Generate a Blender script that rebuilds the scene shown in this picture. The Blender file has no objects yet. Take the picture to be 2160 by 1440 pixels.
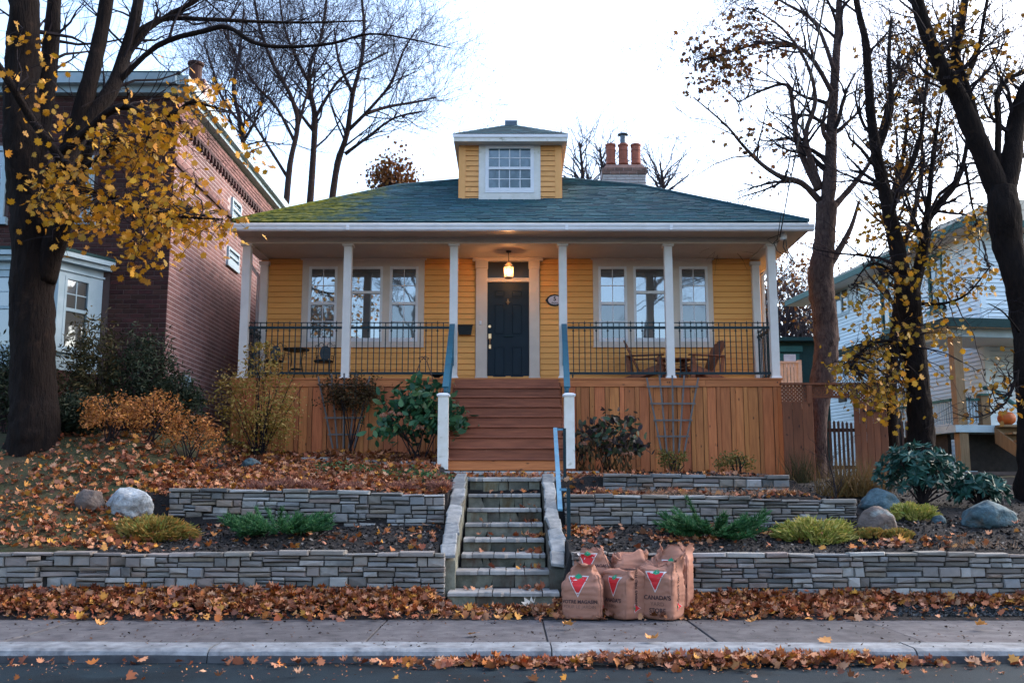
import bpy, bmesh, math, random
import numpy as np
from mathutils import Vector, Matrix, Euler
from mathutils.bvhtree import BVHTree
R = math.radians
rng = random.Random(7)
nrg = np.random.default_rng(11)
SC = bpy.context.scene
COL = SC.collection

# ------------------------------------------------------------------ camera
FPX = 2100.0                      # focal length in pixels of the 2160 px wide photograph (35 mm)
PITCH = math.atan(320 / FPX)
CAMZ = 1.4                        # above the pavement
cd = bpy.data.cameras.new('camera')
cd.lens = 35.0
cd.sensor_width = 36.0
cd.clip_end = 3000
cd.dof.use_dof = True
cd.dof.focus_distance = 15.0
cd.dof.aperture_fstop = 2.8
cam = bpy.data.objects.new('camera', cd)
cam.location = (0, 0, CAMZ)
cam.rotation_euler = (R(90) + PITCH, 0, 0)
COL.objects.link(cam)
SC.camera = cam

# ------------------------------------------------------------------ sky, sun, exposure
SUN_AZ = R(62)                    # to the right of the view direction, behind the houses
SUN_EL = R(36)
w = bpy.data.worlds.new('World')
SC.world = w
w.use_nodes = True
nt = w.node_tree
bg = nt.nodes['Background']
sky = nt.nodes.new('ShaderNodeTexSky')
sky.sky_type = 'NISHITA'
sky.sun_disc = False
sky.sun_elevation = SUN_EL
sky.sun_rotation = SUN_AZ
sky.altitude = 50
sky.air_density = 1.0
sky.dust_density = 3.0
sky.ozone_density = 1.5
nt.links.new(sky.outputs[0], bg.inputs[0])
bg.inputs[1].default_value = 0.15
sl = bpy.data.lights.new('sun', 'SUN')
sl.energy = 0.5
sl.angle = R(60)
sl.color = (1.0, 0.98, 0.95)
so = bpy.data.objects.new('sun', sl)
sd = Vector((math.sin(SUN_AZ) * math.cos(SUN_EL), math.cos(SUN_AZ) * math.cos(SUN_EL), math.sin(SUN_EL)))
so.rotation_euler = sd.to_track_quat('Z', 'Y').to_euler()
so.location = (30, 30, 30)
COL.objects.link(so)
SC.view_settings.view_transform = 'Standard'
SC.view_settings.look = 'None'
SC.view_settings.exposure = 2.15
SC.view_settings.gamma = 1.0
SC.cycles.use_denoising = True
SC.cycles.max_bounces = 7
SC.cycles.diffuse_bounces = 3
SC.cycles.glossy_bounces = 3
SC.cycles.transparent_max_bounces = 8

# ------------------------------------------------------------------ helpers
CP, SP = math.cos(PITCH), math.sin(PITCH)
def at(u, v, Y):
    """point at depth Y seen at pixel (u, v) of the photograph"""
    a, b = (u - 1080) / FPX, (720 - v) / FPX
    t = Y / (CP - b * SP)
    return Vector((a * t, Y, CAMZ + (SP + b * CP) * t))
def zat(v, Y): return at(1080, v, Y).z
def xat(u, v, Y): return at(u, v, Y).x
def lerp(a, b, t): return a + (b - a) * t
def pw(t, pts):
    """piecewise linear"""
    if t <= pts[0][0]: return pts[0][1]
    for (a, x), (b, y) in zip(pts, pts[1:]):
        if t <= b: return lerp(x, y, (t - a) / (b - a))
    return pts[-1][1]

WL = {}                           # world place of each parent
def empty(name, loc, label=None, cat=None, group=None):
    o = bpy.data.objects.new(name, None)
    o.location = loc
    o.empty_display_size = 0.2
    COL.objects.link(o)
    WL[o] = Vector(loc)
    if label: tag(o, label, cat, group)
    return o
def tag(o, label=None, cat=None, group=None, kind=None):
    if label: o['label'] = label
    if cat: o['category'] = cat
    if group: o['group'] = group
    if kind: o['kind'] = kind
    return o
def link(o, parent, loc=(0, 0, 0)):
    COL.objects.link(o)
    loc = Vector(loc)
    WL[o] = loc.copy()
    if parent is not None:
        o.parent = parent
        loc = loc - WL[parent]
    o.location = loc
    return o
XF = None                         # (matrix, turn): a wall built in its own frame, then turned into place
def frame(P, ang):
    global XF
    XF = None if P is None else (Matrix.Translation(Vector(P)) @ Matrix.Rotation(ang, 4, 'Z'), ang)
def piece(name, me, parent, loc, scale=(1, 1, 1), rot=None, mat=None):
    """a piece that shares its mesh with alike pieces"""
    o = bpy.data.objects.new(name, me)
    if XF is not None:
        loc = XF[0] @ Vector(loc)
        rot = (rot[0], rot[1], rot[2] + XF[1]) if rot is not None else (0, 0, XF[1])
    link(o, parent, loc)
    o.scale = scale
    if rot is not None: o.rotation_euler = rot
    return o
def copy_tree(o, delta, parent=None):
    c = o.copy()
    COL.objects.link(c)
    WL[c] = WL[o] + Vector(delta)
    if parent is None: c.location = Vector(o.location) + Vector(delta)
    else: c.parent = parent
    for ch in list(o.children): copy_tree(ch, delta, c)
    return c

class MB:
    def __init__(s): s.v, s.f = [], []
    def add(s, vs, fs):
        n = len(s.v)
        s.v += [tuple(p) for p in vs]
        s.f += [tuple(i + n for i in f) for f in fs]
        return s
    BF = ((0, 3, 2, 1), (4, 5, 6, 7), (0, 1, 5, 4), (1, 2, 6, 5), (2, 3, 7, 6), (3, 0, 4, 7))
    def box(s, x0, x1, y0, y1, z0, z1):
        return s.add([(x0, y0, z0), (x1, y0, z0), (x1, y1, z0), (x0, y1, z0), (x0, y0, z1), (x1, y0, z1), (x1, y1, z1), (x0, y1, z1)], MB.BF)
    def cham(s, x0, x1, y0, y1, z0, z1, c):
        """box whose front (-y) edges are chamfered"""
        return s.add([(x0, y0 + c, z0), (x1, y0 + c, z0), (x1, y0 + c, z1), (x0, y0 + c, z1),
                      (x0 + c, y0, z0 + c), (x1 - c, y0, z0 + c), (x1 - c, y0, z1 - c), (x0 + c, y0, z1 - c),
                      (x0, y1, z0), (x1, y1, z0), (x1, y1, z1), (x0, y1, z1)],
                     [(4, 5, 6, 7), (0, 1, 5, 4), (1, 2, 6, 5), (2, 3, 7, 6), (3, 0, 4, 7), (8, 9, 1, 0), (9, 10, 2, 1), (10, 11, 3, 2), (11, 8, 0, 3), (11, 10, 9, 8)])
    def beam(s, p, q, w, h, side=None):
        """prism from p to q; w along side, h across"""
        p, q = Vector(p), Vector(q)
        d = (q - p).normalized()
        sd_ = Vector(side) if side is not None else (d.cross(Vector((0, 0, 1))) if abs(d.z) < 0.99 else Vector((1, 0, 0)))
        sd_ = (sd_ - d * sd_.dot(d)).normalized()
        up = sd_.cross(d).normalized()
        a, b = sd_ * w / 2, up * h / 2
        return s.add([p - a - b, p + a - b, p + a + b, p - a + b, q - a - b, q + a - b, q + a + b, q - a + b], MB.BF)
    def tube(s, pts, rad, n=8, cap=True):
        pts = [Vector(p) for p in pts]
        if not hasattr(rad, '__len__'): rad = [rad] * len(pts)
        ref = None
        base = len(s.v)
        for i, p in enumerate(pts):
            d = pts[min(i + 1, len(pts) - 1)] - pts[max(i - 1, 0)]
            if d.length < 1e-9: d = Vector((0, 0, 1))
            d.normalize()
            if ref is None: ref = Vector((1, 0, 0)) if abs(d.x) < 0.8 else Vector((0, 1, 0))
            ref = (ref - d * ref.dot(d)).normalized()
            o = d.cross(ref)
            for k in range(n):
                a = 2 * math.pi * k / n
                s.v.append(tuple(p + (ref * math.cos(a) + o * math.sin(a)) * rad[i]))
        for i in range(len(pts) - 1):
            for k in range(n):
                a, b = base + i * n + k, base + i * n + (k + 1) % n
                s.f.append((a, b, b + n, a + n))
        if cap:
            s.f.append(tuple(base + k for k in range(n))[::-1])
            s.f.append(tuple(base + (len(pts) - 1) * n + k for k in range(n)))
        return s
    def lathe(s, prof, c, n=16):
        base = len(s.v)
        for r, z in prof:
            for k in range(n):
                a = 2 * math.pi * k / n
                s.v.append((c[0] + r * math.cos(a), c[1] + r * math.sin(a), c[2] + z))
        for i in range(len(prof) - 1):
            for k in range(n):
                a, b = base + i * n + k, base + i * n + (k + 1) % n
                s.f.append((a, b, b + n, a + n))
        s.f.append(tuple(base + k for k in range(n))[::-1])
        s.f.append(tuple(base + (len(prof) - 1) * n + k for k in range(n)))
        return s
    def ext(s, poly, y0, y1):
        """polygon in x,z pulled from y0 to y1"""
        n = len(poly)
        return s.add([(x, y0, z) for x, z in poly] + [(x, y1, z) for x, z in poly],
                     [tuple(range(n))[::-1] if False else tuple(range(n)), tuple(range(2 * n - 1, n - 1, -1))] + [(i, i + n, (i + 1) % n + n, (i + 1) % n) for i in range(n)])
    def mesh(s, name, mat=None, smooth=False, place=False):
        if place and XF is not None: s.v = [tuple(XF[0] @ Vector(p)) for p in s.v]
        me = bpy.data.meshes.new(name)
        me.from_pydata(s.v, [], s.f)
        if mat is not None: me.materials.append(mat)
        if smooth: me.polygons.foreach_set('use_smooth', [True] * len(me.polygons))
        me.update()
        return me
    def build(s, name, mat, parent=None, smooth=False, fix=True):
        me = s.mesh(name, mat, smooth, True)
        if fix and len(s.f) < 4000:
            bm = bmesh.new(); bm.from_mesh(me)
            bmesh.ops.recalc_face_normals(bm, faces=bm.faces)
            bm.to_mesh(me); bm.free()
        o = bpy.data.objects.new(name, me)
        # move the origin to the base of the mesh
        if s.v:
            a = np.array(s.v)
            c = Vector(((a[:, 0].min() + a[:, 0].max()) / 2, (a[:, 1].min() + a[:, 1].max()) / 2, a[:, 2].min()))
            me.transform(Matrix.Translation(-c))
        else: c = Vector((0, 0, 0))
        return link(o, parent, c)

def np_object(name, V, faces_n, mat, parent=None, kind=None):
    """big mesh from numpy: V (count, k, 3) separate polygons of k corners"""
    m, k, _ = V.shape
    me = bpy.data.meshes.new(name)
    me.vertices.add(m * k)
    me.vertices.foreach_set('co', V.reshape(-1).astype(np.float32))
    me.loops.add(m * k)
    me.loops.foreach_set('vertex_index', np.arange(m * k, dtype=np.int32))
    me.polygons.add(m)
    me.polygons.foreach_set('loop_start', np.arange(0, m * k, k, dtype=np.int32))
    me.update(calc_edges=True)
    me.materials.append(mat)
    o = bpy.data.objects.new(name, me)
    link(o, parent, WL[parent] if parent is not None else (0, 0, 0))
    if parent is not None:
        me.transform(Matrix.Translation(-WL[parent]))
    if kind: o['kind'] = kind
    return o

# ------------------------------------------------------------------ materials
MATS = {}
def srgb(r, g, b):
    f = lambda c: (c / 255) / 12.92 if c <= 10 else ((c / 255 + 0.055) / 1.055) ** 2.4
    return (f(r), f(g), f(b), 1)
def pm(name, c1, c2=None, scale=6.0, rough=0.8, bump=0.0, bscale=None, stretch=(1, 1, 1), rnd=0.0, island=False, ramp=(0.35, 0.65), spec=0.3,
       c3=None, s3=1.0, t3=(0.55, 0.7), st3=(1, 1, 1), coat=0.0, metal=0.0, ramp_cols=None, hue=0.0, detail=5.0, trans=0.0, zmul=None):
    """procedural material: two colours mixed by noise in world space, a third in patches, a shift per object or per island"""
    m = bpy.data.materials.new(name)
    m.use_nodes = True
    t = m.node_tree
    N, L = t.nodes, t.links
    b = N['Principled BSDF']
    b.inputs['Roughness'].default_value = rough
    b.inputs['Specular IOR Level'].default_value = spec
    b.inputs['Metallic'].default_value = metal
    b.inputs['Coat Weight'].default_value = coat
    if c2 is None: c2 = tuple(x * 0.8 for x in c1[:3]) + (1,)
    geo = N.new('ShaderNodeNewGeometry')
    info = N.new('ShaderNodeObjectInfo')
    def noise(sc, st, dt=5.0):
        mp = N.new('ShaderNodeMapping')
        mp.inputs['Scale'].default_value = st
        L.new(geo.outputs['Position'], mp.inputs['Vector'])
        nz = N.new('ShaderNodeTexNoise')
        nz.noise_dimensions = '4D'
        nz.inputs['Scale'].default_value = sc
        nz.inputs['Detail'].default_value = dt
        nz.inputs['Roughness'].default_value = 0.62
        L.new(mp.outputs[0], nz.inputs['Vector'])
        if rnd:
            mm = N.new('ShaderNodeMath'); mm.operation = 'MULTIPLY'; mm.inputs[1].default_value = 40
            L.new(info.outputs['Random'], mm.inputs[0]); L.new(mm.outputs[0], nz.inputs['W'])
        return nz
    def ramp2(src, lo, hi):
        r = N.new('ShaderNodeMapRange')
        r.inputs['From Min'].default_value = lo; r.inputs['From Max'].default_value = hi
        L.new(src, r.inputs['Value'])
        return r.outputs[0]
    def mix(f, a, c):
        x = N.new('ShaderNodeMix'); x.data_type = 'RGBA'
        if hasattr(f, 'is_linked'): L.new(f, x.inputs[0])
        else: x.inputs[0].default_value = f
        for s_, i in ((a, 6), (c, 7)):
            if hasattr(s_, 'is_linked'): L.new(s_, x.inputs[i])
            else: x.inputs[i].default_value = s_
        return x.outputs[2]
    nz = noise(scale, stretch, detail)
    if ramp_cols:
        cr = N.new('ShaderNodeValToRGB')
        cr.color_ramp.interpolation = 'LINEAR'
        e = cr.color_ramp.elements
        while len(e) < len(ramp_cols): e.new(0.5)
        for i, c in enumerate(ramp_cols):
            e[i].position = i / (len(ramp_cols) - 1); e[i].color = c
        L.new(geo.outputs['Random Per Island'] if island else info.outputs['Random'], cr.inputs[0])
        d = mix(ramp2(nz.outputs[0], *ramp), cr.outputs[0], c2)
        mx = N.new('ShaderNodeMix'); mx.data_type = 'RGBA'; mx.inputs[0].default_value = 0.35
        L.new(cr.outputs[0], mx.inputs[6]); L.new(d, mx.inputs[7])
        col = mx.outputs[2]
    else:
        col = mix(ramp2(nz.outputs[0], *ramp), c1, c2)
    if c3 is not None:
        n3 = noise(s3, st3)
        col = mix(ramp2(n3.outputs[0], *t3), col, c3)
    if rnd or hue:
        hs = N.new('ShaderNodeHueSaturation')
        src = geo.outputs['Random Per Island'] if island else info.outputs['Random']
        r = N.new('ShaderNodeMapRange')
        r.inputs['To Min'].default_value = 1 - rnd; r.inputs['To Max'].default_value = 1 + rnd
        L.new(src, r.inputs['Value']); L.new(r.outputs[0], hs.inputs['Value'])
        if hue:
            wn = N.new('ShaderNodeTexWhiteNoise'); wn.noise_dimensions = '1D'
            L.new(src, wn.inputs['W'])
            r2 = N.new('ShaderNodeMapRange')
            r2.inputs['To Min'].default_value = 0.5 - hue; r2.inputs['To Max'].default_value = 0.5 + hue
            L.new(wn.outputs['Value'], r2.inputs['Value']); L.new(r2.outputs[0], hs.inputs['Hue'])
        L.new(col, hs.inputs['Color'])
        col = hs.outputs[0]
    L.new(col, b.inputs['Base Color'])
    if bump:
        bp = N.new('ShaderNodeBump')
        bp.inputs['Strength'].default_value = 1.0
        bp.inputs['Distance'].default_value = bump
        nb = noise(bscale or scale * 2, stretch, 6.0)
        L.new(nb.outputs[0], bp.inputs['Height'])
        L.new(bp.outputs[0], b.inputs['Normal'])
    if trans:
        tr = N.new('ShaderNodeBsdfTranslucent'); L.new(col, tr.inputs[0])
        ms = N.new('ShaderNodeMixShader'); ms.inputs[0].default_value = trans
        L.new(b.outputs[0], ms.inputs[1]); L.new(tr.outputs[0], ms.inputs[2])
        L.new(ms.outputs[0], N['Material Output'].inputs[0])
    MATS[name] = m
    return m
def glass(name, tint, refl=0.35, rough=0.02):
    """window pane: mirror of what stands opposite over a dim room"""
    m = bpy.data.materials.new(name); m.use_nodes = True
    t = m.node_tree; b = t.nodes['Principled BSDF']
    b.inputs['Base Color'].default_value = tint
    b.inputs['Roughness'].default_value = 0.3
    g = t.nodes.new('ShaderNodeBsdfGlossy'); g.inputs['Roughness'].default_value = rough
    g.inputs['Color'].default_value = (0.85, 0.93, 1, 1)
    nz = t.nodes.new('ShaderNodeTexNoise'); nz.inputs['Scale'].default_value = 1.6
    bp = t.nodes.new('ShaderNodeBump'); bp.inputs['Distance'].default_value = 0.004; bp.inputs['Strength'].default_value = 0.5
    ge = t.nodes.new('ShaderNodeNewGeometry')
    t.links.new(ge.outputs['Position'], nz.inputs['Vector'])
    t.links.new(nz.outputs[0], bp.inputs['Height']); t.links.new(bp.outputs[0], g.inputs['Normal'])
    fr = t.nodes.new('ShaderNodeLayerWeight'); fr.inputs[0].default_value = 0.25
    mr = t.nodes.new('ShaderNodeMapRange'); mr.inputs['To Min'].default_value = refl; mr.inputs['To Max'].default_value = 1.0
    t.links.new(fr.outputs['Fresnel'], mr.inputs['Value'])
    ms = t.nodes.new('ShaderNodeMixShader')
    t.links.new(mr.outputs[0], ms.inputs[0]); t.links.new(b.outputs[0], ms.inputs[1]); t.links.new(g.outputs[0], ms.inputs[2])
    t.links.new(ms.outputs[0], t.nodes['Material Output'].inputs[0])
    return m
def emit(name, col, st):
    m = bpy.data.materials.new(name); m.use_nodes = True
    b = m.node_tree.nodes['Principled BSDF']
    b.inputs['Base Color'].default_value = col
    b.inputs['Emission Color'].default_value = col
    b.inputs['Emission Strength'].default_value = st
    return m

def add_knots(mat, sc=(7, 7, 3.2), r0=.06, r1=.13, col=(0.035, 0.013, 0.007, 1), amount=.85):
    t = mat.node_tree; N, L = t.nodes, t.links
    b = N['Principled BSDF']; src = b.inputs['Base Color'].links[0].from_socket
    geo = N.new('ShaderNodeNewGeometry'); mp = N.new('ShaderNodeMapping'); mp.inputs['Scale'].default_value = sc
    L.new(geo.outputs['Position'], mp.inputs['Vector'])
    vo = N.new('ShaderNodeTexVoronoi'); vo.inputs['Scale'].default_value = 1.0; L.new(mp.outputs[0], vo.inputs['Vector'])
    mr = N.new('ShaderNodeMapRange'); mr.inputs['From Min'].default_value = r0; mr.inputs['From Max'].default_value = r1
    mr.inputs['To Min'].default_value = amount; mr.inputs['To Max'].default_value = 0
    L.new(vo.outputs['Distance'], mr.inputs['Value'])
    mx = N.new('ShaderNodeMix'); mx.data_type = 'RGBA'; mx.inputs[7].default_value = col
    L.new(mr.outputs[0], mx.inputs[0]); L.new(src, mx.inputs[6]); L.new(mx.outputs[2], b.inputs['Base Color'])
M = {}
M['siding'] = pm('yellow_paint', (0.82, 0.395, 0.110, 1), (0.76, 0.35, 0.092, 1), 3.0, 0.6, 0.0006, 30, rnd=0.05, stretch=(0.4, 1, 4))
M['dormer_paint'] = pm('weathered_yellow_paint', (0.78, 0.38, 0.135, 1), (0.72, 0.34, 0.11, 1), 4.0, 0.65, rnd=0.04, c3=(0.30, 0.16, 0.05, 1), s3=3.5, t3=(0.58, 0.75))
M['trim'] = pm('cream_trim_paint', (0.66, 0.56, 0.47, 1), (0.58, 0.49, 0.41, 1), 2.5, 0.55)
M['white'] = pm('white_paint', (0.74, 0.74, 0.75, 1), (0.66, 0.66, 0.68, 1), 3.0, 0.45)
M['post'] = pm('post_white_paint', (0.70, 0.66, 0.62, 1), (0.62, 0.58, 0.54, 1), 3.0, 0.5)
M['dirty_white'] = pm('stained_white_paint', (0.70, 0.67, 0.62, 1), (0.60, 0.57, 0.50, 1), 5.0, 0.55, c3=(0.25, 0.23, 0.14, 1), s3=6, t3=(0.6, 0.75))
M['gutter'] = pm('white_gutter', (0.76, 0.74, 0.74, 1), (0.68, 0.66, 0.66, 1), 4.0, 0.35)
M['fascia'] = pm('stained_fascia', (0.72, 0.66, 0.60, 1), (0.60, 0.52, 0.44, 1), 3.0, 0.6, stretch=(1, 1, 3), c3=(0.40, 0.25, 0.16, 1), s3=3, t3=(0.6, 0.8))
M['soffit'] = pm('soffit_paint', (0.52, 0.46, 0.40, 1), (0.47, 0.41, 0.35, 1), 3.0, 0.6)
M['door'] = pm('navy_door_paint', (0.010, 0.022, 0.034, 1), (0.008, 0.017, 0.027, 1), 4.0, 0.5, spec=0.18)
M['black'] = pm('black_iron', (0.010, 0.015, 0.018, 1), (0.015, 0.02, 0.022, 1), 20, 0.5, spec=0.2)
M['iron'] = pm('dark_teal_iron', (0.008, 0.024, 0.032, 1), (0.011, 0.03, 0.038, 1), 12, 0.5, spec=0.2)
M['teal'] = pm('teal_paint', (0.015, 0.11, 0.16, 1), (0.012, 0.085, 0.125, 1), 6, 0.45, spec=0.5)
M['bluemetal'] = pm('pale_blue_metal', (0.085, 0.23, 0.33, 1), (0.06, 0.17, 0.26, 1), 9, 0.45, spec=0.5)
M['brass'] = pm('brass', (0.75, 0.50, 0.28, 1), None, 10, 0.3, metal=0.8)
M['deck'] = pm('cedar_boards', (0.52, 0.175, 0.056, 1), (0.36, 0.112, 0.036, 1), 9, 0.65, 0.002, 30, stretch=(3, 3, 0.25), rnd=0.24, hue=0.008, c3=(0.06, 0.022, 0.010, 1), s3=9, t3=(0.66, 0.74), st3=(1, 1, 0.7))
M['deck_h'] = pm('cedar_boards_lying', (0.52, 0.175, 0.058, 1), (0.37, 0.115, 0.038, 1), 8, 0.65, 0.002, 30, stretch=(0.25, 3, 3), rnd=0.15, c3=(0.06, 0.022, 0.010, 1), s3=8, t3=(0.67, 0.75), st3=(0.6, 1, 1))
add_knots(M['deck']); add_knots(M['deck_h'], (3.2, 7, 7))
M['step'] = pm('stair_stain', (0.27, 0.085, 0.042, 1), (0.16, 0.048, 0.024, 1), 7, 0.6, 0.002, 30, stretch=(0.3, 2, 3), rnd=0.2, c3=(0.42, 0.22, 0.14, 1), s3=7, t3=(0.70, 0.8), st3=(0.5, 1, 2))
M['chairwood'] = pm('weathered_cedar', (0.26, 0.095, 0.045, 1), (0.17, 0.06, 0.03, 1), 10, 0.7, rnd=0.2)
M['shingle'] = pm('slate_teal_shingle', (0.026, 0.086, 0.104, 1), (0.017, 0.057, 0.071, 1), 14, 0.85, 0.002, 60, rnd=0.36, island=True, hue=0.02)
M['roofflat'] = pm('slate_teal_roofing', (0.028, 0.078, 0.098, 1), (0.020, 0.058, 0.074, 1), 10, 0.9)
M['brick'] = pm('dark_brick_with_shade', (0.060, 0.020, 0.017, 1), (0.038, 0.014, 0.013, 1), 12, 0.85, 0.002, 40, rnd=0.3, hue=0.015)  # dark brick, with the tree shade on the front put into its colour
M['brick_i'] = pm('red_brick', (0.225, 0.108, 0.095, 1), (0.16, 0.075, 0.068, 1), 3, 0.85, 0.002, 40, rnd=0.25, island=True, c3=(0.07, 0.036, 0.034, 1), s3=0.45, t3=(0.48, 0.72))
M['brick_f'] = pm('dark_brick_with_shade_run', (0.060, 0.020, 0.017, 1), (0.038, 0.014, 0.013, 1), 12, 0.85, 0.002, 40, rnd=0.3, island=True)  # same dark front brick, tree shade included in the tone
M['mortar'] = pm('mortar', (0.12, 0.08, 0.075, 1), (0.08, 0.055, 0.052, 1), 3, 0.9)
M['mortar_p'] = pm('pale_mortar', (0.46, 0.36, 0.35, 1), (0.36, 0.28, 0.27, 1), 3, 0.9)
M['bluewhite'] = pm('blue_white_trim', (0.38, 0.48, 0.53, 1), (0.30, 0.40, 0.45, 1), 4, 0.55)
M['wsiding'] = pm('white_siding', (0.70, 0.80, 0.84, 1), (0.63, 0.74, 0.79, 1), 2, 0.55, rnd=0.03)
M['green'] = pm('green_trim', (0.010, 0.095, 0.085, 1), (0.008, 0.07, 0.066, 1), 5, 0.5)
M['dgreen'] = pm('dark_green_shingle', (0.008, 0.035, 0.036, 1), (0.012, 0.045, 0.045, 1), 12, 0.8)
M['olive_wood'] = pm('treated_timber', (0.23, 0.155, 0.085, 1), (0.16, 0.105, 0.055, 1), 10, 0.75, stretch=(3, 3, 0.3), rnd=0.15)
M['fence'] = pm('brown_fence_stain', (0.20, 0.068, 0.032, 1), (0.13, 0.045, 0.022, 1), 8, 0.7, 0.002, 30, stretch=(3, 3, 0.3), rnd=0.2, c3=(0.03, 0.010, 0.006, 1), s3=7, t3=(0.64, 0.72))
add_knots(M['fence'], (6, 6, 3))
M['stone'] = pm('ledge_stone', (0.20, 0.19, 0.185, 1), (0.11, 0.108, 0.11, 1), 9, 0.75, 0.008, 22, rnd=0.28, hue=0.02, ramp_cols=[(0.115, 0.12, 0.122, 1), (0.25, 0.235, 0.215, 1), (0.15, 0.125, 0.108, 1), (0.205, 0.21, 0.215, 1), (0.22, 0.16, 0.12, 1), (0.165, 0.16, 0.152, 1), (0.30, 0.285, 0.265, 1), (0.185, 0.155, 0.135, 1), (0.13, 0.115, 0.10, 1)], c3=(0.05, 0.048, 0.04, 1), s3=1.6, t3=(0.54, 0.74))
M['stepstone'] = pm('step_stone', (0.19, 0.180, 0.14, 1), (0.072, 0.074, 0.055, 1), 5, 0.7, 0.012, 14, rnd=0.45, hue=0.03, c3=(0.075, 0.036, 0.015, 1), s3=2.6, t3=(0.50, 0.68), st3=(1.6, 1, .5))
M['tread'] = pm('pale_tread_stone', (0.30, 0.28, 0.26, 1), (0.19, 0.18, 0.17, 1), 7, 0.7, 0.005, 20, rnd=0.22, c3=(0.12, 0.08, 0.05, 1), s3=5, t3=(0.62, 0.78))
M['coping'] = pm('pale_coping_slab', (0.26, 0.26, 0.25, 1), (0.12, 0.128, 0.132, 1), 9, 0.75, 0.010, 16, rnd=0.3, hue=0.02, c3=(0.10, 0.14, 0.18, 1), s3=4, t3=(0.60, 0.75))
M['core'] = pm('dark_core_and_shade', (0.035, 0.033, 0.032, 1), (0.02, 0.02, 0.02, 1), 8, 0.95)  # dark mortar, joints and backing; under the porch it stands for shade
M['slab'] = pm('pavement_concrete', (0.104, 0.098, 0.102, 1), (0.054, 0.051, 0.055, 1), 5, 0.9, 0.006, 60, rnd=0.2, c3=(0.055, 0.045, 0.05, 1), s3=0.7, t3=(0.52, 0.8), spec=0.15)
M['kerb'] = pm('kerb_concrete', (0.205, 0.22, 0.235, 1), (0.085, 0.09, 0.10, 1), 6, 0.8, 0.006, 40, rnd=0.1)
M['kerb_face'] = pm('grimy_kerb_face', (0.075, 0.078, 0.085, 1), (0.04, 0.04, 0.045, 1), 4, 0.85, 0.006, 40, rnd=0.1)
M['asphalt'] = pm('asphalt', (0.010, 0.020, 0.027, 1), (0.007, 0.0135, 0.019, 1), 1.2, 0.85, 0.006, 90, c3=(0.004, 0.008, 0.011, 1), s3=0.8, t3=(0.50, 0.62), spec=0.12)
M['soil'] = pm('dark_soil', (0.018, 0.014, 0.013, 1), (0.009, 0.008, 0.008, 1), 14, 0.95, 0.03, 30, c3=(0.085, 0.075, 0.07, 1), s3=45, t3=(0.62, 0.7))
M['lawn'] = pm('rough_lawn', (0.030, 0.040, 0.014, 1), (0.045, 0.030, 0.014, 1), 3, 0.95, 0.03, 20)
M['rock_w'] = pm('pale_boulder', (0.40, 0.43, 0.45, 1), (0.17, 0.18, 0.19, 1), 7, 0.85, 0.06, 9, c3=(0.12, 0.12, 0.115, 1), s3=5, t3=(0.58, 0.7))
M['rock_b'] = pm('brown_boulder', (0.14, 0.105, 0.09, 1), (0.075, 0.058, 0.05, 1), 7, 0.9, 0.06, 9, c3=(0.19, 0.20, 0.19, 1), s3=4, t3=(0.56, 0.66))
M['rock_t'] = pm('blue_grey_boulder', (0.085, 0.14, 0.16, 1), (0.03, 0.05, 0.06, 1), 7, 0.85, 0.06, 9, c3=(0.09, 0.075, 0.06, 1), s3=4, t3=(0.55, 0.68))
LEAFC = [(0.44, 0.098, 0.024, 1), (0.24, 0.060, 0.030, 1), (0.54, 0.165, 0.024, 1), (0.14, 0.042, 0.026, 1), (0.56, 0.31, 0.18, 1), (0.42, 0.135, 0.055, 1), (0.60, 0.28, 0.035, 1), (0.38, 0.165, 0.105, 1), (0.095, 0.034, 0.022, 1), (0.30, 0.082, 0.034, 1), (0.48, 0.22, 0.11, 1), (0.18, 0.062, 0.034, 1)]
M['litter'] = pm('fallen_leaves', (1, 1, 1, 1), (0.10, 0.035, 0.016, 1), 16, 0.7, island=True, ramp_cols=LEAFC, rnd=0.3, trans=0.1)
M['maple'] = pm('yellow_maple_leaf', (1, 1, 1, 1), (0.35, 0.12, 0.01, 1), 16, 0.6, island=True, ramp_cols=[(0.58, 0.27, 0.010, 1), (0.36, 0.15, 0.010, 1), (0.62, 0.31, 0.014, 1), (0.24, 0.16, 0.012, 1), (0.54, 0.21, 0.014, 1), (0.44, 0.24, 0.012, 1)], rnd=0.3, trans=0.25)
M['maple2'] = pm('olive_yellow_maple_leaf', (1, 1, 1, 1), (0.25, 0.10, 0.01, 1), 16, 0.6, island=True, ramp_cols=[(0.48, 0.26, 0.014, 1), (0.24, 0.17, 0.016, 1), (0.56, 0.28, 0.014, 1), (0.15, 0.12, 0.016, 1), (0.50, 0.21, 0.02, 1), (0.34, 0.22, 0.016, 1)], rnd=0.25, trans=0.2)
M['maple_g'] = pm('olive_maple_leaf', (1, 1, 1, 1), (0.18, 0.08, 0.01, 1), 16, 0.6, island=True, ramp_cols=[(0.36, 0.17, 0.012, 1), (0.16, 0.10, 0.012, 1), (0.46, 0.22, 0.015, 1), (0.12, 0.05, 0.012, 1), (0.30, 0.14, 0.015, 1)], rnd=0.25, trans=0.3)
M['rust'] = pm('rust_maple_leaf', (1, 1, 1, 1), (0.12, 0.04, 0.012, 1), 16, 0.6, island=True, ramp_cols=[(0.17, 0.055, 0.014, 1), (0.10, 0.04, 0.012, 1), (0.26, 0.09, 0.014, 1), (0.10, 0.065, 0.014, 1)], rnd=0.25, trans=0.25)
M['bark_d'] = pm('dark_bark', (0.017, 0.011, 0.009, 1), (0.008, 0.006, 0.006, 1), 9, 0.95, 0.06, 14, spec=0.1, stretch=(2, 2, 0.4), c3=(0.040, 0.024, 0.018, 1), s3=3, t3=(0.6, 0.75))
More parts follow.
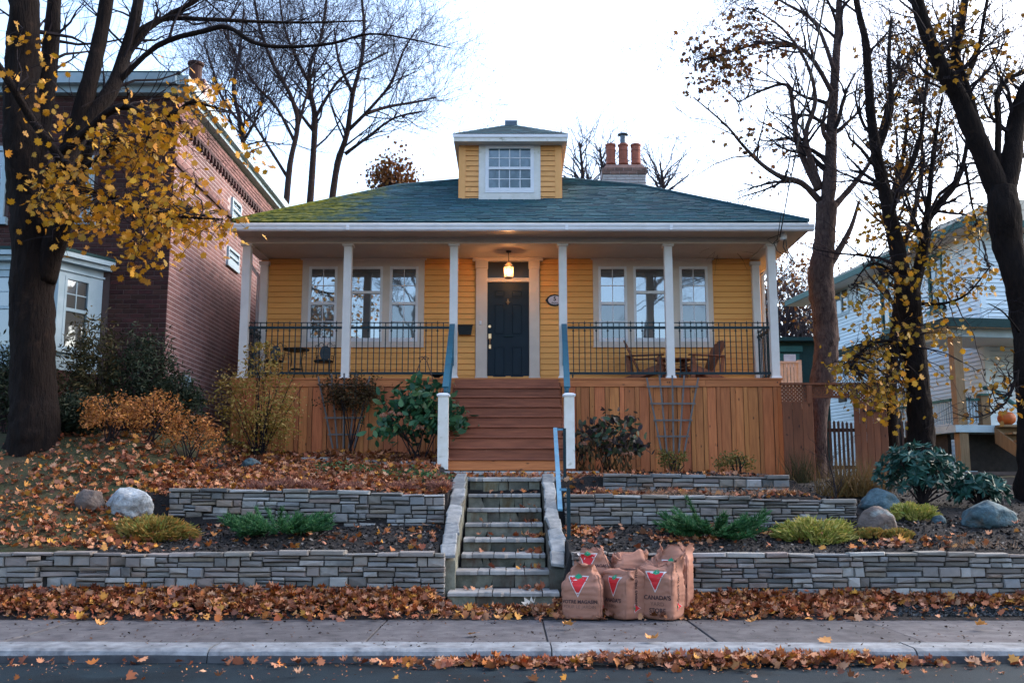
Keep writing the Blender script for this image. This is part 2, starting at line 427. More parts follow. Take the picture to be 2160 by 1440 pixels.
M['bark_m'] = pm('grey_brown_bark', (0.052, 0.033, 0.029, 1), (0.024, 0.015, 0.014, 1), 12, 0.95, 0.03, 20, spec=0.1, stretch=(2, 2, 0.5), c3=(0.085, 0.07, 0.05, 1), s3=3, t3=(0.6, 0.75))
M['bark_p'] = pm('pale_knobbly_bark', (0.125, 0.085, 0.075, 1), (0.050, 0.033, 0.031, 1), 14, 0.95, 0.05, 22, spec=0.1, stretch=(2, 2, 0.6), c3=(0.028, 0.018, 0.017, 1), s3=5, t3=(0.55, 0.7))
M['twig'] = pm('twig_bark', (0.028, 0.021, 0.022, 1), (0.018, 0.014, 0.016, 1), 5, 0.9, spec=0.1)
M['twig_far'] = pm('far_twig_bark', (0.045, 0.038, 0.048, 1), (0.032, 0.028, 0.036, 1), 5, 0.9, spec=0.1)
M['pane'] = glass('window_glass', (0.010, 0.015, 0.020, 1), 0.26)
M['pane_d'] = glass('dim_window_glass', (0.010, 0.016, 0.020, 1), 0.12)
M['pane_s'] = glass('skyward_window_glass', (0.012, 0.05, 0.06, 1), 0.10)
M['pane_t'] = glass('transom_glass', (0.006, 0.006, 0.007, 1), 0.05)
M['paper'] = pm('brown_kraft_paper', (0.33, 0.150, 0.100, 1), (0.275, 0.122, 0.080, 1), 5, 0.75, 0.002, 26, rnd=0.06)
M['paper_in'] = pm('paper_bag_inside', (0.14, 0.06, 0.035, 1), None, 5, 0.85)
M['logo_red'] = pm('red_print', (0.55, 0.018, 0.022, 1), (0.48, 0.015, 0.02, 1), 5, 0.6)
M['logo_green'] = pm('green_print', (0.012, 0.25, 0.12, 1), None, 5, 0.6)
M['logo_white'] = pm('white_print', (0.60, 0.55, 0.52, 1), None, 5, 0.6)
M['ink'] = pm('dark_print', (0.045, 0.022, 0.025, 1), None, 5, 0.7)
M['ink_l'] = pm('thin_print', (0.13, 0.065, 0.05, 1), None, 5, 0.7)
M['terra'] = pm('terracotta', (0.30, 0.095, 0.06, 1), (0.22, 0.07, 0.045, 1), 6, 0.8, c3=(0.10, 0.05, 0.04, 1), s3=5, t3=(0.6, 0.75))
M['chimney'] = pm('painted_chimney_brick', (0.44, 0.40, 0.39, 1), (0.36, 0.32, 0.31, 1), 8, 0.85, rnd=0.08, island=True, c3=(0.20, 0.075, 0.05, 1), s3=2.5, t3=(0.60, 0.75), st3=(2, 1, 0.3))
M['chimney_old'] = pm('bare_chimney_brick', (0.20, 0.115, 0.09, 1), (0.13, 0.08, 0.07, 1), 8, 0.9, rnd=0.3, island=True)
M['lead'] = pm('grey_metal', (0.10, 0.13, 0.16, 1), None, 8, 0.45, metal=0.4)
M['trellis'] = pm('grey_trellis', (0.165, 0.145, 0.135, 1), (0.11, 0.098, 0.092, 1), 10, 0.7)
M['pumpkin'] = pm('pumpkin_skin', (0.42, 0.10, 0.02, 1), (0.34, 0.075, 0.015, 1), 8, 0.55)
M['moss'] = pm('roof_moss', (0.085, 0.095, 0.012, 1), (0.05, 0.06, 0.01, 1), 12, 0.95, rnd=0.35, island=True)
M['creamrail'] = pm('cream_rail_paint', (0.50, 0.38, 0.31, 1), None, 5, 0.6)
# ================================================================== depths of the place (metres from the camera)
Y_KERB0, Y_KERB1, Y_PAVE = 9.28, 9.76, 11.56
Y_W1, Y_W2, Y_W3 = 12.10, 14.20, 15.60       # three retaining walls
Y_SKIRT, Y_COL, Y_WALL = 20.0, 20.25, 21.65  # deck front, porch posts, house front
STREET_Z = -0.11

# ------------------------------------------------------------------ ground
def gh(x, Y):
    """height of the garden"""
    Lp = [(11.5, 0.0), (12.0, 0.17), (12.16, 0.20), (12.26, 0.70), (14.2, 1.42), (16.0, 2.28), (19, 2.62), (24, 2.7)]
    Mp = [(11.5, 0.0), (12.0, 0.17), (12.16, 0.20), (12.26, 0.68), (14.24, 0.96), (14.36, 1.38), (16.5, 1.74), (20, 2.2), (24, 2.3)]
    Rp = [(11.5, 0.0), (12.0, 0.13), (12.16, 0.16), (12.26, 0.68), (14.24, 0.95), (14.36, 1.33), (15.64, 1.42), (15.76, 1.64), (20, 1.80), (24, 1.9)]
    Fp = [(11.5, 0.0), (12.0, 0.10), (12.16, 0.14), (12.26, 0.68), (13.2, 0.92), (15.2, 1.26), (17, 1.48), (19.5, 1.62), (24, 1.8)]
    Cp = [(11.5, 0.0), (12.0, 0.05), (15.5, 1.20), (15.7, 1.58), (17.1, 1.62), (17.3, 1.68), (18, 1.72), (24, 2.0)]
    if x < -0.05:
        a = pw(Y, Lp); b = pw(Y, Mp); z = lerp(a, b, min(1, max(0, (x + 6.0) / 1.2)))
        c0 = -0.92 if Y < 15.7 else -1.2
        if x > c0: z = pw(Y, Cp)
    else:
        a = pw(Y, Rp); b = pw(Y, Fp); z = lerp(a, b, min(1, max(0, (x - 4.3) / 0.55)))
        c0 = 0.70 if Y < 15.7 else 1.15
        if x < c0: z = pw(Y, Cp)
    if Y > 12.3 and Y < 40:
        z += 0.018 * math.sin(5.3 * x + 1.7 * Y) + 0.014 * math.sin(9.1 * Y - 3.7 * x)
    return z
xs = sorted(set([-400, -150, -60, -30, -20] + [round(-14 + 0.16 * i, 3) for i in range(176)] + [14.2, 20, 30, 60, 150, 400] + [-0.92, -0.93, 0.70, 0.71, -1.2, -1.21, 1.15, 1.16]))
ys = sorted(set([11.5, 12.0, 12.16, 12.26, 14.24, 14.36, 15.64, 15.76] + [round(11.5 + 0.17 * i, 3) for i in range(74)] + [26, 30, 40, 70, 150, 400, 900]))
mb = MB()
for Y in ys:
    for x in xs: mb.v.append((x, Y, gh(x, Y)))
nx = len(xs)
for j in range(len(ys) - 1):
    for i in range(nx - 1):
        a = j * nx + i
        mb.f.append((a, a + 1, a + nx + 1, a + nx))
ground = mb.build('ground', M['soil'], smooth=True)
tag(ground, kind='structure')
ground.data.materials.append(M['lawn'])
for p in ground.data.polygons:
    c = p.center + ground.location
    if c.x < -5.2 and c.y > 12.3 or c.y > 22 or abs(c.x) > 11: p.material_index = 1
tag(MB().box(-400, 400, -400, Y_KERB0 + 0.1, STREET_Z - 0.3, STREET_Z).build('street', M['asphalt']), kind='structure')

# pavement: slabs with open joints on a bed; kerb stones in front
pv = tag(MB().box(-60, 60, Y_KERB0 + 0.3, Y_PAVE, -0.3, -0.02).build('pavement', M['core']), kind='structure')
joints = [-8.4, -6.62, -4.86, -3.1, -1.4, 0.34, 1.96, 3.95, 5.72, 7.5]
for i, (a, b) in enumerate(zip([-60] + joints, joints + [60])):
    g = 0.008
    dz = rng.uniform(-0.006, 0.006)
    m_ = MB()
    n = 3
    m_.add([(a + g, Y_KERB1 + .012, -0.15), (b - g, Y_KERB1 + .012, -0.15), (b - g, Y_PAVE - .01, -0.15), (a + g, Y_PAVE - .01, -0.15),
            (a + g, Y_KERB1 + .012, dz - .008), (b - g, Y_KERB1 + .012, dz - .008), (b - g, Y_PAVE - .01, dz - .008), (a + g, Y_PAVE - .01, dz - .008),
            (a + g + .004, Y_KERB1 + .016, dz), (b - g - .004, Y_KERB1 + .016, dz), (b - g - .004, Y_PAVE - .014, dz), (a + g + .004, Y_PAVE - .022, dz)],
           [(0, 1, 5, 4), (1, 2, 6, 5), (2, 3, 7, 6), (3, 0, 4, 7), (4, 5, 9, 8), (5, 6, 10, 9), (6, 7, 11, 10), (7, 4, 8, 11), (8, 9, 10, 11)])
    m_.build('slab', M['slab'], pv)
kb = tag(MB().box(-60, 60, Y_KERB0 + 0.12, Y_KERB1 - 0.05, -0.4, -0.05).build('kerb', M['core']), kind='structure')
kj = [-9.4, -6.0, -2.75, 0.36, 3.66, 7.0]
for a, b in zip([-60] + kj, kj + [60]):
    prof = [(Y_KERB0, -0.3), (Y_KERB0 + 0.025, -0.045), (Y_KERB0 + 0.05, -0.012), (Y_KERB0 + 0.10, 0.008), (Y_KERB1 - 0.03, 0.012), (Y_KERB1, 0.0), (Y_KERB1, -0.3)]
    m_ = MB(); n = len(prof)
    K = 1 if b - a > 30 else 6
    for k in range(K + 1):
        x = lerp(a + .006, b - .006, k / K)
        for y, z in prof: m_.v.append((x, y + rng.uniform(-.006, .006), z + rng.uniform(-.005, .005)))
    for k in range(K):
        for q in range(n - 1): m_.f.append((k * n + q, k * n + q + 1, (k + 1) * n + q + 1, (k + 1) * n + q))
    m_.f += [tuple(range(n)), tuple(range(K * n, K * n + n))[::-1]]
    ko = m_.build('kerb_stone', M['kerb'], kb, fix=False)
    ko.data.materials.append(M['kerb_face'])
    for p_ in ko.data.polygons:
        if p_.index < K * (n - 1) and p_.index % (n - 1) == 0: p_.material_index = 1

# ------------------------------------------------------------------ dry stone walls
STONES = []
for k in range(10):
    r = random.Random(k)
    j = lambda s: r.uniform(-s, s)
    cx, cz = 0.035, 0.10
    m_ = MB().add([(-.5, .16, 0), (.5, .16, 0), (.5, .16, 1), (-.5, .16, 1),
                   (-.5 + cx + j(.02), .0 + abs(j(.14)), cz + j(.06)), (.5 - cx + j(.02), abs(j(.10)), cz + j(.06)), (.5 - cx + j(.02), abs(j(.10)), 1 - cz + j(.06)), (-.5 + cx + j(.02), abs(j(.10)), 1 - cz + j(.06)),
                   (-.5, 1, 0), (.5, 1, 0), (.5, 1, 1), (-.5, 1, 1), (j(.3), .03 + j(.03), .5 + j(.25))],
                  [(4, 5, 12), (5, 6, 12), (6, 7, 12), (7, 4, 12), (0, 1, 5, 4), (1, 2, 6, 5), (2, 3, 7, 6), (3, 0, 4, 7), (8, 9, 1, 0), (9, 10, 2, 1), (10, 11, 3, 2), (11, 8, 0, 3)])
    STONES.append(m_.mesh('stone', M['stone']))
def stone_wall(xa, xb, yf, zb, zt, seed, label, name='retaining_wall', dep=0.2, band=0.116, limit=300):
    """yf(x), zb(x), zt(x): face, foot and top; bands of one, two or three courses broken at random"""
    r = random.Random(seed)
    root = empty(name, ((xa + xb) / 2, yf((xa + xb) / 2), zb((xa + xb) / 2)), label, 'retaining wall', 'dry stone retaining walls')
    core = MB(); K = 12
    for k in range(K + 1):
        x = lerp(xa + .01, xb - .01, k / K); y = yf(x)
        core.v += [(x, y + .075, zb(x) - .25), (x, y + .075, zt(x) - .03), (x, y + dep, zt(x) - .03), (x, y + dep, zb(x) - .25)]
    for k in range(K):
        a = 4 * k
        core.f += [(a, a + 4, a + 5, a + 1), (a + 1, a + 5, a + 6, a + 2), (a + 2, a + 6, a + 7, a + 3)]
    core.f += [(0, 1, 2, 3), (4 * K + 3, 4 * K + 2, 4 * K + 1, 4 * K)]
    core.build('wall_core', M['core'], root)
    cnt = 0
    def put(x0, x1, z0, z1, top=False):
        nonlocal cnt
        if x1 - x0 < .03 or z1 - z0 < .012: return
        x = (x0 + x1) / 2
        g = .005
        d = dep * r.uniform(.8, .95)
        slope = math.atan2(yf(x1) - yf(x0), x1 - x0)
        o = piece('stone', r.choice(STONES), root, (x, yf(x) + r.uniform(-.03, .03) - (.02 if top else 0), z0 + g), (x1 - x0 - 2 * g, d, z1 - z0 - 2 * g), (r.uniform(-.05, .05), r.uniform(-.024, .024), slope + r.uniform(-.07, .07)))
        cnt += 1
    H = max(zt(x) - zb(x) for x in (xa, (xa + xb) / 2, xb))
    nb = max(2, round((H - .05) / band))
    cap = 0.05
    for bi in range(nb):
        x = xa
        while x < xb - .02:
            Lc = min(r.uniform(.17, .46), xb - x)
            if xb - x - Lc < .12: Lc = xb - x
            xm = x + Lc / 2
            z0 = lerp(zb(xm), zt(xm) - cap, bi / nb); z1 = lerp(zb(xm), zt(xm) - cap, (bi + 1) / nb)
            k = r.choices((1, 2, 3), (2.0, 5, .3))[0]
            cuts = [0]
            for q in range(1, k): cuts.append(q / k + r.uniform(-.1, .1))
            cuts.append(1)
            for q in range(k):
                n = (1 if Lc < .26 else 2) if k == 1 else (1 if Lc < .24 else r.choice((1, 1, 2)))
                xx = [0] + sorted(r.uniform(.3, .7) if n == 2 else 0 for _ in range(n - 1)) + [1]
                for a, b in zip(xx, xx[1:]):
                    put(x + a * Lc, x + b * Lc, lerp(z0, z1, cuts[q]), lerp(z0, z1, cuts[q + 1]))
            x += Lc
    x = xa
    while x < xb - .02:
        Lc = min(r.uniform(.25, .55), xb - x)
        if xb - x - Lc < .12: Lc = xb - x
        xm = x + Lc / 2
        put(x, x + Lc, zt(xm) - cap, zt(xm) + r.uniform(-.016, .022), True)
        x += Lc
    return root
bow = lambda c, k: (lambda x: c + k * x * x)
stone_wall(-6.9, -0.80, lambda x: Y_W1 + (0.03 if x > -5.6 else -0.05), lambda x: 0.05, lambda x: 0.705 + 0.01 * math.sin(x * 2), 1, 'long low stone retaining wall left of the steps, behind the leaf-strewn verge')
stone_wall(0.72, 6.95, lambda x: Y_W1 + 0.02 * math.sin(x), lambda x: 0.05, lambda x: 0.70 + 0.012 * math.sin(x * 1.7), 2, 'long low stone retaining wall right of the steps, behind the paper bags')
stone_wall(-4.85, -0.95, lambda x: Y_W2 + 0.03, lambda x: 0.86 + (0.10 * max(0, -2.5 - x)), lambda x: pw(x, [(-4.85, 1.47), (-3, 1.45), (-0.95, 1.395)]), 3, 'upper stone retaining wall left of the steps, below the red leaf bed')
stone_wall(0.74, 4.85, lambda x: Y_W2, lambda x: 0.84 + 0.07 * max(0, x - 2.5), lambda x: pw(x, [(.74, 1.385), (2.5, 1.37), (4.85, 1.30)]), 4, 'middle stone retaining wall right of the steps, behind the spreading juniper')
stone_wall(1.42, 4.32, lambda x: Y_W3 + 0.04, lambda x: 1.36, lambda x: pw(x, [(1.42, 1.70), (4.3, 1.66)]), 5, 'topmost short stone retaining wall under the wooden porch skirt')

# ------------------------------------------------------------------ stone steps
st = empty('stone_steps', (-0.1, 12.0, 0.0), 'stone garden steps with pale treads between two retaining walls', 'steps')
SX0, SX1 = -0.655, 0.43
NT = 8
def slab_mesh(seed):
    r = random.Random(seed); j = lambda s: r.uniform(-s, s)
    # a flat stone: top and lower outline of eight corners
    ol = [(-.5, -.5 + j(.03)), (-.1 + j(.1), -.5 + j(.05)), (.25 + j(.1), -.5 + j(.05)), (.5, -.5 + j(.03)), (.5, .5), (0, .5), (-.5, .5)]
    n = len(ol)
    v = [(x, y, 0) for x, y in ol] + [(x * 1.0, y * 1.0, .75) for x, y in ol] + [(x * .97, y * .95, 1) for x, y in ol]
    f = [tuple(range(n))[::-1], tuple(range(2 * n, 3 * n))]
    for lv in range(2):
        for i in range(n):
            a, b = lv * n + i, lv * n + (i + 1) % n
            f.append((a, b, b + n, a + n))
    return MB().add(v, f)
TREADS = [slab_mesh(k).mesh('tread_stone', M['tread']) for k in range(6)]
for i in range(NT):
    f = i / (NT - 1)
    yF = lerp(Y_W3, 12.03, f)
    vv = [1008, 1041, 1072, 1103, 1135, 1168, 1203, 1248][i]
    z = zat(vv, yF)
    x0, x1 = SX0, SX1
    if i >= 6: x0, x1 = -0.70, 0.47
    if i == 7: x0, x1 = -0.76, 0.56
    dep_ = 0.56
    n = rng.choice((4, 5, 5))
    cuts = [0] + sorted((k + rng.uniform(-.38, .38)) / n for k in range(1, n)) + [1]
    for a, b in zip(cuts, cuts[1:]):
        xa, xb = lerp(x0, x1, a), lerp(x0, x1, b)
        piece('tread_stone', rng.choice(TREADS), st, ((xa + xb) / 2, yF + dep_ / 2 - .02 + rng.uniform(-.012, .012), z - .048), (xb - xa - .008, dep_, .052 + rng.uniform(-.006, .004)), (0, 0, rng.uniform(-.01, .01)))
    zl = 0.0 if i == NT - 1 else zat([1008, 1041, 1072, 1103, 1135, 1168, 1203, 1248][i + 1], lerp(Y_W3, 12.03, (i + 1) / (NT - 1)))
    h = z - .052 - zl
    MB().box(x0 + .01, x1 - .01, yF + .075, yF + .5, zl - .2, z - .053).build('step_core', M['core'], st)
    n = rng.choice((3, 4, 5))
    cuts = [0] + sorted((k + rng.uniform(-.3, .3)) / n for k in range(1, n)) + [1]
    for a, b in zip(cuts, cuts[1:]):
        xa, xb = lerp(x0, x1, a), lerp(x0, x1, b)
        xa += .004; xb -= .004
        sk1, sk0 = rng.uniform(-.035, .035) if b < 1 else 0, 0
        yy = yF + .035 + rng.uniform(-.012, .012)
        m_ = MB().add([(xa, yy, zl + .004), (xb + sk1, yy, zl + .004), (xb - sk1, yy + rng.uniform(-.01, .01), zl + h - .004), (xa, yy + rng.uniform(-.01, .01), zl + h - .004),
                       (xa, yy + .08, zl), (xb + sk1, yy + .08, zl), (xb - sk1, yy + .08, zl + h), (xa, yy + .08, zl + h)], [(0, 1, 2, 3), (4, 5, 1, 0), (5, 6, 2, 1), (6, 7, 3, 2), (7, 4, 0, 3)])
        m_.build('riser_stone', M['stepstone'], st)
# sloping copings on both cheeks
for side, (xt, xb_, vt, vb, ub) in enumerate(((-0.79, -0.785, 999, 1172, 0), (0.555, 0.565, 1000, 1190, 0))):
    yT, yB = Y_W3 + 0.12, 12.32
    zT, zB = zat(vt, yT), zat(vb, yB)
    # cheek wall below
    m_ = MB().add([(xt - .10, yB + .03, -.1), (xt + .10, yB + .03, -.1), (xt + .10, yT, -.1), (xt - .10, yT, -.1), (xt - .10, yB + .03, zB - .06), (xt + .10, yB + .03, zB - .06), (xt + .10, yT, zT - .06), (xt - .10, yT, zT - .06)], MB.BF)
    m_.build('cheek_wall', M['stepstone'], st)
    n = 9
    for k in range(n):
        a, b = (k + .03) / n, (k + .97) / n
        p, q = Vector((lerp(xb_, xt, a) + rng.uniform(-.03, .03), lerp(yB, yT, a), lerp(zB, zT, a) - .03)), Vector((lerp(xb_, xt, b) + rng.uniform(-.012, .012), lerp(yB, yT, b), lerp(zB, zT, b) - .03))
        rr = rng.uniform(-.012, .012)
        w0, w1 = rng.uniform(.075, .108), rng.uniform(.075, .108)
        t_ = Vector((0, 0, .032))
        m_ = MB().add([p + Vector((-w0, 0, rr)), p + Vector((w0, 0, -rr)), q + Vector((w1, 0, -rr)), q + Vector((-w1, 0, rr)),
                       p + Vector((-w0, 0, rr)) + t_, p + Vector((w0, 0, -rr)) + t_, q + Vector((w1, 0, -rr)) + t_, q + Vector((-w1, 0, rr)) + t_,
                       p + Vector((-w0 + .015, .015, rr + .01)) + t_, p + Vector((w0 - .015, .015, -rr + .01)) + t_, q + Vector((w1 - .015, -.015, -rr + .01)) + t_, q + Vector((-w1 + .015, -.015, rr + .01)) + t_],
                      [(0, 3, 2, 1), (0, 1, 5, 4), (1, 2, 6, 5), (2, 3, 7, 6), (3, 0, 4, 7), (4, 5, 9, 8), (5, 6, 10, 9), (6, 7, 11, 10), (7, 4, 8, 11), (8, 9, 10, 11)])
        m_.build('coping_slab', M['coping'], st)
# landing between the stone and the wooden steps
ld = empty('stone_landing', (-0.1, 16.4, 1.6), 'flat stone landing at the foot of the wooden stairs', 'landing')
for (y0, y1, x0, x1, z) in ((15.95, 16.55, -.80, .72, 1.655), (16.56, 17.18, -1.0, .9, 1.66), (17.2, 17.62, -1.36, 1.5, zat(994, 17.4))):
    n = 4 if z < 1.7 else 6
    for k in range(n):
        xa, xb = lerp(x0, x1, k / n), lerp(x0, x1, (k + 1) / n)
        piece('landing_stone', TREADS[k % 6], ld, ((xa + xb) / 2, (y0 + y1) / 2, z - .06), (xb - xa - .012, y1 - y0 - .012, .06))
    if z > 1.7:
        for k in range(n):
            xa, xb = lerp(x0, x1, k / n), lerp(x0, x1, (k + 1) / n)
            piece('step_block', rng.choice(STONES), ld, ((xa + xb) / 2, y0 + .02, 1.60), (xb - xa - .01, .2, z - .062 - 1.60))
ed = empty('stone_edging', (-3.0, 18.2, 1.95), 'low edging of flat grey slabs at the left porch bed', 'edging')
for (u0, u1, v, Y) in ((640, 705, 966, 18.6), (707, 745, 968, 18.6), (748, 800, 972, 18.3), (802, 850, 976, 18.0), (846, 884, 974, 17.8), (886, 921, 976, 17.7), (860, 920, 985, 17.55)):
    p, q = at(u0, v, Y), at(u1, v, Y)
    piece('edging_slab', rng.choice(TREADS), ed, ((p.x + q.x) / 2, Y, p.z - .07), (q.x - p.x, .35, .08), (0, 0, rng.uniform(-.1, .1)))
# ================================================================== the yellow house
zD = zat(797, Y_SKIRT)                       # deck
zBM = zat(514, Y_COL - .1)                   # underside of the porch beam
zCE = zBM + 0.04                             # porch ceiling
house = empty('yellow_house', (-0.08, Y_WALL, zD), 'yellow clapboard bungalow with blue-green hip roof and front porch', 'house')
XW0, XW1 = xat(545, 700, Y_WALL), xat(1609, 700, Y_WALL)
W = lambda u, v: at(u, v, Y_WALL)
def unit_board(mat, name='board'):
    return MB().add([(-.5, -.026, 0), (.5, -.026, 0), (.5, -.008, 1), (-.5, -.008, 1), (-.5, .01, 0), (.5, .01, 0), (.5, .01, 1), (-.5, .01, 1)], MB.BF).mesh(name, mat)
def siding(parent, me, x0, x1, z0, z1, y, holes, ex=0.122, name='board'):
    """clapboards between z0 and z1, cut by the holes"""
    n = round((z1 - z0) / ex); e = (z1 - z0) / n
    for i in range(n):
        a, b = z0 + i * e, z0 + (i + 1) * e
        cuts = [(x0, x1)]
        for (hx0, hx1, hz0, hz1) in holes:
            if b <= hz0 + .03 or a >= hz1 - .03: continue
            nc = []
            for p, q in cuts:
                if hx1 <= p or hx0 >= q: nc.append((p, q)); continue
                if hx0 > p: nc.append((p, hx0))
                if hx1 < q: nc.append((hx1, q))
            cuts = nc
        for p, q in cuts:
            if q - p > .02: piece(name, me, parent, ((p + q) / 2, y + rng.uniform(-.001, .001), a), (q - p, 1, e - .011))
def uv(u0, u1, v0, v1, Y=Y_WALL):
    vm, um = (v0 + v1) / 2, (u0 + u1) / 2
    return xat(u0, vm, Y), xat(u1, vm, Y), zat(v1, Y), zat(v0, Y)

MB().box(XW0, XW1, Y_WALL + .012, Y_WALL + 8.5, zD - 2.2, zCE + .3).build('house_wall', M['siding'], house)
gA = uv(637, 895, 549, 731)      # left window group with its casing
gB = uv(1251, 1504, 549, 731)
dC = uv(1003, 1139, 526, 792)
siding(house, unit_board(M['siding']), XW0 + .02, XW1 - .02, zD, zCE, Y_WALL, [gA, gB, dC])

def ring(mb, x0, x1, z0, z1, y0, y1, w, wt=None, wb=None):
    wt, wb = wt or w, wb or w
    mb.box(x0, x0 + w, y0, y1, z0, z1); mb.box(x1 - w, x1, y0, y1, z0, z1)
    mb.box(x0 + w, x1 - w, y0, y1, z1 - wt, z1); mb.box(x0 + w, x1 - w, y0, y1, z0, z0 + wb)
    return mb
def lights(part, x0, x1, z0, z1, y, nc, nr, pane, bar=.011, mat=None):
    """panes with bars between them"""
    for c in range(nc):
        for r_ in range(nr):
            a, b = lerp(x0, x1, c / nc), lerp(x0, x1, (c + 1) / nc)
            p, q = lerp(z0, z1, r_ / nr), lerp(z0, z1, (r_ + 1) / nr)
            MB().box(a, b, y + .012, y + .018, p, q).build('pane', pane, part)
    for c in range(1, nc):
        a = lerp(x0, x1, c / nc); MB().box(a - bar, a + bar, y, y + .011, z0, z1).build('muntin', mat or M['white'], part)
    for r_ in range(1, nr):
        p = lerp(z0, z1, r_ / nr); MB().box(x0, x1, y + .001, y + .0115, p - bar, p + bar).build('muntin', mat or M['white'], part)
def window(parent, x0, x1, z0, z1, y, style, pane=None, mat=None, name='window', fw=.055):
    pane, mat = pane or M['pane'], mat or M['white']
    fr = ring(MB(), x0, x1, z0, z1, y - .035, y + .02, fw, wb=fw * 1.5).build(name, mat, parent)
    a, b, p, q = x0 + fw, x1 - fw, z0 + fw * 1.5, z1 - fw
    if style == 'hung':
        m = (p + q) / 2
        MB().box(a, b, y - .028, y + .02, m - .035, m + .03).build('sash_rail', mat, fr)
        lights(fr, a, b, m + .03, q, y - .005, 2, 2, pane, .008, mat)
        lights(fr, a, b, p, m - .035, y + .0, 2, 2, M['pane_d'], .008, mat)
    elif style == 'picture':
        m = lerp(p, q, .66)
        MB().box(a, b, y - .028, y + .02, m - .03, m + .03).build('sash_rail', mat, fr)
        lights(fr, a, b, m + .03, q, y, 1, 1, pane, .008, mat)
        lights(fr, a, b, p, m - .03, y, 1, 1, pane, .008, mat)
    elif style == 'twelve':
        m = (p + q) / 2
        MB().box(a, b, y - .028, y + .02, m - .03, m + .03).build('sash_rail', mat, fr)
        lights(fr, a, b, m + .03, q, y - .005, 4, 2, pane, .009, mat)
        lights(fr, a, b, p, m - .03, y, 4, 2, pane, .009, mat)
    elif style == 'cottage':      # four lights over one
        m = lerp(p, q, .55)
        MB().box(a, b, y - .028, y + .02, m - .03, m + .03).build('sash_rail', mat, fr)
        lights(fr, a, b, m + .03, q, y - .005, 2, 2, pane, .010, mat)
        lights(fr, a, b, p, m - .03, y, 1, 1, pane, .008, mat)
    elif style == 'pair':
        m = (a + b) / 2
        MB().box(m - .03, m + .03, y - .028, y + .02, p, q).build('sash_rail', mat, fr)
        lights(fr, a, m - .03, p, q, y, 1, 1, pane, .008, mat); lights(fr, m + .03, b, p, q, y, 1, 1, pane, .008, mat)
    return fr
for g, uc in ((gA, 766), (gB, 1377.5)):
    x0, x1, z0, z1 = g
    un = [(uc - 115, uc - 55), (uc - 41, uc + 41), (uc + 56, uc + 116)]
    xs_ = [(xat(a, 640, Y_WALL), xat(b, 640, Y_WALL)) for a, b in un]
    zt_, zb_ = zat(563, Y_WALL), zat(721, Y_WALL)
    # casing: head, foot, sides and two mullions, with a cap over the head
    cs = MB()
    cs.box(x0, x1, Y_WALL - .045, Y_WALL, zt_ + .002, z1)
    cs.box(x0, x1, Y_WALL - .045, Y_WALL, z0, zb_ - .002)
    e = [x0] + [q for p in xs_ for q in p] + [x1]
    for k in range(0, len(e), 2): cs.box(e[k] , e[k + 1], Y_WALL - .043, Y_WALL, zb_ - .002, zt_ + .002)
    c_ = cs.build('window_casing', M['trim'], house)
    MB().box(x0 - .04, x1 + .04, Y_WALL - .075, Y_WALL, z1, z1 + .035).build('casing_cap', M['trim'], c_)
    MB().box(x0 - .01, x1 + .01, Y_WALL - .06, Y_WALL, z0 - .022, z0).build('casing_sill', M['trim'], c_)
    for (a, b), s_ in zip(xs_, ('hung', 'picture', 'hung')):
        window(house, a, b, zb_, zt_, Y_WALL - .016, s_)
# ------------------------------------------------------------------ front door
dx0, dx1, dz0, dz1 = uv(1028, 1116, 596, 792)
dz0 = zD + .03
door = MB().box(dx0, dx1, Y_WALL - .01, Y_WALL + .035, dz0, dz1).build('front_door', M['door'], house)
for (a, b, p, q) in ((.14, .44, .845, .925), (.56, .86, .845, .925), (.14, .44, .48, .79), (.56, .86, .48, .79), (.14, .44, .08, .38), (.56, .86, .08, .38)):
    xa, xb, za, zb_ = lerp(dx0, dx1, a), lerp(dx0, dx1, b), lerp(dz0, dz1, p), lerp(dz0, dz1, q)
    m_ = ring(MB(), xa, xb, za, zb_, Y_WALL - .020, Y_WALL - .009, .018)
    m_.cham(xa + .035, xb - .035, Y_WALL - .022, Y_WALL - .009, za + .035, zb_ - .035, .012)
    m_.build('door_panel', M['door'], door)
def wbox(u0, u1, v0, v1, y0, y1, name, mat, parent):
    x0, x1, z0, z1 = uv(u0, u1, v0, v1)
    return MB().cham(x0, x1, y0, y1, z0, z1, min(.008, (x1 - x0) / 4, (z1 - z0) / 4)).build(name, mat, parent)
wbox(1030, 1036.5, 704, 715, Y_WALL - .05, Y_WALL - .01, 'latch_plate', M['brass'], door)
wbox(1031, 1036, 727, 736, Y_WALL - .05, Y_WALL - .01, 'latch_foot', M['brass'], door)
p, q = W(1033.5, 713), W(1033.5, 729)
MB().tube([p + Vector((0, -.03, 0)), (p + q) / 2 + Vector((0, -.085, 0)), q + Vector((0, -.03, 0))], .011, 6).build('pull_handle', M['brass'], door)
c = W(1033, 689)
MB().tube([c + Vector((0, -.05, 0)), c + Vector((0, -.01, 0))], .032, 12).build('deadbolt', M['brass'], door)
wbox(1063, 1082, 707, 711, Y_WALL - .035, Y_WALL - .01, 'mail_slot', M['iron'], door)
c = W(1071.5, 638)
kn = MB()
kn.lathe([(.004, -.06), (.02, -.045), (.05, .0), (.052, .012), (.02, .02), (.015, .05), (.03, .06), (.012, .08)], (c.x, Y_WALL - .025, c.z), 8)
kn.build('door_knocker', M['brass'], door)
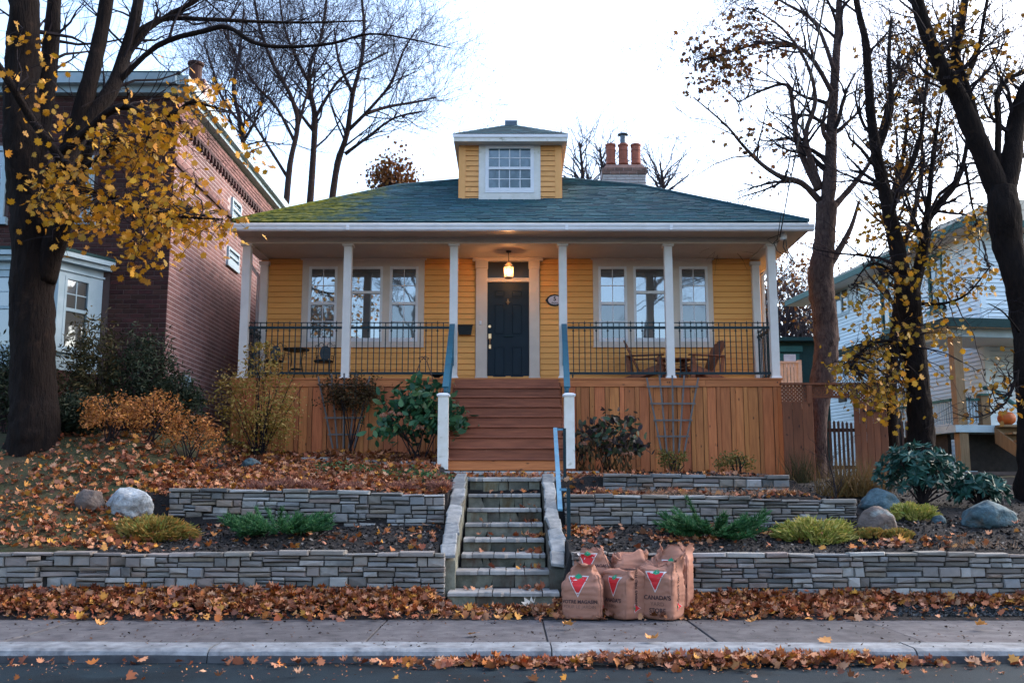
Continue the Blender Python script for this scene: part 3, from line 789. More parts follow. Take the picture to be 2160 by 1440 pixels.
# transom and door case
tx0, tx1, tz0, tz1 = uv(1028, 1116, 545, 587)
tr = MB().box(tx0, tx1, Y_WALL - .004, Y_WALL + .008, tz0, tz1).build('transom_pane', M['pane_t'], house)
MB().box(tx0, tx1, Y_WALL - .045, Y_WALL + .03, dz1 + .01, tz0).build('transom_bar', M['trim'], house)
MB().box(tx0, tx1, Y_WALL - .02, Y_WALL + .02, tz0 - .0, tz0 + .012).build('transom_sill', M['lead'], tr)
for (u0, u1) in ((1003.5, 1028), (1116, 1138)):
    xa, xb, _, _ = uv(u0, u1, 545, 792)
    z_t = zat(547, Y_WALL)
    pl = MB().cham(xa, xb, Y_WALL - .07, Y_WALL + .03, zD, z_t, .01).build('door_pilaster', M['trim'], house)
    MB().cham(xa - .012, xb + .012, Y_WALL - .09, Y_WALL, zD, zD + .22, .01).build('pilaster_base', M['trim'], pl)
    MB().cham(xa - .012, xb + .012, Y_WALL - .09, Y_WALL, z_t - .22, z_t, .01).build('pilaster_capital', M['trim'], pl)
hx0, hx1, hz0, hz1 = uv(1002, 1140, 530, 546.8)
hd = MB().box(hx0, hx1, Y_WALL - .075, Y_WALL, hz0, zCE - .002).build('door_header', M['trim'], house)
MB().box(tx0, tx1, Y_WALL - .05, Y_WALL + .03, tz1, hz0 + .001).build('header_board', M['trim'], hd)
MB().box(hx0 - .05, hx1 + .05, Y_WALL - .11, Y_WALL, zCE - .07, zCE - .003).build('header_crown', M['trim'], hd)
MB().box(dx0 - .03, dx1 + .03, Y_WALL - .12, Y_WALL + .03, zD + .001, zD + .028).build('door_sill', M['lead'], house)
wbox(1011, 1016, 678, 686, Y_WALL - .10, Y_WALL - .071, 'doorbell', M['white'], house)

# ------------------------------------------------------------------ porch
XD0, XD1 = xat(487, 850, Y_SKIRT), xat(1650, 850, Y_SKIRT)
cols = []
for i, u in enumerate((519.5, 733.5, 957.5, 1187, 1410, 1628)):
    x = xat(u, 600, Y_COL)
    cols.append(x)
    m_ = MB()
    w_ = .082
    m_.add([(x + sx * w_ * k, Y_COL + sy * w_ * k, z) for z, k in ((zD, 1), (zBM, .98)) for sx, sy in ((-1, -1), (1, -1), (1, 1), (-1, 1))], MB.BF)
    c_ = m_.build('porch_post', M['post'], house)
    m_ = MB()
    for k0, k1, za, zb_ in ((1.42, 1.12, zD, zD + .07),):
        m_.add([(x + sx * w_ * k, Y_COL + sy * w_ * k, z) for z, k in ((za, k0), (zb_, k1)) for sx, sy in ((-1, -1), (1, -1), (1, 1), (-1, 1))], MB.BF)
    m_.build('post_base', M['post'], c_)
    MB().box(x - .115, x + .115, Y_COL - .115, Y_COL + .115, zBM - .045, zBM - .002).build('post_capital', M['post'], c_)
for u0, u1 in ((548, 564), (1587, 1603)):
    x0, x1, _, _ = uv(u0, u1, 550, 790)
    pl = MB().cham(x0, x1, Y_WALL - .12, Y_WALL, zD, zBM - .05, .008).build('wall_pilaster', M['post'], house)
    MB().box(x0 - .03, x1 + .03, Y_WALL - .14, Y_WALL, zBM - .13, zBM - .05).build('pilaster_capital', M['post'], pl)
zS = zat(487, 19.62)                          # soffit
bx0, bx1 = cols[0] - .12, cols[-1] + .12
MB().box(bx0, bx1, Y_COL - .11, Y_COL + .11, zBM, zS + .02).build('porch_beam', M['soffit'], house)
MB().box(bx0 + .01, bx1 - .01, Y_COL - .118, Y_COL - .111, zBM, zBM + .03).build('beam_moulding', M['trim'], house)
for x in (cols[0], cols[-1]):
    MB().box(x - .1, x + .1, Y_COL + .112, Y_WALL - .01, zBM + .002, zS + .02).build('side_beam', M['soffit'], house)
MB().box(bx0 + .05, bx1 - .05, Y_COL + .1, Y_WALL + .01, zCE, zCE + .05).build('porch_ceiling', M['soffit'], house)
EX0, EX1 = -5.66, 6.005                       # eaves
EY = 19.55
zE = zat(467, EY)
MB().box(EX0 + .03, EX1 - .03, EY + .05, Y_WALL + 9.6, zS, zS + .03).build('soffit', M['soffit'], house)
# deck: joist band, boards seen end on, and the upright skirt boards
MB().box(XD0 + .02, XD1 - .02, Y_SKIRT + .035, Y_WALL + .01, zD - .35, zD - .036).build('deck_frame', M['core'], house)
n = 13
for k in range(n):
    y0, y1 = lerp(Y_SKIRT - .025, Y_WALL, k / n), lerp(Y_SKIRT - .025, Y_WALL, (k + 1) / n) - .005
    MB().box(XD0 - .03, XD1 + .03, y0, y1, zD - .032, zD).build('deck_board', M['deck_h'], house)
zF = zat(815, Y_SKIRT)
for a, b in ((XD0, -2.2), (-2.2, .97), (.97, 3.9), (3.9, XD1)):
    MB().box(a + .002, b - .002, Y_SKIRT - .008, Y_SKIRT + .03, zF, zD - .034).build('fascia_board', M['deck_h'], house)
for u in (1412, 1640, 1408):
    p = at(u, 806, Y_SKIRT - .012)
    MB().tube([p, p + Vector((0, .02, 0))], .014, 8).build('bolt_head', M['black'], house)
BOARDV = MB().cham(-.5, .5, 0, 1, 0, 1, .04).mesh('skirt_board', M['deck'])
x = XD0
k = 0
while x < XD1 - .03:
    w_ = rng.uniform(.085, .10) if k % 2 else rng.uniform(.16, .22)
    w_ = min(w_, XD1 - x)
    xm = x + w_ / 2
    if not (-1.22 < xm < 1.02):
        zb_ = gh(xm, Y_SKIRT - .1) - .12
        piece('skirt_board', BOARDV, house, (xm, Y_SKIRT + (.022 if k % 2 == 0 else .0) + rng.uniform(0, .006), zb_), (w_ - .009, .02, zF - .004 - zb_))
    x += w_; k += 1
MB().box(XD0 + .02, XD1 - .02, Y_SKIRT + .06, Y_SKIRT + .09, 1.2, zF).build('skirt_backing', M['core'], house)
for s_, x in ((-1, XD0), (1, XD1)):
    for k in range(9):
        y0, y1 = lerp(Y_SKIRT + .05, Y_WALL, k / 9), lerp(Y_SKIRT + .05, Y_WALL, (k + 1) / 9)
        MB().box(x - .012, x + .012, y0 + .004, y1 - .004, 1.2, zD - .034).build('skirt_board', M['deck'], house)

# ------------------------------------------------------------------ roof
def rz(d): return zE + (.56 * d if d < 3 else 1.68 + .42 * (d - 3))
DM = (EX1 - EX0) / 2
ap = rz(DM)
m_ = MB()
ringp = []
for d in (0, 3, DM):
    ringp.append([(EX0 + d, EY + d, rz(d)), (EX1 - d, EY + d, rz(d)), (EX1 - d, EY + 2 * DM - d, rz(d)), (EX0 + d, EY + 2 * DM - d, rz(d))])
m_.v = [(x, y, z - .03) for r_ in ringp for x, y, z in r_]
for lv in range(2):
    for k in range(4):
        a, b = lv * 4 + k, lv * 4 + (k + 1) % 4
        m_.f.append((a, b, b + 4, a + 4))
roof = m_.build('roof', M['roofflat'], house)
# overlapping shingles on the front, left and right slopes
def shingles(face, seed):
    r = random.Random(seed)
    V = []
    ex_ = .135
    sl1, sl2 = math.hypot(1, .56), math.hypot(1, .42)
    total = 3 * sl1 + (DM - 3) * sl2
    nrow = int(total / ex_)
    def dd(s):
        return s / sl1 if s < 3 * sl1 else 3 + (s - 3 * sl1) / sl2
    for i in range(nrow):
        s0, s1 = i * ex_, min(total, (i + 1.25) * ex_)
        d0, d1 = dd(s0), dd(s1)
        a, b = -DM + d0, DM - d0
        x = a - r.uniform(0, .2)
        while x < b:
            w_ = r.choice((.14, .2, .26, .33))
            xa, xb = max(a, x + .003), min(b, x + w_ - .003)
            x += w_
            if xb - xa < .02: continue
            lift = .018 + r.uniform(0, .016)
            dj = d0 - r.uniform(0, .012)
            xa2, xb2 = max(-DM + d1, min(xa, DM - d1)), max(-DM + d1, min(xb, DM - d1))
            P = [(xa, dj, rz(max(dj, 0)) + lift - (.012 if dj < 0 else 0)), (xb, dj, rz(max(dj, 0)) + lift - (.012 if dj < 0 else 0)), (xb2, d1, rz(d1) + .003), (xa2, d1, rz(d1) + .003)]
            F_ = [(xa, dj, rz(max(dj, 0)) - .004), (xb, dj, rz(max(dj, 0)) - .004), P[1], P[0]]
            V.append(P); V.append(F_)
    V = np.array(V)
    cx, cy = (EX0 + EX1) / 2, EY + DM
    lx, ld, lz = V[:, :, 0], V[:, :, 1] - DM, V[:, :, 2]
    if face == 0: X, Yv = cx + lx, cy + ld
    elif face == 1: X, Yv = cx + ld, cy - lx
    else: X, Yv = cx - ld, cy + lx
    return np.stack([X, Yv, lz], -1)
# moss grows through the shingles at the left end
def add_moss(mat):
    t = mat.node_tree; N, L = t.nodes, t.links
    b = N['Principled BSDF']; src = b.inputs['Base Color'].links[0].from_socket
    geo = N.new('ShaderNodeNewGeometry'); sep = N.new('ShaderNodeSeparateXYZ'); L.new(geo.outputs['Position'], sep.inputs[0])
    mr = N.new('ShaderNodeMapRange'); mr.inputs['From Min'].default_value = -5.2; mr.inputs['From Max'].default_value = -0.9; mr.inputs['To Min'].default_value = 0.42; mr.inputs['To Max'].default_value = -0.30
    L.new(sep.outputs[0], mr.inputs['Value'])
    nz = N.new('ShaderNodeTexNoise'); nz.inputs['Scale'].default_value = 2.2; nz.inputs['Detail'].default_value = 8; nz.inputs['Roughness'].default_value = .75
    L.new(geo.outputs['Position'], nz.inputs['Vector'])
    ad = N.new('ShaderNodeMath'); ad.operation = 'ADD'; L.new(nz.outputs[0], ad.inputs[0]); L.new(mr.outputs[0], ad.inputs[1])
    st_ = N.new('ShaderNodeMapRange'); st_.inputs['From Min'].default_value = .50; st_.inputs['From Max'].default_value = .72; L.new(ad.outputs[0], st_.inputs['Value'])
    n2 = N.new('ShaderNodeTexNoise'); n2.inputs['Scale'].default_value = 9; L.new(geo.outputs['Position'], n2.inputs['Vector'])
    mc = N.new('ShaderNodeMix'); mc.data_type = 'RGBA'; mc.inputs[6].default_value = (0.032, 0.055, 0.010, 1); mc.inputs[7].default_value = (0.16, 0.15, 0.012, 1)
    mr3 = N.new('ShaderNodeMapRange'); mr3.inputs['From Min'].default_value = .35; mr3.inputs['From Max'].default_value = .65; L.new(n2.outputs[0], mr3.inputs['Value']); L.new(mr3.outputs[0], mc.inputs[0])
    mx = N.new('ShaderNodeMix'); mx.data_type = 'RGBA'; L.new(st_.outputs[0], mx.inputs[0]); L.new(src, mx.inputs[6]); L.new(mc.outputs[2], mx.inputs[7])
    L.new(mx.outputs[2], b.inputs['Base Color'])
add_moss(M['shingle']); add_moss(M['roofflat'])
for face in (0, 1, 2):
    o = np_object('shingle_courses', shingles(face, 40 + face), 4, M['shingle'], roof, 'stuff')
for sx in (0, 1):                             # hip caps
    m_ = MB()
    P = [Vector(ringp[0][sx]), Vector(ringp[1][sx]), Vector(ringp[2][sx])]
    m_.tube([p + Vector((0, 0, .02)) for p in P], .045, 6)
    m_.build('hip_cap', M['roofflat'], roof)
# drip edge, fascia, gutter
zg0, zg1 = zat(487, EY - .08), zat(474.5, EY - .08)
fs = MB().box(EX0, EX1, EY - .02, EY + .04, zg0 + .02, zE - .035).build('eave_fascia', M['fascia'], roof)
for a, b in ((EX0, EX0 + .02), (EX1 - .02, EX1)): MB().box(a, b, EY + .045, EY + 2 * DM, zg0 + .02, zE - .035).build('eave_fascia', M['fascia'], roof)
gp = [(EY - .025, zg1), (EY - .025, zg0), (EY - .10, zg0), (EY - .125, zg0 + .03), (EY - .125, zg0 + .06), (EY - .145, zg1 - .015), (EY - .145, zg1), (EY - .13, zg1)]
gb = MB(); n = len(gp)
for x in (EX0 - .05, EX1 + .07): gb.v += [(x, y, z) for y, z in gp]
gb.f = [(i, (i + 1) % n, (i + 1) % n + n, i + n) for i in range(n)] + [tuple(range(n)), tuple(range(n, 2 * n))[::-1]]
gb.build('gutter', M['gutter'], house)
for xj in (-3.3, 1.1, 3.2): MB().box(xj - .03, xj + .03, EY - .149, EY - .12, zg0 + .005, zg1 + .003).build('gutter_joint', M['gutter'], house)
for x, ux in ((XW0 - .06, 540), (XW1 + .06, 1611)):
    q = [(x, Y_WALL + .1, zD - 1.5), (x, Y_WALL + .1, zBM - .35), (x + (.16 if x > 0 else -.16), Y_WALL - .05, zBM - .12), (x + (.16 if x > 0 else -.16), Y_WALL - .05, zS - .002)]
    MB().tube(q, .045, 8).build('downspout', M['gutter'], house, smooth=True)
# ------------------------------------------------------------------ dormer
YD = 21.35
qx0, qx1 = xat(968, 360, YD), xat(1184.5, 360, YD)
qz0, qz1 = zat(426, YD) - .05, zat(297, YD)
MB().box(qx0 + .005, qx1 - .005, YD + .012, YD + 4.2, qz0 - .3, qz1).build('dormer_wall', M['dormer_paint'], house)
cbw = .15
wx0, wx1, wz0, wz1 = uv(1010, 1140, 299, 425, YD)
siding(house, unit_board(M['dormer_paint'], 'dormer_board'), qx0 + cbw, qx1 - cbw, qz0 + .05, qz1 - .0, YD, [(wx0, wx1, wz0 - .3, wz1 + .3)], .115, 'dormer_board')
for a, b in ((qx0, qx0 + cbw), (qx1 - cbw, qx1)): MB().box(a, b, YD - .03, YD + .05, qz0, qz1).build('corner_board', M['dormer_paint'], house)
for s_, x in ((-1, qx0), (1, qx1)):
    for k in range(16):
        zz = qz0 + k * .115
        MB().box(x - (.012 if s_ < 0 else 0), x + (.012 if s_ > 0 else 0), YD + .06, YD + 3.8, zz + .004, zz + .112).build('dormer_side_board', M['dormer_paint'], house)
ring(MB(), wx0, wx1, qz0 + .02, qz1, YD - .045, YD, (wx1 - wx0) * .11, wt=.06, wb=.26).build('dormer_casing', M['dirty_white'], house)
ax0, ax1, az0, az1 = uv(1024, 1126, 308, 408, YD)
window(house, ax0, ax1, az0, az1, YD - .02, 'twelve', M['pane_s'], name='dormer_window', fw=.075)
YE = YD - .32
ex0, ex1 = xat(957, 290, YE), xat(1197, 290, YE)
ez0, ez1 = zat(298, YE), zat(284, YE)
dr = MB().box(ex0, ex1, YE, YE + .03, ez0, ez1).build('dormer_fascia', M['dirty_white'], house)
MB().box(ex0 - .015, ex1 + .015, YE - .02, YE - .001, ez0 + .09, ez1 + .01).build('dormer_gutter', M['gutter'], house)
for a in (ex0, ex1 - .02): MB().box(a, a + .02, YE + .031, YD + 4.2, ez0, ez1).build('dormer_side_fascia', M['dirty_white'], house)
MB().box(ex0 + .021, ex1 - .021, YE + .031, YD + 4.2, ez0 + .01, ez0 + .03).build('dormer_soffit', M['soffit'], house)
ya, za = YE + 1.32, zat(263, YE + 1.32)
xc = (ex0 + ex1) / 2
m_ = MB().add([(ex0 - .02, YE - .03, ez1 + .012), (ex1 + .02, YE - .03, ez1 + .012), (ex1 + .02, YD + 4.2, ez1 + .012), (ex0 - .02, YD + 4.2, ez1 + .012), (xc - .05, ya, za), (xc + .05, ya, za), (xc + .05, YD + 4.2, za), (xc - .05, YD + 4.2, za)],
              [(0, 1, 5, 4), (1, 2, 6, 5), (3, 0, 4, 7), (4, 5, 6, 7), (2, 3, 7, 6), (0, 3, 2, 1)])
dfr = m_.build('dormer_roof', M['roofflat'], house)
nrow = 9
V = []
for i in range(nrow):
    t0, t1 = i / nrow, min(1, (i + 1.2) / nrow)
    x = ex0
    while x < ex1:
        w_ = rng.choice((.15, .2, .28))
        f_ = lambda xx, t: max(lerp(ex0 - .02, xc - .05, t), min(lerp(ex1 + .02, xc + .05, t), xx))
        g = lambda t, o: (lerp(YE - .03, ya, t), lerp(ez1 + .012, za, t) + o)
        a, b = x + .003, x + w_ - .003
        y0, z0 = g(t0, .014 + rng.uniform(0, .006)); y1, z1 = g(t1, .003)
        if f_(b, t0) - f_(a, t0) > .01:
            V.append([(f_(a, t0), y0, z0), (f_(b, t0), y0, z0), (f_(b, t1), y1, z1), (f_(a, t1), y1, z1)])
        x += w_
np_object('dormer_shingles', np.array(V), 4, M['shingle'], dfr, 'stuff')
vx0, vx1, vz0, vz1 = uv(1065, 1092, 258, 272, ya)
MB().cham(vx0, vx1, ya - .15, ya + .25, vz0 - .05, vz1, .02).build('roof_vent', M['lead'], dfr)
# ------------------------------------------------------------------ chimney
YC = 26.2
ch = empty('chimney', at(1318, 400, YC), None)
tag(ch, 'pale painted brick chimney with three terracotta pots behind the roof ridge', 'chimney')
def chim(u0, u1, v0, v1, mat, name, dy=0):
    x0, x1, z0, z1 = uv(u0, u1, v0, v1, YC)
    return x0, x1, z0, z1
x0, x1, z0, z1 = chim(1272, 1363, 368, 400, 0, 0)
mb_ = MB()
rows = int((z1 - z0 + 1.6) / .085)
def brick_stack(x0, x1, z0, z1, yf, mat, name, parent, dep=.75):
    V = MB(); n = round((z1 - z0) / .08); e = (z1 - z0) / n
    for i in range(n):
        off = .12 if i % 2 else 0
        x = x0 - off
        while x < x1:
            a, b = max(x0, x), min(x1, x + .24)
            if b - a > .02: V.cham(a + .006, b - .006, yf, yf + .1, z0 + i * e + .006, z0 + (i + 1) * e - .006, .008)
            x += .24
    V.build(name, mat, parent)['kind'] = 'stuff'
    MB().box(x0 + .015, x1 - .015, yf + .02, yf + dep, z0, z1 - .004).build('stack_core', M['mortar_p'], parent)
brick_stack(x0, x1, z0 - 1.4, z1, YC, M['chimney'], 'stack_bricks', ch)
brick_stack(x0 - .03, x1 + .03, z1 + .001, zat(354, YC), YC - .03, M['chimney_old'], 'collar_bricks', ch, .8)
x0b, x1b, z0b, z1b = chim(1275, 1360, 345, 354, 0, 0)
MB().add([(x0b - .02, YC - .02, z0b), (x1b + .02, YC - .02, z0b), (x1b + .02, YC + .76, z0b), (x0b - .02, YC + .76, z0b), (x0b + .06, YC + .08, z1b), (x1b - .06, YC + .08, z1b), (x1b - .06, YC + .68, z1b), (x0b + .06, YC + .68, z1b)], MB.BF).build('mortar_cap', M['chimney_old'], ch)
for u in (1288.5, 1315, 1341.5):
    p = at(u, 347, YC + .35)
    h = zat(305, YC + .35) - p.z
    k = h / .52
    pt = MB().lathe([(.135, 0), (.14, .02 * k), (.128, .10 * k), (.135, .115 * k), (.128, .13 * k), (.132, .34 * k), (.142, .355 * k), (.132, .37 * k), (.13, .46 * k), (.15, .475 * k), (.15, .51 * k), (.135, .52 * k)], (p.x, p.y, p.z), 16).build('chimney_pot', M['terra'], ch, smooth=False)
    if u == 1315:
        MB().lathe([(.09, 0), (.10, .03), (.082, .05), (.08, .26), (.05, .27), (.15, .275), (.15, .295), (.06, .32)], (p.x, p.y, p.z + h), 14).build('flue_cowl', M['lead'], pt)

# ------------------------------------------------------------------ wooden stairs with newels and handrails
YN = 17.62
sx0, sx1 = xat(944, 985, YN + .1), xat(1191, 985, YN + .1)
zL = zat(992, YN)
ws = empty('wooden_stairs', ((sx0 + sx1) / 2, YN, zL), 'wide red-brown wooden stairs up to the porch with teal handrails', 'stairs')
NR = 9
rise = (zD - .03 - zL) / (NR + .0)
run = (Y_SKIRT - .02 - YN) / NR
for i in range(NR):
    y = YN + i * run
    z = zL + (i + 1) * rise
    MB().cham(sx0, sx1, y, y + .03, zL + i * rise + .004, z - .036, .004).build('riser', M['deck_h'] if i == 0 else M['step'], ws)
    if i < NR - 1: MB().cham(sx0 - .02, sx1 + .02, y - .035, y + run + .02, z - .034, z, .008).build('tread', M['step'], ws)
for x in (sx0 - .025, sx1 + .025):
    MB().add([(x - .02, YN + .01, zL), (x + .02, YN + .01, zL), (x + .02, Y_SKIRT - .02, zL), (x - .02, Y_SKIRT - .02, zL), (x - .02, YN + .01, zL + rise - .04), (x + .02, YN + .01, zL + rise - .04), (x + .02, Y_SKIRT - .02, zD - .09), (x - .02, Y_SKIRT - .02, zD - .09)], MB.BF).build('stringer', M['step'], ws)
for u, vb, ct in ((934, 990, 952), (1201.5, 988, 1193)):
    p = at(u, vb, YN - .05)
    ztop = zat(836, YN - .05)
    w_ = .092
    nw = MB().add([(p.x + sx * w_ * k, p.y + sy * w_ * k, z) for z, k in ((p.z, 1), (ztop, .96)) for sx, sy in ((-1, -1), (1, -1), (1, 1), (-1, 1))], MB.BF).build('newel_post', M['dirty_white'], ws)
    cp = MB()
    for (k0, za_), (k1, zb_) in zip([(1.2, ztop), (1.25, ztop + .03), (.8, ztop + .055)], [(1.25, ztop + .03), (.8, ztop + .055), (.2, ztop + .065)]):
        cp.add([(p.x + sx * w_ * k, p.y + sy * w_ * k, z) for z, k in ((za_, k0), (zb_, k1)) for sx, sy in ((-1, -1), (1, -1), (1, 1), (-1, 1))], MB.BF)
    cp.build('newel_cap', M['white'], nw)
    a = Vector((p.x + (.03 if u < 1000 else -.03), p.y + .02, ztop + .05))
    b = at(ct + (2 if u < 1000 else -3), 694, Y_COL - .15)
    rl = MB().beam(a + Vector((0, 0, .02)), b, .06, .15, (1, 0, 0)).build('handrail', M['teal'], ws)
    MB().beam(a + Vector((0, -.01, .115)), b + Vector((0, 0, .095)), .11, .035, (1, 0, 0)).build('handrail_cap', M['teal'], rl)
    MB().beam(b + Vector((0, .0, .1)), b + Vector((0, 0, -.75)), .075, .06, (1, 0, 0)).build('handrail_end', M['teal'], rl)
    MB().beam(a + Vector((0, .1, -.55)), b + Vector((0, 0, -.62)), .05, .09, (1, 0, 0)).build('lower_rail', M['teal'], rl)

# ------------------------------------------------------------------ iron railings between the posts
FIN = MB().lathe([(.006, 0), (.016, .012), (.006, .024), (.006, .05), (.02, .062), (.006, .078), (.010, .10), (.001, .125)], (0, 0, 0), 6).mesh('finial', M['iron'])
KNU = MB().lathe([(.008, 0), (.022, .016), (.022, .03), (.008, .046)], (0, 0, 0), 6).mesh('knuckle', M['iron'])
BAL = MB().box(-.009, .009, -.009, .009, 0, 1).mesh('baluster', M['iron'])
zr_t, zr_m, zr_b = zat(680.5, Y_COL), zat(691, Y_COL), zat(787, Y_COL)
zu = zat(689.5, Y_COL)
def railing(P, Q, label, seed):
    P, Q = Vector(P), Vector(Q)
    L_ = (Q - P).length; d = (Q - P) / L_
    rt = empty('porch_railing', ((P + Q) / 2).to_tuple()[:2] + (zr_b,), label, 'railing', 'iron railings between the porch posts')
    up = lambda t, z: Vector((lerp(P.x, Q.x, t), lerp(P.y, Q.y, t), z))
    MB().beam(up(0, zr_t), up(1, zr_t), .03, .016).build('top_rail', M['iron'], rt)
    MB().beam(up(0, zr_m), up(1, zr_m), .04, .05).build('middle_rail', M['iron'], rt)
    MB().beam(up(0, zr_b), up(1, zr_b), .035, .05).build('bottom_rail', M['iron'], rt)
    n = max(4, round(L_ / .118))
    for i in range(1, n):
        t = i / n
        tall = i % 2 == 0
        if i in (n // 2 + 1, n // 2): tall = True
        z1 = zr_t - .008 if tall else zr_m + .03
        piece('baluster', BAL, rt, up(t, zr_b), (1, 1, z1 - zr_b))
        if not tall:
            piece('finial', FIN, rt, up(t, zr_m + .022))
            piece('knuckle', KNU, rt, up(t, zr_m - .085))
    for t in (.05, .95):
        MB().beam(up(t, zD), up(t, zr_b), .03, .03, (1, 0, 0)).build('foot', M['iron'], rt)
secs = [(0, 1, 'leftmost'), (1, 2, 'second from the left'), (3, 4, 'second from the right'), (4, 5, 'rightmost')]
LB = ['iron porch railing in front of the small black patio set', 'iron porch railing left of the wooden stairs', 'iron porch railing right of the wooden stairs, before the left wooden armchair', 'iron porch railing at the right front corner, before the right wooden armchair']
for (a, b, _), lb in zip(secs, LB):
    railing((cols[a] + .09, Y_COL, 0), (cols[b] - .09, Y_COL, 0), lb, a)
railing((cols[0], Y_COL + .09, 0), (cols[0] + .01, Y_WALL - .12, 0), 'short iron side railing at the left end of the porch', 8)
railing((cols[5], Y_COL + .09, 0), (cols[5] - .01, Y_WALL - .12, 0), 'short iron side railing at the right end of the porch', 9)
# ================================================================== things on the porch
from mathutils import noise as mnoise
def text_tris(body, size, bold=0.0):
    """flat outline of a line of lettering, centred, as points and faces in x,z"""
    cu = bpy.data.curves.new('lettering', 'FONT')
    cu.body = body; cu.size = size; cu.align_x = 'CENTER'; cu.align_y = 'CENTER'; cu.offset = bold; cu.resolution_u = 3
    o = bpy.data.objects.new('lettering', cu)
    me = o.to_mesh()
    vs = [(v.co.x, v.co.y) for v in me.vertices]; fs = [tuple(p.vertices) for p in me.polygons]
    o.to_mesh_clear()
    bpy.data.objects.remove(o); bpy.data.curves.remove(cu)
    return vs, fs
# hanging lantern
YL = 20.95
c = at(1073, 587, YL)
zt_ = zat(553, YL)
ln = empty('porch_lantern', c, 'lit brass lantern with glass sides hanging in front of the door', 'lantern')
h = zt_ - c.z
m_ = MB().lathe([(.085, 0), (.10, .012), (.10, .03), (.085, .03)], c, 8); m_.build('lantern_base', M['brass'], ln)
lg = bpy.data.materials.new('lantern_glass'); lg.use_nodes = True
t = lg.node_tree; b_ = t.nodes['Principled BSDF']; b_.inputs['Base Color'].default_value = (1.0, 0.72, 0.38, 1); b_.inputs['Roughness'].default_value = .25
b_.inputs['Transmission Weight'].default_value = .2; b_.inputs['Emission Color'].default_value = (1.0, 0.30, 0.05, 1); b_.inputs['Emission Strength'].default_value = .55
tp = t.nodes.new('ShaderNodeBsdfTransparent'); ms = t.nodes.new('ShaderNodeMixShader'); ms.inputs[0].default_value = .5
t.links.new(tp.outputs[0], ms.inputs[1]); t.links.new(b_.outputs[0], ms.inputs[2]); t.links.new(ms.outputs[0], t.nodes['Material Output'].inputs[0])
for k in range(6):
    a0, a1 = math.pi / 3 * k, math.pi / 3 * (k + 1)
    p0, p1 = Vector((math.cos(a0), math.sin(a0), 0)), Vector((math.cos(a1), math.sin(a1), 0))
    MB().add([c + p0 * .088 + Vector((0, 0, .03)), c + p1 * .088 + Vector((0, 0, .03)), c + p1 * .098 + Vector((0, 0, h * .70)), c + p0 * .098 + Vector((0, 0, h * .70))], [(0, 1, 2, 3)]).build('glass_side', lg, ln)
    MB().add([c + p0 * .092 + Vector((0, 0, h * .74)), c + p1 * .092 + Vector((0, 0, h * .74)), c + p1 * .03 + Vector((0, 0, h * .97)), c + p0 * .03 + Vector((0, 0, h * .97))], [(0, 1, 2, 3)]).build('glass_top', lg, ln)
    MB().beam(c + p0 * .092 + Vector((0, 0, .03)), c + p0 * .102 + Vector((0, 0, h * .7)), .012, .012).beam(c + p0 * .096 + Vector((0, 0, h * .74)), c + p0 * .032 + Vector((0, 0, h * .97)), .010, .010).build('lantern_bar', M['brass'], ln)
MB().lathe([(.106, h * .69), (.112, h * .71), (.108, h * .745), (.09, h * .745)], c, 12).build('lantern_band', M['black'], ln)
MB().lathe([(.034, h * .965), (.03, h), (.008, h * 1.06)], c, 8).build('lantern_cap', M['brass'], ln)
MB().tube([c + Vector((0, 0, h)), (c.x, c.y, zCE - .02)], .009, 5).lathe([(.05, zCE - c.z - .03), (.06, zCE - c.z - .001)], c, 10).build('hanging_chain', M['black'], ln)
MB().tube([c + Vector((0, 0, .03)), c + Vector((0, 0, h * .30))], .014, 6).build('candle_sleeve', M['white'], ln)
MB().lathe([(.012, h * .30), (.024, h * .40), (.020, h * .50), (.004, h * .60)], c, 8).build('bulb', emit('bulb_glow', (1.0, 0.55, 0.22, 1), 12), ln)
pl = bpy.data.lights.new('lantern_light', 'POINT'); pl.energy = 10; pl.color = (1.0, 0.50, 0.20); pl.shadow_soft_size = .05
po = bpy.data.objects.new('lantern_light', pl); link(po, ln, c + Vector((0, 0, h * .45)))

# letter box on the wall
bx = empty('letter_box', W(980, 705), 'black metal letter box on the yellow wall left of the door', 'letter box')
x0, x1, z0, z1 = uv(965, 997, 684, 707)
MB().add([(x0, Y_WALL - .02, z1 - .02), (x1, Y_WALL - .02, z1 - .02), (x1 - .03, Y_WALL - .02, z0), (x0 + .03, Y_WALL - .02, z0), (x0, Y_WALL - .13, z1 - .05), (x1, Y_WALL - .13, z1 - .05), (x1 - .03, Y_WALL - .12, z0), (x0 + .03, Y_WALL - .12, z0)], [(0, 1, 2, 3), (7, 6, 5, 4), (0, 4, 5, 1), (1, 5, 6, 2), (2, 6, 7, 3), (3, 7, 4, 0)]).build('box_body', M['black'], bx)
MB().add([(x0 - .01, Y_WALL - .02, z1), (x1 + .01, Y_WALL - .02, z1), (x1 + .01, Y_WALL - .145, z1 - .045), (x0 - .01, Y_WALL - .145, z1 - .045), (x0 - .01, Y_WALL - .02, z1 - .012), (x1 + .01, Y_WALL - .02, z1 - .012), (x1 + .01, Y_WALL - .145, z1 - .06), (x0 - .01, Y_WALL - .145, z1 - .06)], [(0, 1, 2, 3), (4, 7, 6, 5), (0, 4, 5, 1), (1, 5, 6, 2), (2, 6, 7, 3), (3, 7, 4, 0)]).build('box_lid', M['black'], bx)
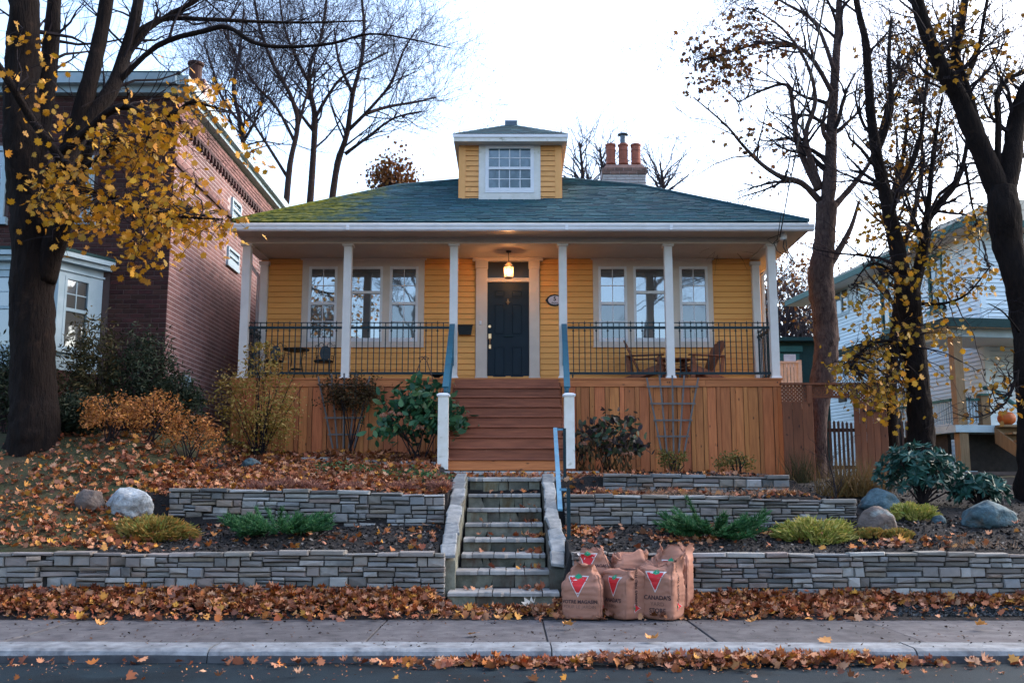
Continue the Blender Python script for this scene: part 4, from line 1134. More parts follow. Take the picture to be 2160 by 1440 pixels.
# oval number plate
c = W(1170, 634)
sg = empty('house_number_sign', c, 'oval white house number sign with black scalloped rim right of the door', 'sign')
n = 40
m_ = MB(); P = []
for k in range(n):
    a = 2 * math.pi * k / n
    rr = 1 + .10 * max(0, math.cos(2 * a)) ** 8 + .012 * math.cos(12 * a)
    P.append((c.x + .185 * rr * math.cos(a), c.z + .13 * rr * math.sin(a)))
m_.ext(P, Y_WALL - .05, Y_WALL - .02).build('sign_rim', M['black'], sg)
MB().ext([(c.x + .145 * math.cos(2 * math.pi * k / n), c.z + .098 * math.sin(2 * math.pi * k / n)) for k in range(n)], Y_WALL - .058, Y_WALL - .0505).build('sign_face', pm('sign_enamel', (0.60, 0.56, 0.62, 1), None, 4, .4), sg)
for s_, size, dz, bold in (('5', .13, .026, .004), ('Empire', .05, -.062, .001)):
    vs, fs = text_tris(s_, size, bold)
    MB().add([(c.x + x, Y_WALL - .0605, c.z + dz + z) for x, z in vs], fs).build('number' if s_ == '5' else 'lettering', M['black'], sg, fix=False)

# ------------------------------------------------------------------ bistro set
def bistro_chair(cx, cy, label):
    rt = empty('bistro_chair', (cx, cy, zD), label, 'chair', 'small black iron chairs on the porch')
    z = zD + .44
    MB().lathe([(.18, 0), (.205, .012), (.205, .035), (.17, .05)], (cx, cy, z), 18).build('seat', M['black'], rt)
    for sx, sy in ((-1, -1), (1, -1), (1, 1), (-1, 1)):
        MB().tube([(cx + sx * .14, cy + sy * .14, z + .005), (cx + sx * .15, cy + sy * .15, z - .2), (cx + sx * .20, cy + sy * .19, zD + .01)], .011, 5).build('leg', M['black'], rt)
    MB().tube([(cx + .15 * math.cos(a), cy + .15 * math.sin(a), zD + .2) for a in np.linspace(0, 6.283, 17)], .008, 5).build('leg_ring', M['black'], rt)
    fr = MB()
    for s_ in (-1, 1):
        fr.tube([(cx + s_ * .17, cy + .17, z), (cx + s_ * .20, cy + .20, z + .22), (cx + s_ * .19, cy + .215, z + .36)], .010, 5)
        fr.tube([(cx + s_ * (.19 + .03 * math.cos(a)), cy + .215, z + .37 + .03 * math.sin(a)) for a in np.linspace(-2.5, 2.6, 9)], .007, 4)
        fr.tube([(cx + s_ * (.09 + .05 * math.cos(a)), cy + .21, z + .40 + .05 * math.sin(a)) for a in np.linspace(-.6, 3.8, 10)], .007, 4)
        fr.tube([(cx + s_ * (.15 + .03 * math.cos(a)), cy + .2, z + .14 + .03 * math.sin(a)) for a in np.linspace(-2.5, 2.6, 9)], .006, 4)
    fr.build('back_frame', M['black'], rt)
    pn = [(cx + .115 * math.copysign(abs(math.cos(a)) ** .8, math.cos(a)), z + .22 + (.17 if math.sin(a) > 0 else .14) * math.sin(a)) for a in np.linspace(0, 6.283, 22)[:-1]]
    MB().ext(pn, cy + .195, cy + .215).build('back_panel', pm('slate_back_panel', (0.03, 0.05, 0.065, 1), (0.05, 0.06, 0.07, 1), 14, .5), rt)
    return rt
bistro_chair(xat(576, 760, 20.95), 20.95, 'black iron bistro chair left of the round table at the porch end')
bistro_chair(xat(682, 760, 20.95), 20.95, 'black iron bistro chair right of the round table, below the left window')
cx, cy = xat(625, 740, 20.9), 20.9
bt = empty('bistro_table', (cx, cy, zD), 'round black iron table between the two bistro chairs', 'table')
MB().lathe([(.24, 0), (.27, .01), (.275, .035), (.25, .042)], (cx, cy, zD + .68), 24).build('table_top', M['black'], bt)
for k in range(3):
    a = .6 + k * 2.094
    d = Vector((math.cos(a), math.sin(a), 0))
    MB().tube([Vector((cx, cy, zD + .68)) + d * .14, Vector((cx, cy, zD + .45)) + d * .12, Vector((cx, cy, zD + .25)) + d * .15, Vector((cx, cy, zD + .01)) + d * .27], .013, 6).build('leg', M['black'], bt)
    MB().tube([Vector((cx, cy, zD + .60)) + d * (.2 + .04 * math.cos(q)) + Vector((0, 0, .04 * math.sin(q))) for q in np.linspace(-2, 3, 9)], .006, 4).build('scroll', M['black'], bt)
MB().lathe([(.12, 0), (.13, .01), (.12, .02)], (cx, cy, zD + .28), 16).build('shelf', M['black'], bt)

# ------------------------------------------------------------------ wooden armchairs with fan backs
def armchair(cx, cy, face, yaw, label):
    """face +1 looks right, -1 looks left"""
    rt = empty('wooden_armchair', (cx, cy, zD), label, 'chair', 'slatted wooden armchairs on the porch')
    cs_, sn_ = math.cos(yaw), math.sin(yaw)
    def T(x, y, z):
        x *= face
        return Vector((cx + x * cs_ - y * sn_, cy + x * sn_ + y * cs_, zD + z))
    sd_ = (T(0, 1, 0) - T(0, 0, 0))
    B = lambda nm, p, q, w_, h_, sid=None: MB().beam(T(*p), T(*q), w_, h_, sid if sid is not None else sd_).build(nm, M['chairwood'], rt)
    for s_ in (-1, 1):
        B('front_leg', (.36, s_ * .27, .0), (.34, s_ * .27, .52), .03, .10)
        B('rear_leg', (.40, s_ * .235, .34), (-.42, s_ * .235, .03), .025, .12)
        B('arm', (-.34, s_ * .31, .55), (.44, s_ * .31, .555), .14, .024)
        B('arm_bracket', (.33, s_ * .30, .36), (.36, s_ * .30, .53), .03, .08)
        B('back_post', (-.30, s_ * .27, .20), (-.34, s_ * .28, .56), .03, .07)
    for k in range(6):
        x = .40 - k * .095
        B('seat_slat', (x, -.25, .375 - k * .035), (x, .25, .375 - k * .035), .085, .02, T(.9, 0, -.33) - T(0, 0, 0))
    tops = [.80, .88, .915, .92, .915, .88, .80]
    for k in range(7):
        f_ = (k - 3) / 3
        B('back_slat', (-.10, f_ * .20, .19), (-.10 - .33 * (tops[k] - .19) / .73, f_ * .30, tops[k]), .075, .018)
    B('back_rail', (-.33, -.33, .55), (-.33, .33, .55), .05, .03, T(1, 0, 0) - T(0, 0, 0))
    B('lower_back_rail', (-.12, -.25, .22), (-.12, .25, .22), .05, .03, T(1, 0, 0) - T(0, 0, 0))
armchair(xat(1360, 760, 20.95), 20.95, 1, -.25, 'left slatted wooden armchair on the porch, turned to the right')
armchair(xat(1482, 760, 20.95), 20.95, -1, .25, 'right slatted wooden armchair on the porch, turned to the left')
cx, cy = xat(1420, 755, 21.1), 21.1
tb = empty('wooden_side_table', (cx, cy, zD), 'low slatted wooden table between the two wooden armchairs', 'table')
for k in range(5):
    y = cy - .24 + k * .12
    w_ = .42 - abs(k - 2) * .06
    MB().box(cx - w_, cx + w_, y - .055, y + .055, zD + .5, zD + .525).build('table_slat', M['chairwood'], tb)
for sx in (-1, 1):
    for sy in (-1, 1): MB().beam((cx + sx * .26, cy + sy * .16, zD), (cx + sx * .24, cy + sy * .16, zD + .5), .05, .05, (1, 0, 0)).build('leg', M['chairwood'], tb)
MB().box(cx - .28, cx + .28, cy - .14, cy + .14, zD + .3, zD + .32).build('shelf', M['chairwood'], tb)
# bowl and wire support at the stair head
p = at(921, 787, 20.35)
bw = MB().lathe([(.07, 0), (.10, .015), (.05, .04), (.06, .06), (.12, .10), (.20, .135), (.205, .15), (.18, .14), (.05, .11)], (p.x, 20.42, zD), 18).build('iron_bowl', M['black'], smooth=True)
tag(bw, 'low round black iron bowl at the porch edge beside the left handrail', 'bowl')
p = at(893, 815, 19.72)
ob = empty('wire_plant_support', (p.x, p.y, gh(p.x, 19.7)), 'rusty wire plant support with a curled top in front of the porch', 'plant support')
rustm = pm('rusty_wire', (0.13, 0.065, 0.045, 1), (0.08, 0.045, 0.04, 1), 20, .8)
for s_ in (-1, 1):
    tp_ = at(892, 757, 19.72)
    MB().tube([(p.x + s_ * .22, p.y, zat(850, 19.72)), (p.x + s_ * .19, p.y, zat(800, 19.72)), (p.x + s_ * .06, p.y, tp_.z - .04), (p.x + s_ * .10, p.y, tp_.z + .02), (p.x + s_ * .02, p.y, tp_.z + .05), (p.x - s_ * .04, p.y, tp_.z - .02)], .011, 5).build('wire', rustm, ob)
    MB().tube([(p.x + s_ * .2, p.y, gh(p.x, 19.7) - .05), (p.x + s_ * .215, p.y, zat(850, 19.72))], .011, 5).build('wire', rustm, ob)
for v in (803, 812): MB().tube([(p.x - .2, p.y, zat(v, 19.72)), (p.x + .2, p.y, zat(v, 19.72))], .009, 5).build('wire', rustm, ob)
# fan trellises
def trellis(tops, bots, bars, vt, vb, Y, label):
    rt = empty('fan_trellis', (at(bots[2], vb, Y).x, Y, zat(vb, Y)), label, 'trellis', 'fan trellises against the porch skirt')
    L_ = []
    for k, (a, b) in enumerate(zip(tops, bots)):
        P, Q = at(a, vt[k], Y), at(b, vb, Y)
        L_.append((P, Q))
        MB().beam(P, Q, .034, .016, (1, 0, 0)).build('slat', M['trellis'], rt)
    for v in bars:
        z = zat(v, Y)
        xs_ = []
        for P, Q in (L_[0], L_[-1]):
            t_ = (P.z - z) / (P.z - Q.z); xs_.append(lerp(P.x, Q.x, t_))
        MB().beam((xs_[0] - .04, Y - .018, z), (xs_[1] + .04, Y - .018, z), .014, .034, (0, 1, 0)).build('cross_bar', M['trellis'], rt)
trellis((1364, 1391, 1418, 1443.5, 1473), (1396, 1407, 1421, 1432, 1443), (815, 851, 886, 920), (796, 791, 791, 791, 796), 955, Y_SKIRT - .09, 'grey fan trellis standing bare against the right porch skirt')
trellis((671, 699, 726, 754, 780), (702, 712, 724, 736, 747), (811, 881, 916), (793, 788, 787, 787, 793), 945, Y_SKIRT - .09, 'grey fan trellis half hidden by a brown climber left of the stairs')

# ------------------------------------------------------------------ blue metal handrail at the stone steps
A, B = at(1171, 903, 15.9), at(1181.5, 1075, 12.95)
p1, p2 = at(1190.5, 903, 15.9), at(1199, 1029, 13.2)
hr = empty('metal_handrail', (p2.x, 13.2, gh(p2.x, 13.2)), 'pale blue metal handrail on posts beside the stone steps', 'handrail')
MB().beam(A, B, .062, .028, (1, 0, 0)).build('rail', M['bluemetal'], hr)
for P, Yp in ((p1, 15.9), (p2, 13.2)):
    MB().box(P.x - .024, P.x + .024, Yp - .024, Yp + .024, gh(P.x, Yp) - .2, P.z).build('post', M['iron'], hr)
    t_ = (A.y - Yp) / (A.y - B.y)
    q = A.lerp(B, t_)
    MB().beam((q.x, Yp, P.z - .018), (P.x + .024, Yp, P.z - .018), .034, .034, (0, 1, 0)).build('bracket', M['bluemetal'], hr)

# ------------------------------------------------------------------ paper leaf bags
def leaf_bag(u, Y, z0, yaw, w_, d_, h_, style, seed, label, prints):
    cx = xat(u, 1250, Y)
    r = random.Random(seed)
    rt = empty('paper_leaf_bag', (cx, Y, z0), label, 'paper bag', 'paper yard waste bags at the kerb side')
    NA, NZ = 72, 46
    V = []
    off = Vector((seed * 7.3, seed * 3.1, 0))
    rotm = Matrix.Rotation(yaw, 3, 'Z')
    for i in range(NZ + 1):
        t_ = i / NZ
        if style == 'open':
            zz = h_ * t_; close = max(0, (t_ - .72) / .28)
            kd = 1 - .55 * close ** 1.3; kw = 1 - .12 * close
            sh = .03 * close
        elif style == 'tuft':     # gathered neck
            zz = h_ * t_; close = max(0, (t_ - .6) / .4)
            kd = 1 - .72 * min(1, close * 1.25) ** .9; kw = 1 - .5 * min(1, close * 1.2) ** 1.4
            sh = .0
        else:                     # rolled down
            tb = .80
            if t_ < tb:
                zz = h_ * (t_ / tb); kd = 1 - .75 * max(0, (t_ / tb - .78) / .22) ** 1.4; kw = 1; sh = 0
            else:
                q = (t_ - tb) / (1 - tb)
                a = q * 4.6
                zz = h_ - .035 + .045 * math.cos(a); kd = .25; kw = 1 - .03 * q
                sh = -.05 * math.sin(a) - .045 * q
        bulge = 1 + .05 * math.sin(math.pi * min(1, t_ * 1.15)) - (.06 * (1 - t_ / .04) if t_ < .04 else 0)
        for k in range(NA):
            a = 2 * math.pi * k / NA
            c_, s_ = math.cos(a), math.sin(a)
            e_ = .30
            x = math.copysign(abs(c_) ** e_, c_) * w_ / 2 * kw * bulge
            y = math.copysign(abs(s_) ** e_, s_) * d_ / 2 * kd * bulge + sh
            p = Vector((x, y, zz))
            if t_ < .95 and abs(abs(c_) - abs(s_)) > .2: p.y += .010 * (1 - abs(mnoise.noise(Vector((x * 5, seed, zz * 3)))) * 4 > .3) * (1 if y > 0 else -1)
            crum = .0045 + .05 * max(0, t_ - .6) / .4
            gus = max(0, 1 - abs(y) / (d_ * .22)) * (abs(c_) > .75) * min(1, t_ * 4)
            p.x -= math.copysign(.022 * gus, c_)
            n1 = mnoise.noise(p * 9 + off) ; n2 = mnoise.noise(Vector((p.x * 7, p.y * 7, p.z * 26)) + off)
            rdg = 1 - abs(mnoise.noise(p * 13 + off * 2)) * 2
            nd = Vector((c_, s_, 0))
            rd2 = 1 - abs(mnoise.noise(Vector((p.x * 17, p.y * 17, p.z * 24)) + off * 3)) * 2
            p += nd * (n1 * crum * 1.4 + n2 * .006 + rdg * crum * .45 + rd2 * (.003 + .030 * max(0, t_ - .5)))
            if t_ > .7:
                p.z += (t_ - .7) / .3 * (mnoise.noise(Vector((x * 11, y * 11, seed))) * (.12 if style == 'open' else .07))
                if style == 'open': p.z += (t_ - .7) / .3 * (.05 * max(0, math.cos(a - .5)) ** 3 + .05 * mnoise.noise(Vector((c_ * 2.2, s_ * 2.2, seed * 5))))
            V.append(p)
    m_ = MB(); m_.v = [tuple(p) for p in V]
    for i in range(NZ):
        for k in range(NA):
            a, b = i * NA + k, i * NA + (k + 1) % NA
            m_.f.append((a, b, b + NA, a + NA))
    m_.f.append(tuple(range(NA))[::-1])
    bvh = BVHTree.FromPolygons(m_.v, m_.f)
    if style != 'rolled':
        n0 = len(m_.v); top = [Vector(m_.v[NZ * NA + k]) for k in range(NA)]
        cen = sum(top, Vector()) / NA
        for k in range(NA): m_.v.append(tuple(cen + (top[k] - cen) * .72 - Vector((0, 0, .10 if style == 'open' else .03))))
        for k in range(NA):
            a, b = NZ * NA + k, NZ * NA + (k + 1) % NA
            m_.f.append((a, b, n0 + (k + 1) % NA, n0 + k))
        m_.f.append(tuple(range(n0, n0 + NA)))
    else: m_.f.append(tuple(range(NZ * NA, NZ * NA + NA)))
    wv = lambda p: rotm @ Vector(p) + Vector((cx, Y, z0))
    m_.v = [tuple(wv(p)) for p in m_.v]
    body = m_.build('bag_body', M['paper'], rt, smooth=True, fix=True)
    # printing laid on the paper
    def lay(pts, faces, face, name, mat, eps):
        out = []
        for a, z in pts:
            if face == 'front': o_, d_r = Vector((a, -1, z)), Vector((0, 1, 0))
            else: o_, d_r = Vector((1, a, z)), Vector((-1, 0, 0))
            hit = bvh.ray_cast(o_, d_r)
            if hit[0] is None: hit = (o_ + d_r * (1 - (d_ if face == 'front' else w_) / 2),)
            out.append(wv(hit[0] - d_r * eps))
        MB().add(out, faces).build(name, mat, body, fix=False)
    def tri(cx_, ztop, size, face, turn=0):
        for k_, nm, mt, ep in ((1.16, 'print_border', M['logo_white'], .004), (1.0, 'print_triangle', M['logo_red'], .006)):
            N_ = 10; pts = []; idx = {}; fs = []
            hh = size * .95
            cz = ztop - hh * .36
            for i in range(N_ + 1):
                for j in range(N_ + 1 - i):
                    a = -size / 2 + size * (j + i / 2) / N_; b = hh * (.36 - i / N_)
                    a, b = a * k_, b * k_
                    if turn: a, b = -b, a          # laid on its side
                    idx[i, j] = len(pts); pts.append((cx_ + a, cz + b))
            for i in range(N_):
                for j in range(N_ - i):
                    fs.append((idx[i, j], idx[i + 1, j], idx[i, j + 1]))
                    if j < N_ - i - 1: fs.append((idx[i, j + 1], idx[i + 1, j], idx[i + 1, j + 1]))
            lay(pts, fs, face, nm, mt, ep)
        lf = [(0, .5), (.12, .28), (.3, .36), (.26, .16), (.5, .1), (.4, -.02), (.46, -.16), (.2, -.2), (.06, -.3), (-.06, -.3), (-.2, -.2), (-.46, -.16), (-.4, -.02), (-.5, .1), (-.26, .16), (-.3, .36), (-.12, .28)]
        pts = []
        for a, b in lf:
            a, b = a * size * .42, b * size * .38 + hh * .36
            if turn: a, b = -b, a
            pts.append((cx_ + a, cz + b))
        pts.append((cx_, cz + hh * .36) if not turn else (cx_ - hh * .36, cz))
        n_ = len(lf)
        lay(pts, [(i, (i + 1) % n_, n_) for i in range(n_)], face, 'print_leaf', M['logo_green'], .008)
    for pr in prints:
        if pr[0] == 'tri': tri(*pr[1:])
        else:
            _, s_, size, ax, z, face, up, bold, mt = pr
            vs, fs = text_tris(s_, size, bold)
            lay([(ax + (x if not up else -y), z + (y if not up else x)) for x, y in vs], fs, face, 'lettering', mt, .005)
zp = 0.0
T_ = lambda s_, size, ax, z, face='front', up=False, bold=.0015, mt=None: ('text', s_, size, ax, z, face, up, bold, mt or M['ink'])
leaf_bag(1231, 11.62, .01, -.22, .44, .32, .60, 'tuft', 1, 'front left paper leaf bag with gathered neck and red triangle print facing the street',
         [('tri', -.04, .46, .21, 'front'), T_('VOTRE MAGASIN', .052, -.02, .19), T_('POUR LE JARDIN', .050, -.02, .135, bold=-.0004, mt=M['ink_l']), ('tri', .0, .16, .085, 'side', 1)])
leaf_bag(1316, 11.66, .01, -.95, .42, .34, .53, 'rolled', 2, 'short middle paper leaf bag with its top rolled down between two taller bags',
         [('tri', .04, .45, .20, 'front'), T_("CANADA'S", .062, .0, .20), T_('YARD', .06, .0, .135, bold=-.0004, mt=M['ink_l']), T_("CANADA'S YARD STORE", .042, .0, .34, 'side', True), ('tri', .0, .145, .085, 'side', 1)])
leaf_bag(1395, 11.62, .01, -.62, .43, .33, .62, 'open', 3, 'tall front right paper leaf bag with an open crumpled mouth',
         [('tri', .02, .51, .21, 'front'), T_("CANADA'S", .066, .04, .235), T_('YARD', .062, .04, .165, bold=-.0004, mt=M['ink_l']), T_('STORE', .066, .04, .095), T_("CANADA'S YARD STORE", .044, .0, .40, 'side', True), ('tri', .0, .17, .09, 'side', 1)])
leaf_bag(1253, 11.93, .10, -.2, .42, .27, .66, 'tuft', 4, 'paper leaf bag with pinched pale top behind the front left bag',
         [('tri', -.06, .60, .20, 'front'), T_('VOTRE MAGASIN', .048, .03, .47, bold=.001)])
leaf_bag(1331, 11.95, .10, .1, .42, .26, .60, 'open', 5, 'open crumpled paper leaf bag behind the short middle bag', [])
leaf_bag(1421, 11.90, .08, -.45, .40, .28, .70, 'open', 6, 'tallest paper leaf bag with a peaked open top at the back right',
         [('tri', .02, .55, .20, 'front'), T_('VOTRE MAGASIN', .052, .0, .27), T_('POUR LE JARDIN', .050, .0, .21, bold=-.0004, mt=M['ink_l'])])

# ------------------------------------------------------------------ electric service on the corner of the eaves
p = at(1652, 497, 19.75)
sv = empty('service_bracket', p, 'white service bracket with looped black wires under the right eave', 'bracket')
MB().lathe([(.05, -.10), (.07, -.08), (.075, -.01), (.05, .05), (.02, .09)], p, 12).build('weatherhead', M['white'], sv, smooth=True)
for k, (uv_, rr) in enumerate((([(1655, 500), (1652, 520), (1663, 540), (1672, 552)], .012), ([(1657, 500), (1660, 525), (1668, 540), (1676, 556)], .010), ([(1640, 505), (1632, 512), (1640, 530), (1658, 540)], .009), ([(1645, 495), (1618, 505), (1630, 515), (1644, 508)], .007))):
    MB().tube([at(a, b, 19.7) for a, b in uv_], rr, 6).build('wire_loop', M['black'], sv)
for k, (u0, v0, pts) in enumerate(((1645, 500, [(1663, 400, 18), (1686, 290, 15.5), (1712, 150, 13), (1745, -30, 10.5)]), (1640, 505, [(1652, 420, 18.2), (1672, 300, 15.5), (1700, 130, 13), (1735, -40, 10.5)]))):
    cb = MB().tube([at(u0, v0, 19.7)] + [at(*q) for q in pts], .013 if k == 0 else .008, 5).build('service_cable', M['black'])
    tag(cb, ('thick' if k == 0 else 'thin') + ' black overhead service cable running up from the right eave', 'cable', 'overhead cables')
# ================================================================== brick house on the left
YB, XB = 18.3, -6.45
bh = empty('brick_house', (-9.2, YB, 2.3), 'dark red brick house with white bay window at the left', 'house')
zB0, zB1 = 2.2, zat(200, YB)
XBL = -13.5
MB().box(XBL + .01, XB - .012, YB + .012, YB + 12.0, zB0, zB1 + .3).build('wall_core', M['mortar'], bh)
# openings of the front: bay (below), two upper windows
bay_top = zat(536, 17.4)
upw = [uv(150, 198, 330, 460, YB), uv(-60, 14, 310, 460, YB)]
holes = [(-11.6, -7.55, 2.0, bay_top + .1)] + [(a - .06, b + .06, c_ - .12, d_ + .06) for a, b, c_, d_ in upw]
BRK = MB().cham(-.5, .5, 0, .9, 0, 1, .045).mesh('brick', M['brick'])
def hit(a, b, p, q, hs): return any(b > h[0] and a < h[1] and q > h[2] and p < h[3] for h in hs)
CR, BL = .090, .275
cand = []
n = int((zB1 - zB0) / CR)
for i in range(n):
    z = zB0 + i * CR
    x = XB - (BL / 2 if i % 2 else 0)
    first = True
    while x > XBL:
        a = x - BL
        if i % 2 and first:
            if not hit(x, XB, z, z + CR, holes): cand.append((x, XB, z))
        first = False
        cut = [(a, x)]
        for h_ in holes:
            if z + CR * .6 > h_[2] and z + CR * .4 < h_[3]:
                nc = []
                for p_, q_ in cut:
                    if q_ <= h_[0] or p_ >= h_[1]: nc.append((p_, q_)); continue
                    if p_ < h_[0]: nc.append((p_, h_[0]))
                    if q_ > h_[1]: nc.append((h_[1], q_))
                cut = nc
        for p_, q_ in cut:
            if q_ - p_ > .03: cand.append((p_, q_, z))
        x = a
def bkey(c_):
    x, z = (c_[0] + c_[1]) / 2, c_[2]
    return abs(x + 7.05) * 1.6 + abs(z - 5.1)
cand.sort(key=bkey)
rest = MB()
for k, (a, b, z) in enumerate(cand):
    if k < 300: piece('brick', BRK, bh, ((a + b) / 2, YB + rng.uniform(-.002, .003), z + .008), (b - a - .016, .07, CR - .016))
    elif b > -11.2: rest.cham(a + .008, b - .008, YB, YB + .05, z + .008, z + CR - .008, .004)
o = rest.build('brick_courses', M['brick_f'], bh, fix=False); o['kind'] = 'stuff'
# side wall
frame((XB, YB, 0), R(90))
side = MB()
sw = []
for (u0, u1, v0, v1) in ((489, 508, 425, 465), (485, 508, 528, 560)):
    # find the depth of these columns on the side plane x = XB
    ya = XB / ((u0 - 1080) / FPX) * 0.965; yb_ = XB / ((u1 - 1080) / FPX) * 0.965
    sw.append((ya - YB, yb_ - YB, zat(v1, (ya + yb_) / 2), zat(v0, (ya + yb_) / 2)))
z_dent = zB1 - .62; z_str = zB1 - 1.35
for i in range(n):
    z = zB0 + i * CR
    x = -BL / 2 if i % 2 else 0
    while x < 11.8:
        a, b = max(0.0, x), x + BL
        pr = 0.03 if z > z_dent + .2 else (0.02 if abs(z - z_str) < CR / 2 else 0)
        if not hit(a, b, z, z + CR, sw): side.cham(a + .008, b - .008, 0 - pr, .05, z + .008, z + CR - .009, .003)
        x = b
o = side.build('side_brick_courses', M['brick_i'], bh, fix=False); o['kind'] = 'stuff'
MB().box(0.02, 11.9, .004, .06, zB0, zB1).build('side_mortar', M['mortar_p'], bh)
for k in range(52):
    x = .1 + k * .225
    MB().box(x, x + .09, -.06, -.002, z_dent + .0, z_dent + .12).build('dentil', M['brick'], bh)
MB().box(0.0, 11.9, -.06, .0, z_dent + .121, z_dent + .19).build('dentil_course', M['brick'], bh)
MB().box(0.0, 11.9, -.045, .0, z_str - .05, z_str + .02).build('string_course', M['brick'], bh)
for a, b, p, q in sw:
    window(bh, a, b, p, q, -.012, 'hung', M['pane_d'], M['bluewhite'], 'side_window')
    MB().box(a - .04, b + .04, -.05, .02, p - .09, p).build('window_sill', M['bluewhite'], bh)
bw_ = (1.05, 1.45, zat(822, 19.3), zat(790, 19.3))
window(bh, *bw_, -.02, 'pair', M['pane_d'], M['bluewhite'], 'basement_window')
MB().box(-.1, 11.9, -.16, .1, zB1 + .02, zB1 + .12).box(-.22, 11.9, -.26, .1, zB1 + .121, zB1 + .30).build('side_cornice', M['bluewhite'], bh)
frame(None, 0)
MB().box(XBL, XB + .02, YB - .16, YB + .02, zB1 - .02, zB1 + .12).box(XBL, XB + .04, YB - .30, YB + .02, zB1 + .121, zB1 + .32).build('front_cornice', M['bluewhite'], bh)
MB().box(XBL, XB + .1, YB - .28, YB + 12, zB1 + .321, zB1 + .36).build('flat_roof', M['dgreen'], bh)
x0, x1, z0, z1 = uv(405, 455, 140, 260, 21.5)
cc = MB()
x0, x1 = XB - .9, XB - .25
brick_stack(x0, x1, zB1 + .36, zat(165, 20.6), 20.6, M['brick_i'], 'chimney_bricks', bh, .7)
MB().lathe([(.16, 0), (.14, .1), (.14, .42), (.18, .45), (.18, .5), (.13, .52)], ((x0 + x1) / 2, 20.95, zat(165, 20.6)), 14).build('chimney_pot', M['brick'], bh)
for a, b, c_, d_ in upw:
    window(bh, a, b, c_, d_, YB - .016, 'hung', M['pane_d'], M['bluewhite'], 'upper_window', fw=.09)
    MB().box(a - .08, b + .08, YB - .1, YB + .02, c_ - .14, c_).build('window_sill', M['bluewhite'], bh)
# bay: front, angled side, cornice
YBF = 17.45
xk = xat(120, 650, YBF)                        # corner between the faces
xe = xat(214, 650, YB)
zs0, zs1 = zat(778, YBF), zat(552, YBF)
def bay_face(P, Q, wins, nm):
    P, Q = Vector(P), Vector(Q)
    L_ = (Q - P).length
    frame((P.x, P.y, 0), math.atan2(Q.y - P.y, Q.x - P.x))
    hs = [(a * L_, b * L_) for a, b in wins]
    e = [0] + [q for p in hs for q in p] + [L_]
    wz0, wz1 = zat(735, YBF), zat(578, YBF)
    m_ = MB().box(0, L_, 0, .1, wz1, zs1).box(0, L_, 0, .1, zs0, wz0)
    for k in range(0, len(e), 2): m_.box(e[k], e[k + 1], .001, .1, wz0, wz1)
    m_.build('bay_panel', M['bluewhite'], bh)
    for a, b in hs:
        window(bh, a, b, wz0, wz1, .03, 'cottage', M['pane_d'], M['bluewhite'], 'bay_window', fw=.05)
    MB().box(-.02, L_ + .02, -.07, .1, wz0 - .05, wz0 - .001).build('bay_sill', M['bluewhite'], bh)
    MB().box(-.02, L_ + .02, -.03, -.001, wz1 + .08, wz1 + .12).build('bay_moulding', M['bluewhite'], bh)
    MB().box(.005, L_ - .005, -.02, .1, 1.9, zs0 - .001).build('bay_base', M['brick_f'], bh)
    frame(None, 0)
bay_face((xk - 2.9, YBF, 0), (xk, YBF, 0), ((.12, .42), (.58, .88)), 'a')
bay_face((xk, YBF, 0), (xe, YB, 0), ((.14, .72),), 'b')
zc0, zc1 = zs1, zat(532, YBF)
pl_ = [(xk - 3.3, YBF - .22), (xk + .10, YBF - .22), (xe + .22, YB - .05), (xe + .22, YB), (xk - 3.3, YB)]
for za, zb_, k, mt in ((zc0, lerp(zc0, zc1, .5), .55, 'bluewhite'), (lerp(zc0, zc1, .5) + .001, zc1, 1.0, 'bluewhite'), (zc1 + .001, zc1 + .06, 1.05, 'dgreen')):
    P = [(lerp(xk - 1.4, x, .93 + .07 * k), lerp(YB, y, .85 + .15 * k)) for x, y in pl_]
    n_ = len(P)
    MB().add([(x, y, za) for x, y in P] + [(x, y, zb_) for x, y in P], [tuple(range(n_))[::-1], tuple(range(n_, 2 * n_))] + [(i, (i + 1) % n_, (i + 1) % n_ + n_, i + n_) for i in range(n_)]).build('bay_cornice', M[mt], bh)

# ================================================================== white house on the right
AN = R(8)
YWH = 28.3
C = at(2065, 600, YWH); C.z = 0
LS = 10.8
fd = Vector((-math.sin(AN), math.cos(AN), 0))   # away from the camera along the side
sdv = Vector((math.cos(AN), math.sin(AN), 0))
far = C + fd * LS
wh = empty('white_house', (C.x, C.y, 1.9), 'two-storey white clapboard house with green trim and porch at the right', 'house')
zW0, zW1 = 1.8, 8.95
WB = unit_board(M['wsiding'])
ang_s = math.atan2(-fd.y, -fd.x)
frame((far.x, far.y, 0), ang_s)
def side_hole(u0, u1, v0, v1):
    """place on the side wall seen between these pixels"""
    out = []
    for u in (u0, u1):
        k = (u - 1080) / FPX * .985
        # far.x - fd.x*s ... solve x = k*Y
        s_ = (far.x - k * far.y) / (k * (-fd.y) - (-fd.x))
        s_ = max(0.1, min(LS - .1, s_)); out.append(s_)
    ym = far.y - fd.y * (out[0] + out[1]) / 2
    return out[0], out[1], zat(v1, ym), zat(v0, ym)
sh = [side_hole(1783, 1814, 612, 664), side_hole(1993, 2022, 548, 648), side_hole(1886, 1903, 560, 700)]
siding(wh, WB, 0.0, LS, zW0, zW1, 0, [(a - .06, b + .06, c_ - .06, d_ + .06) for a, b, c_, d_ in sh], .125)
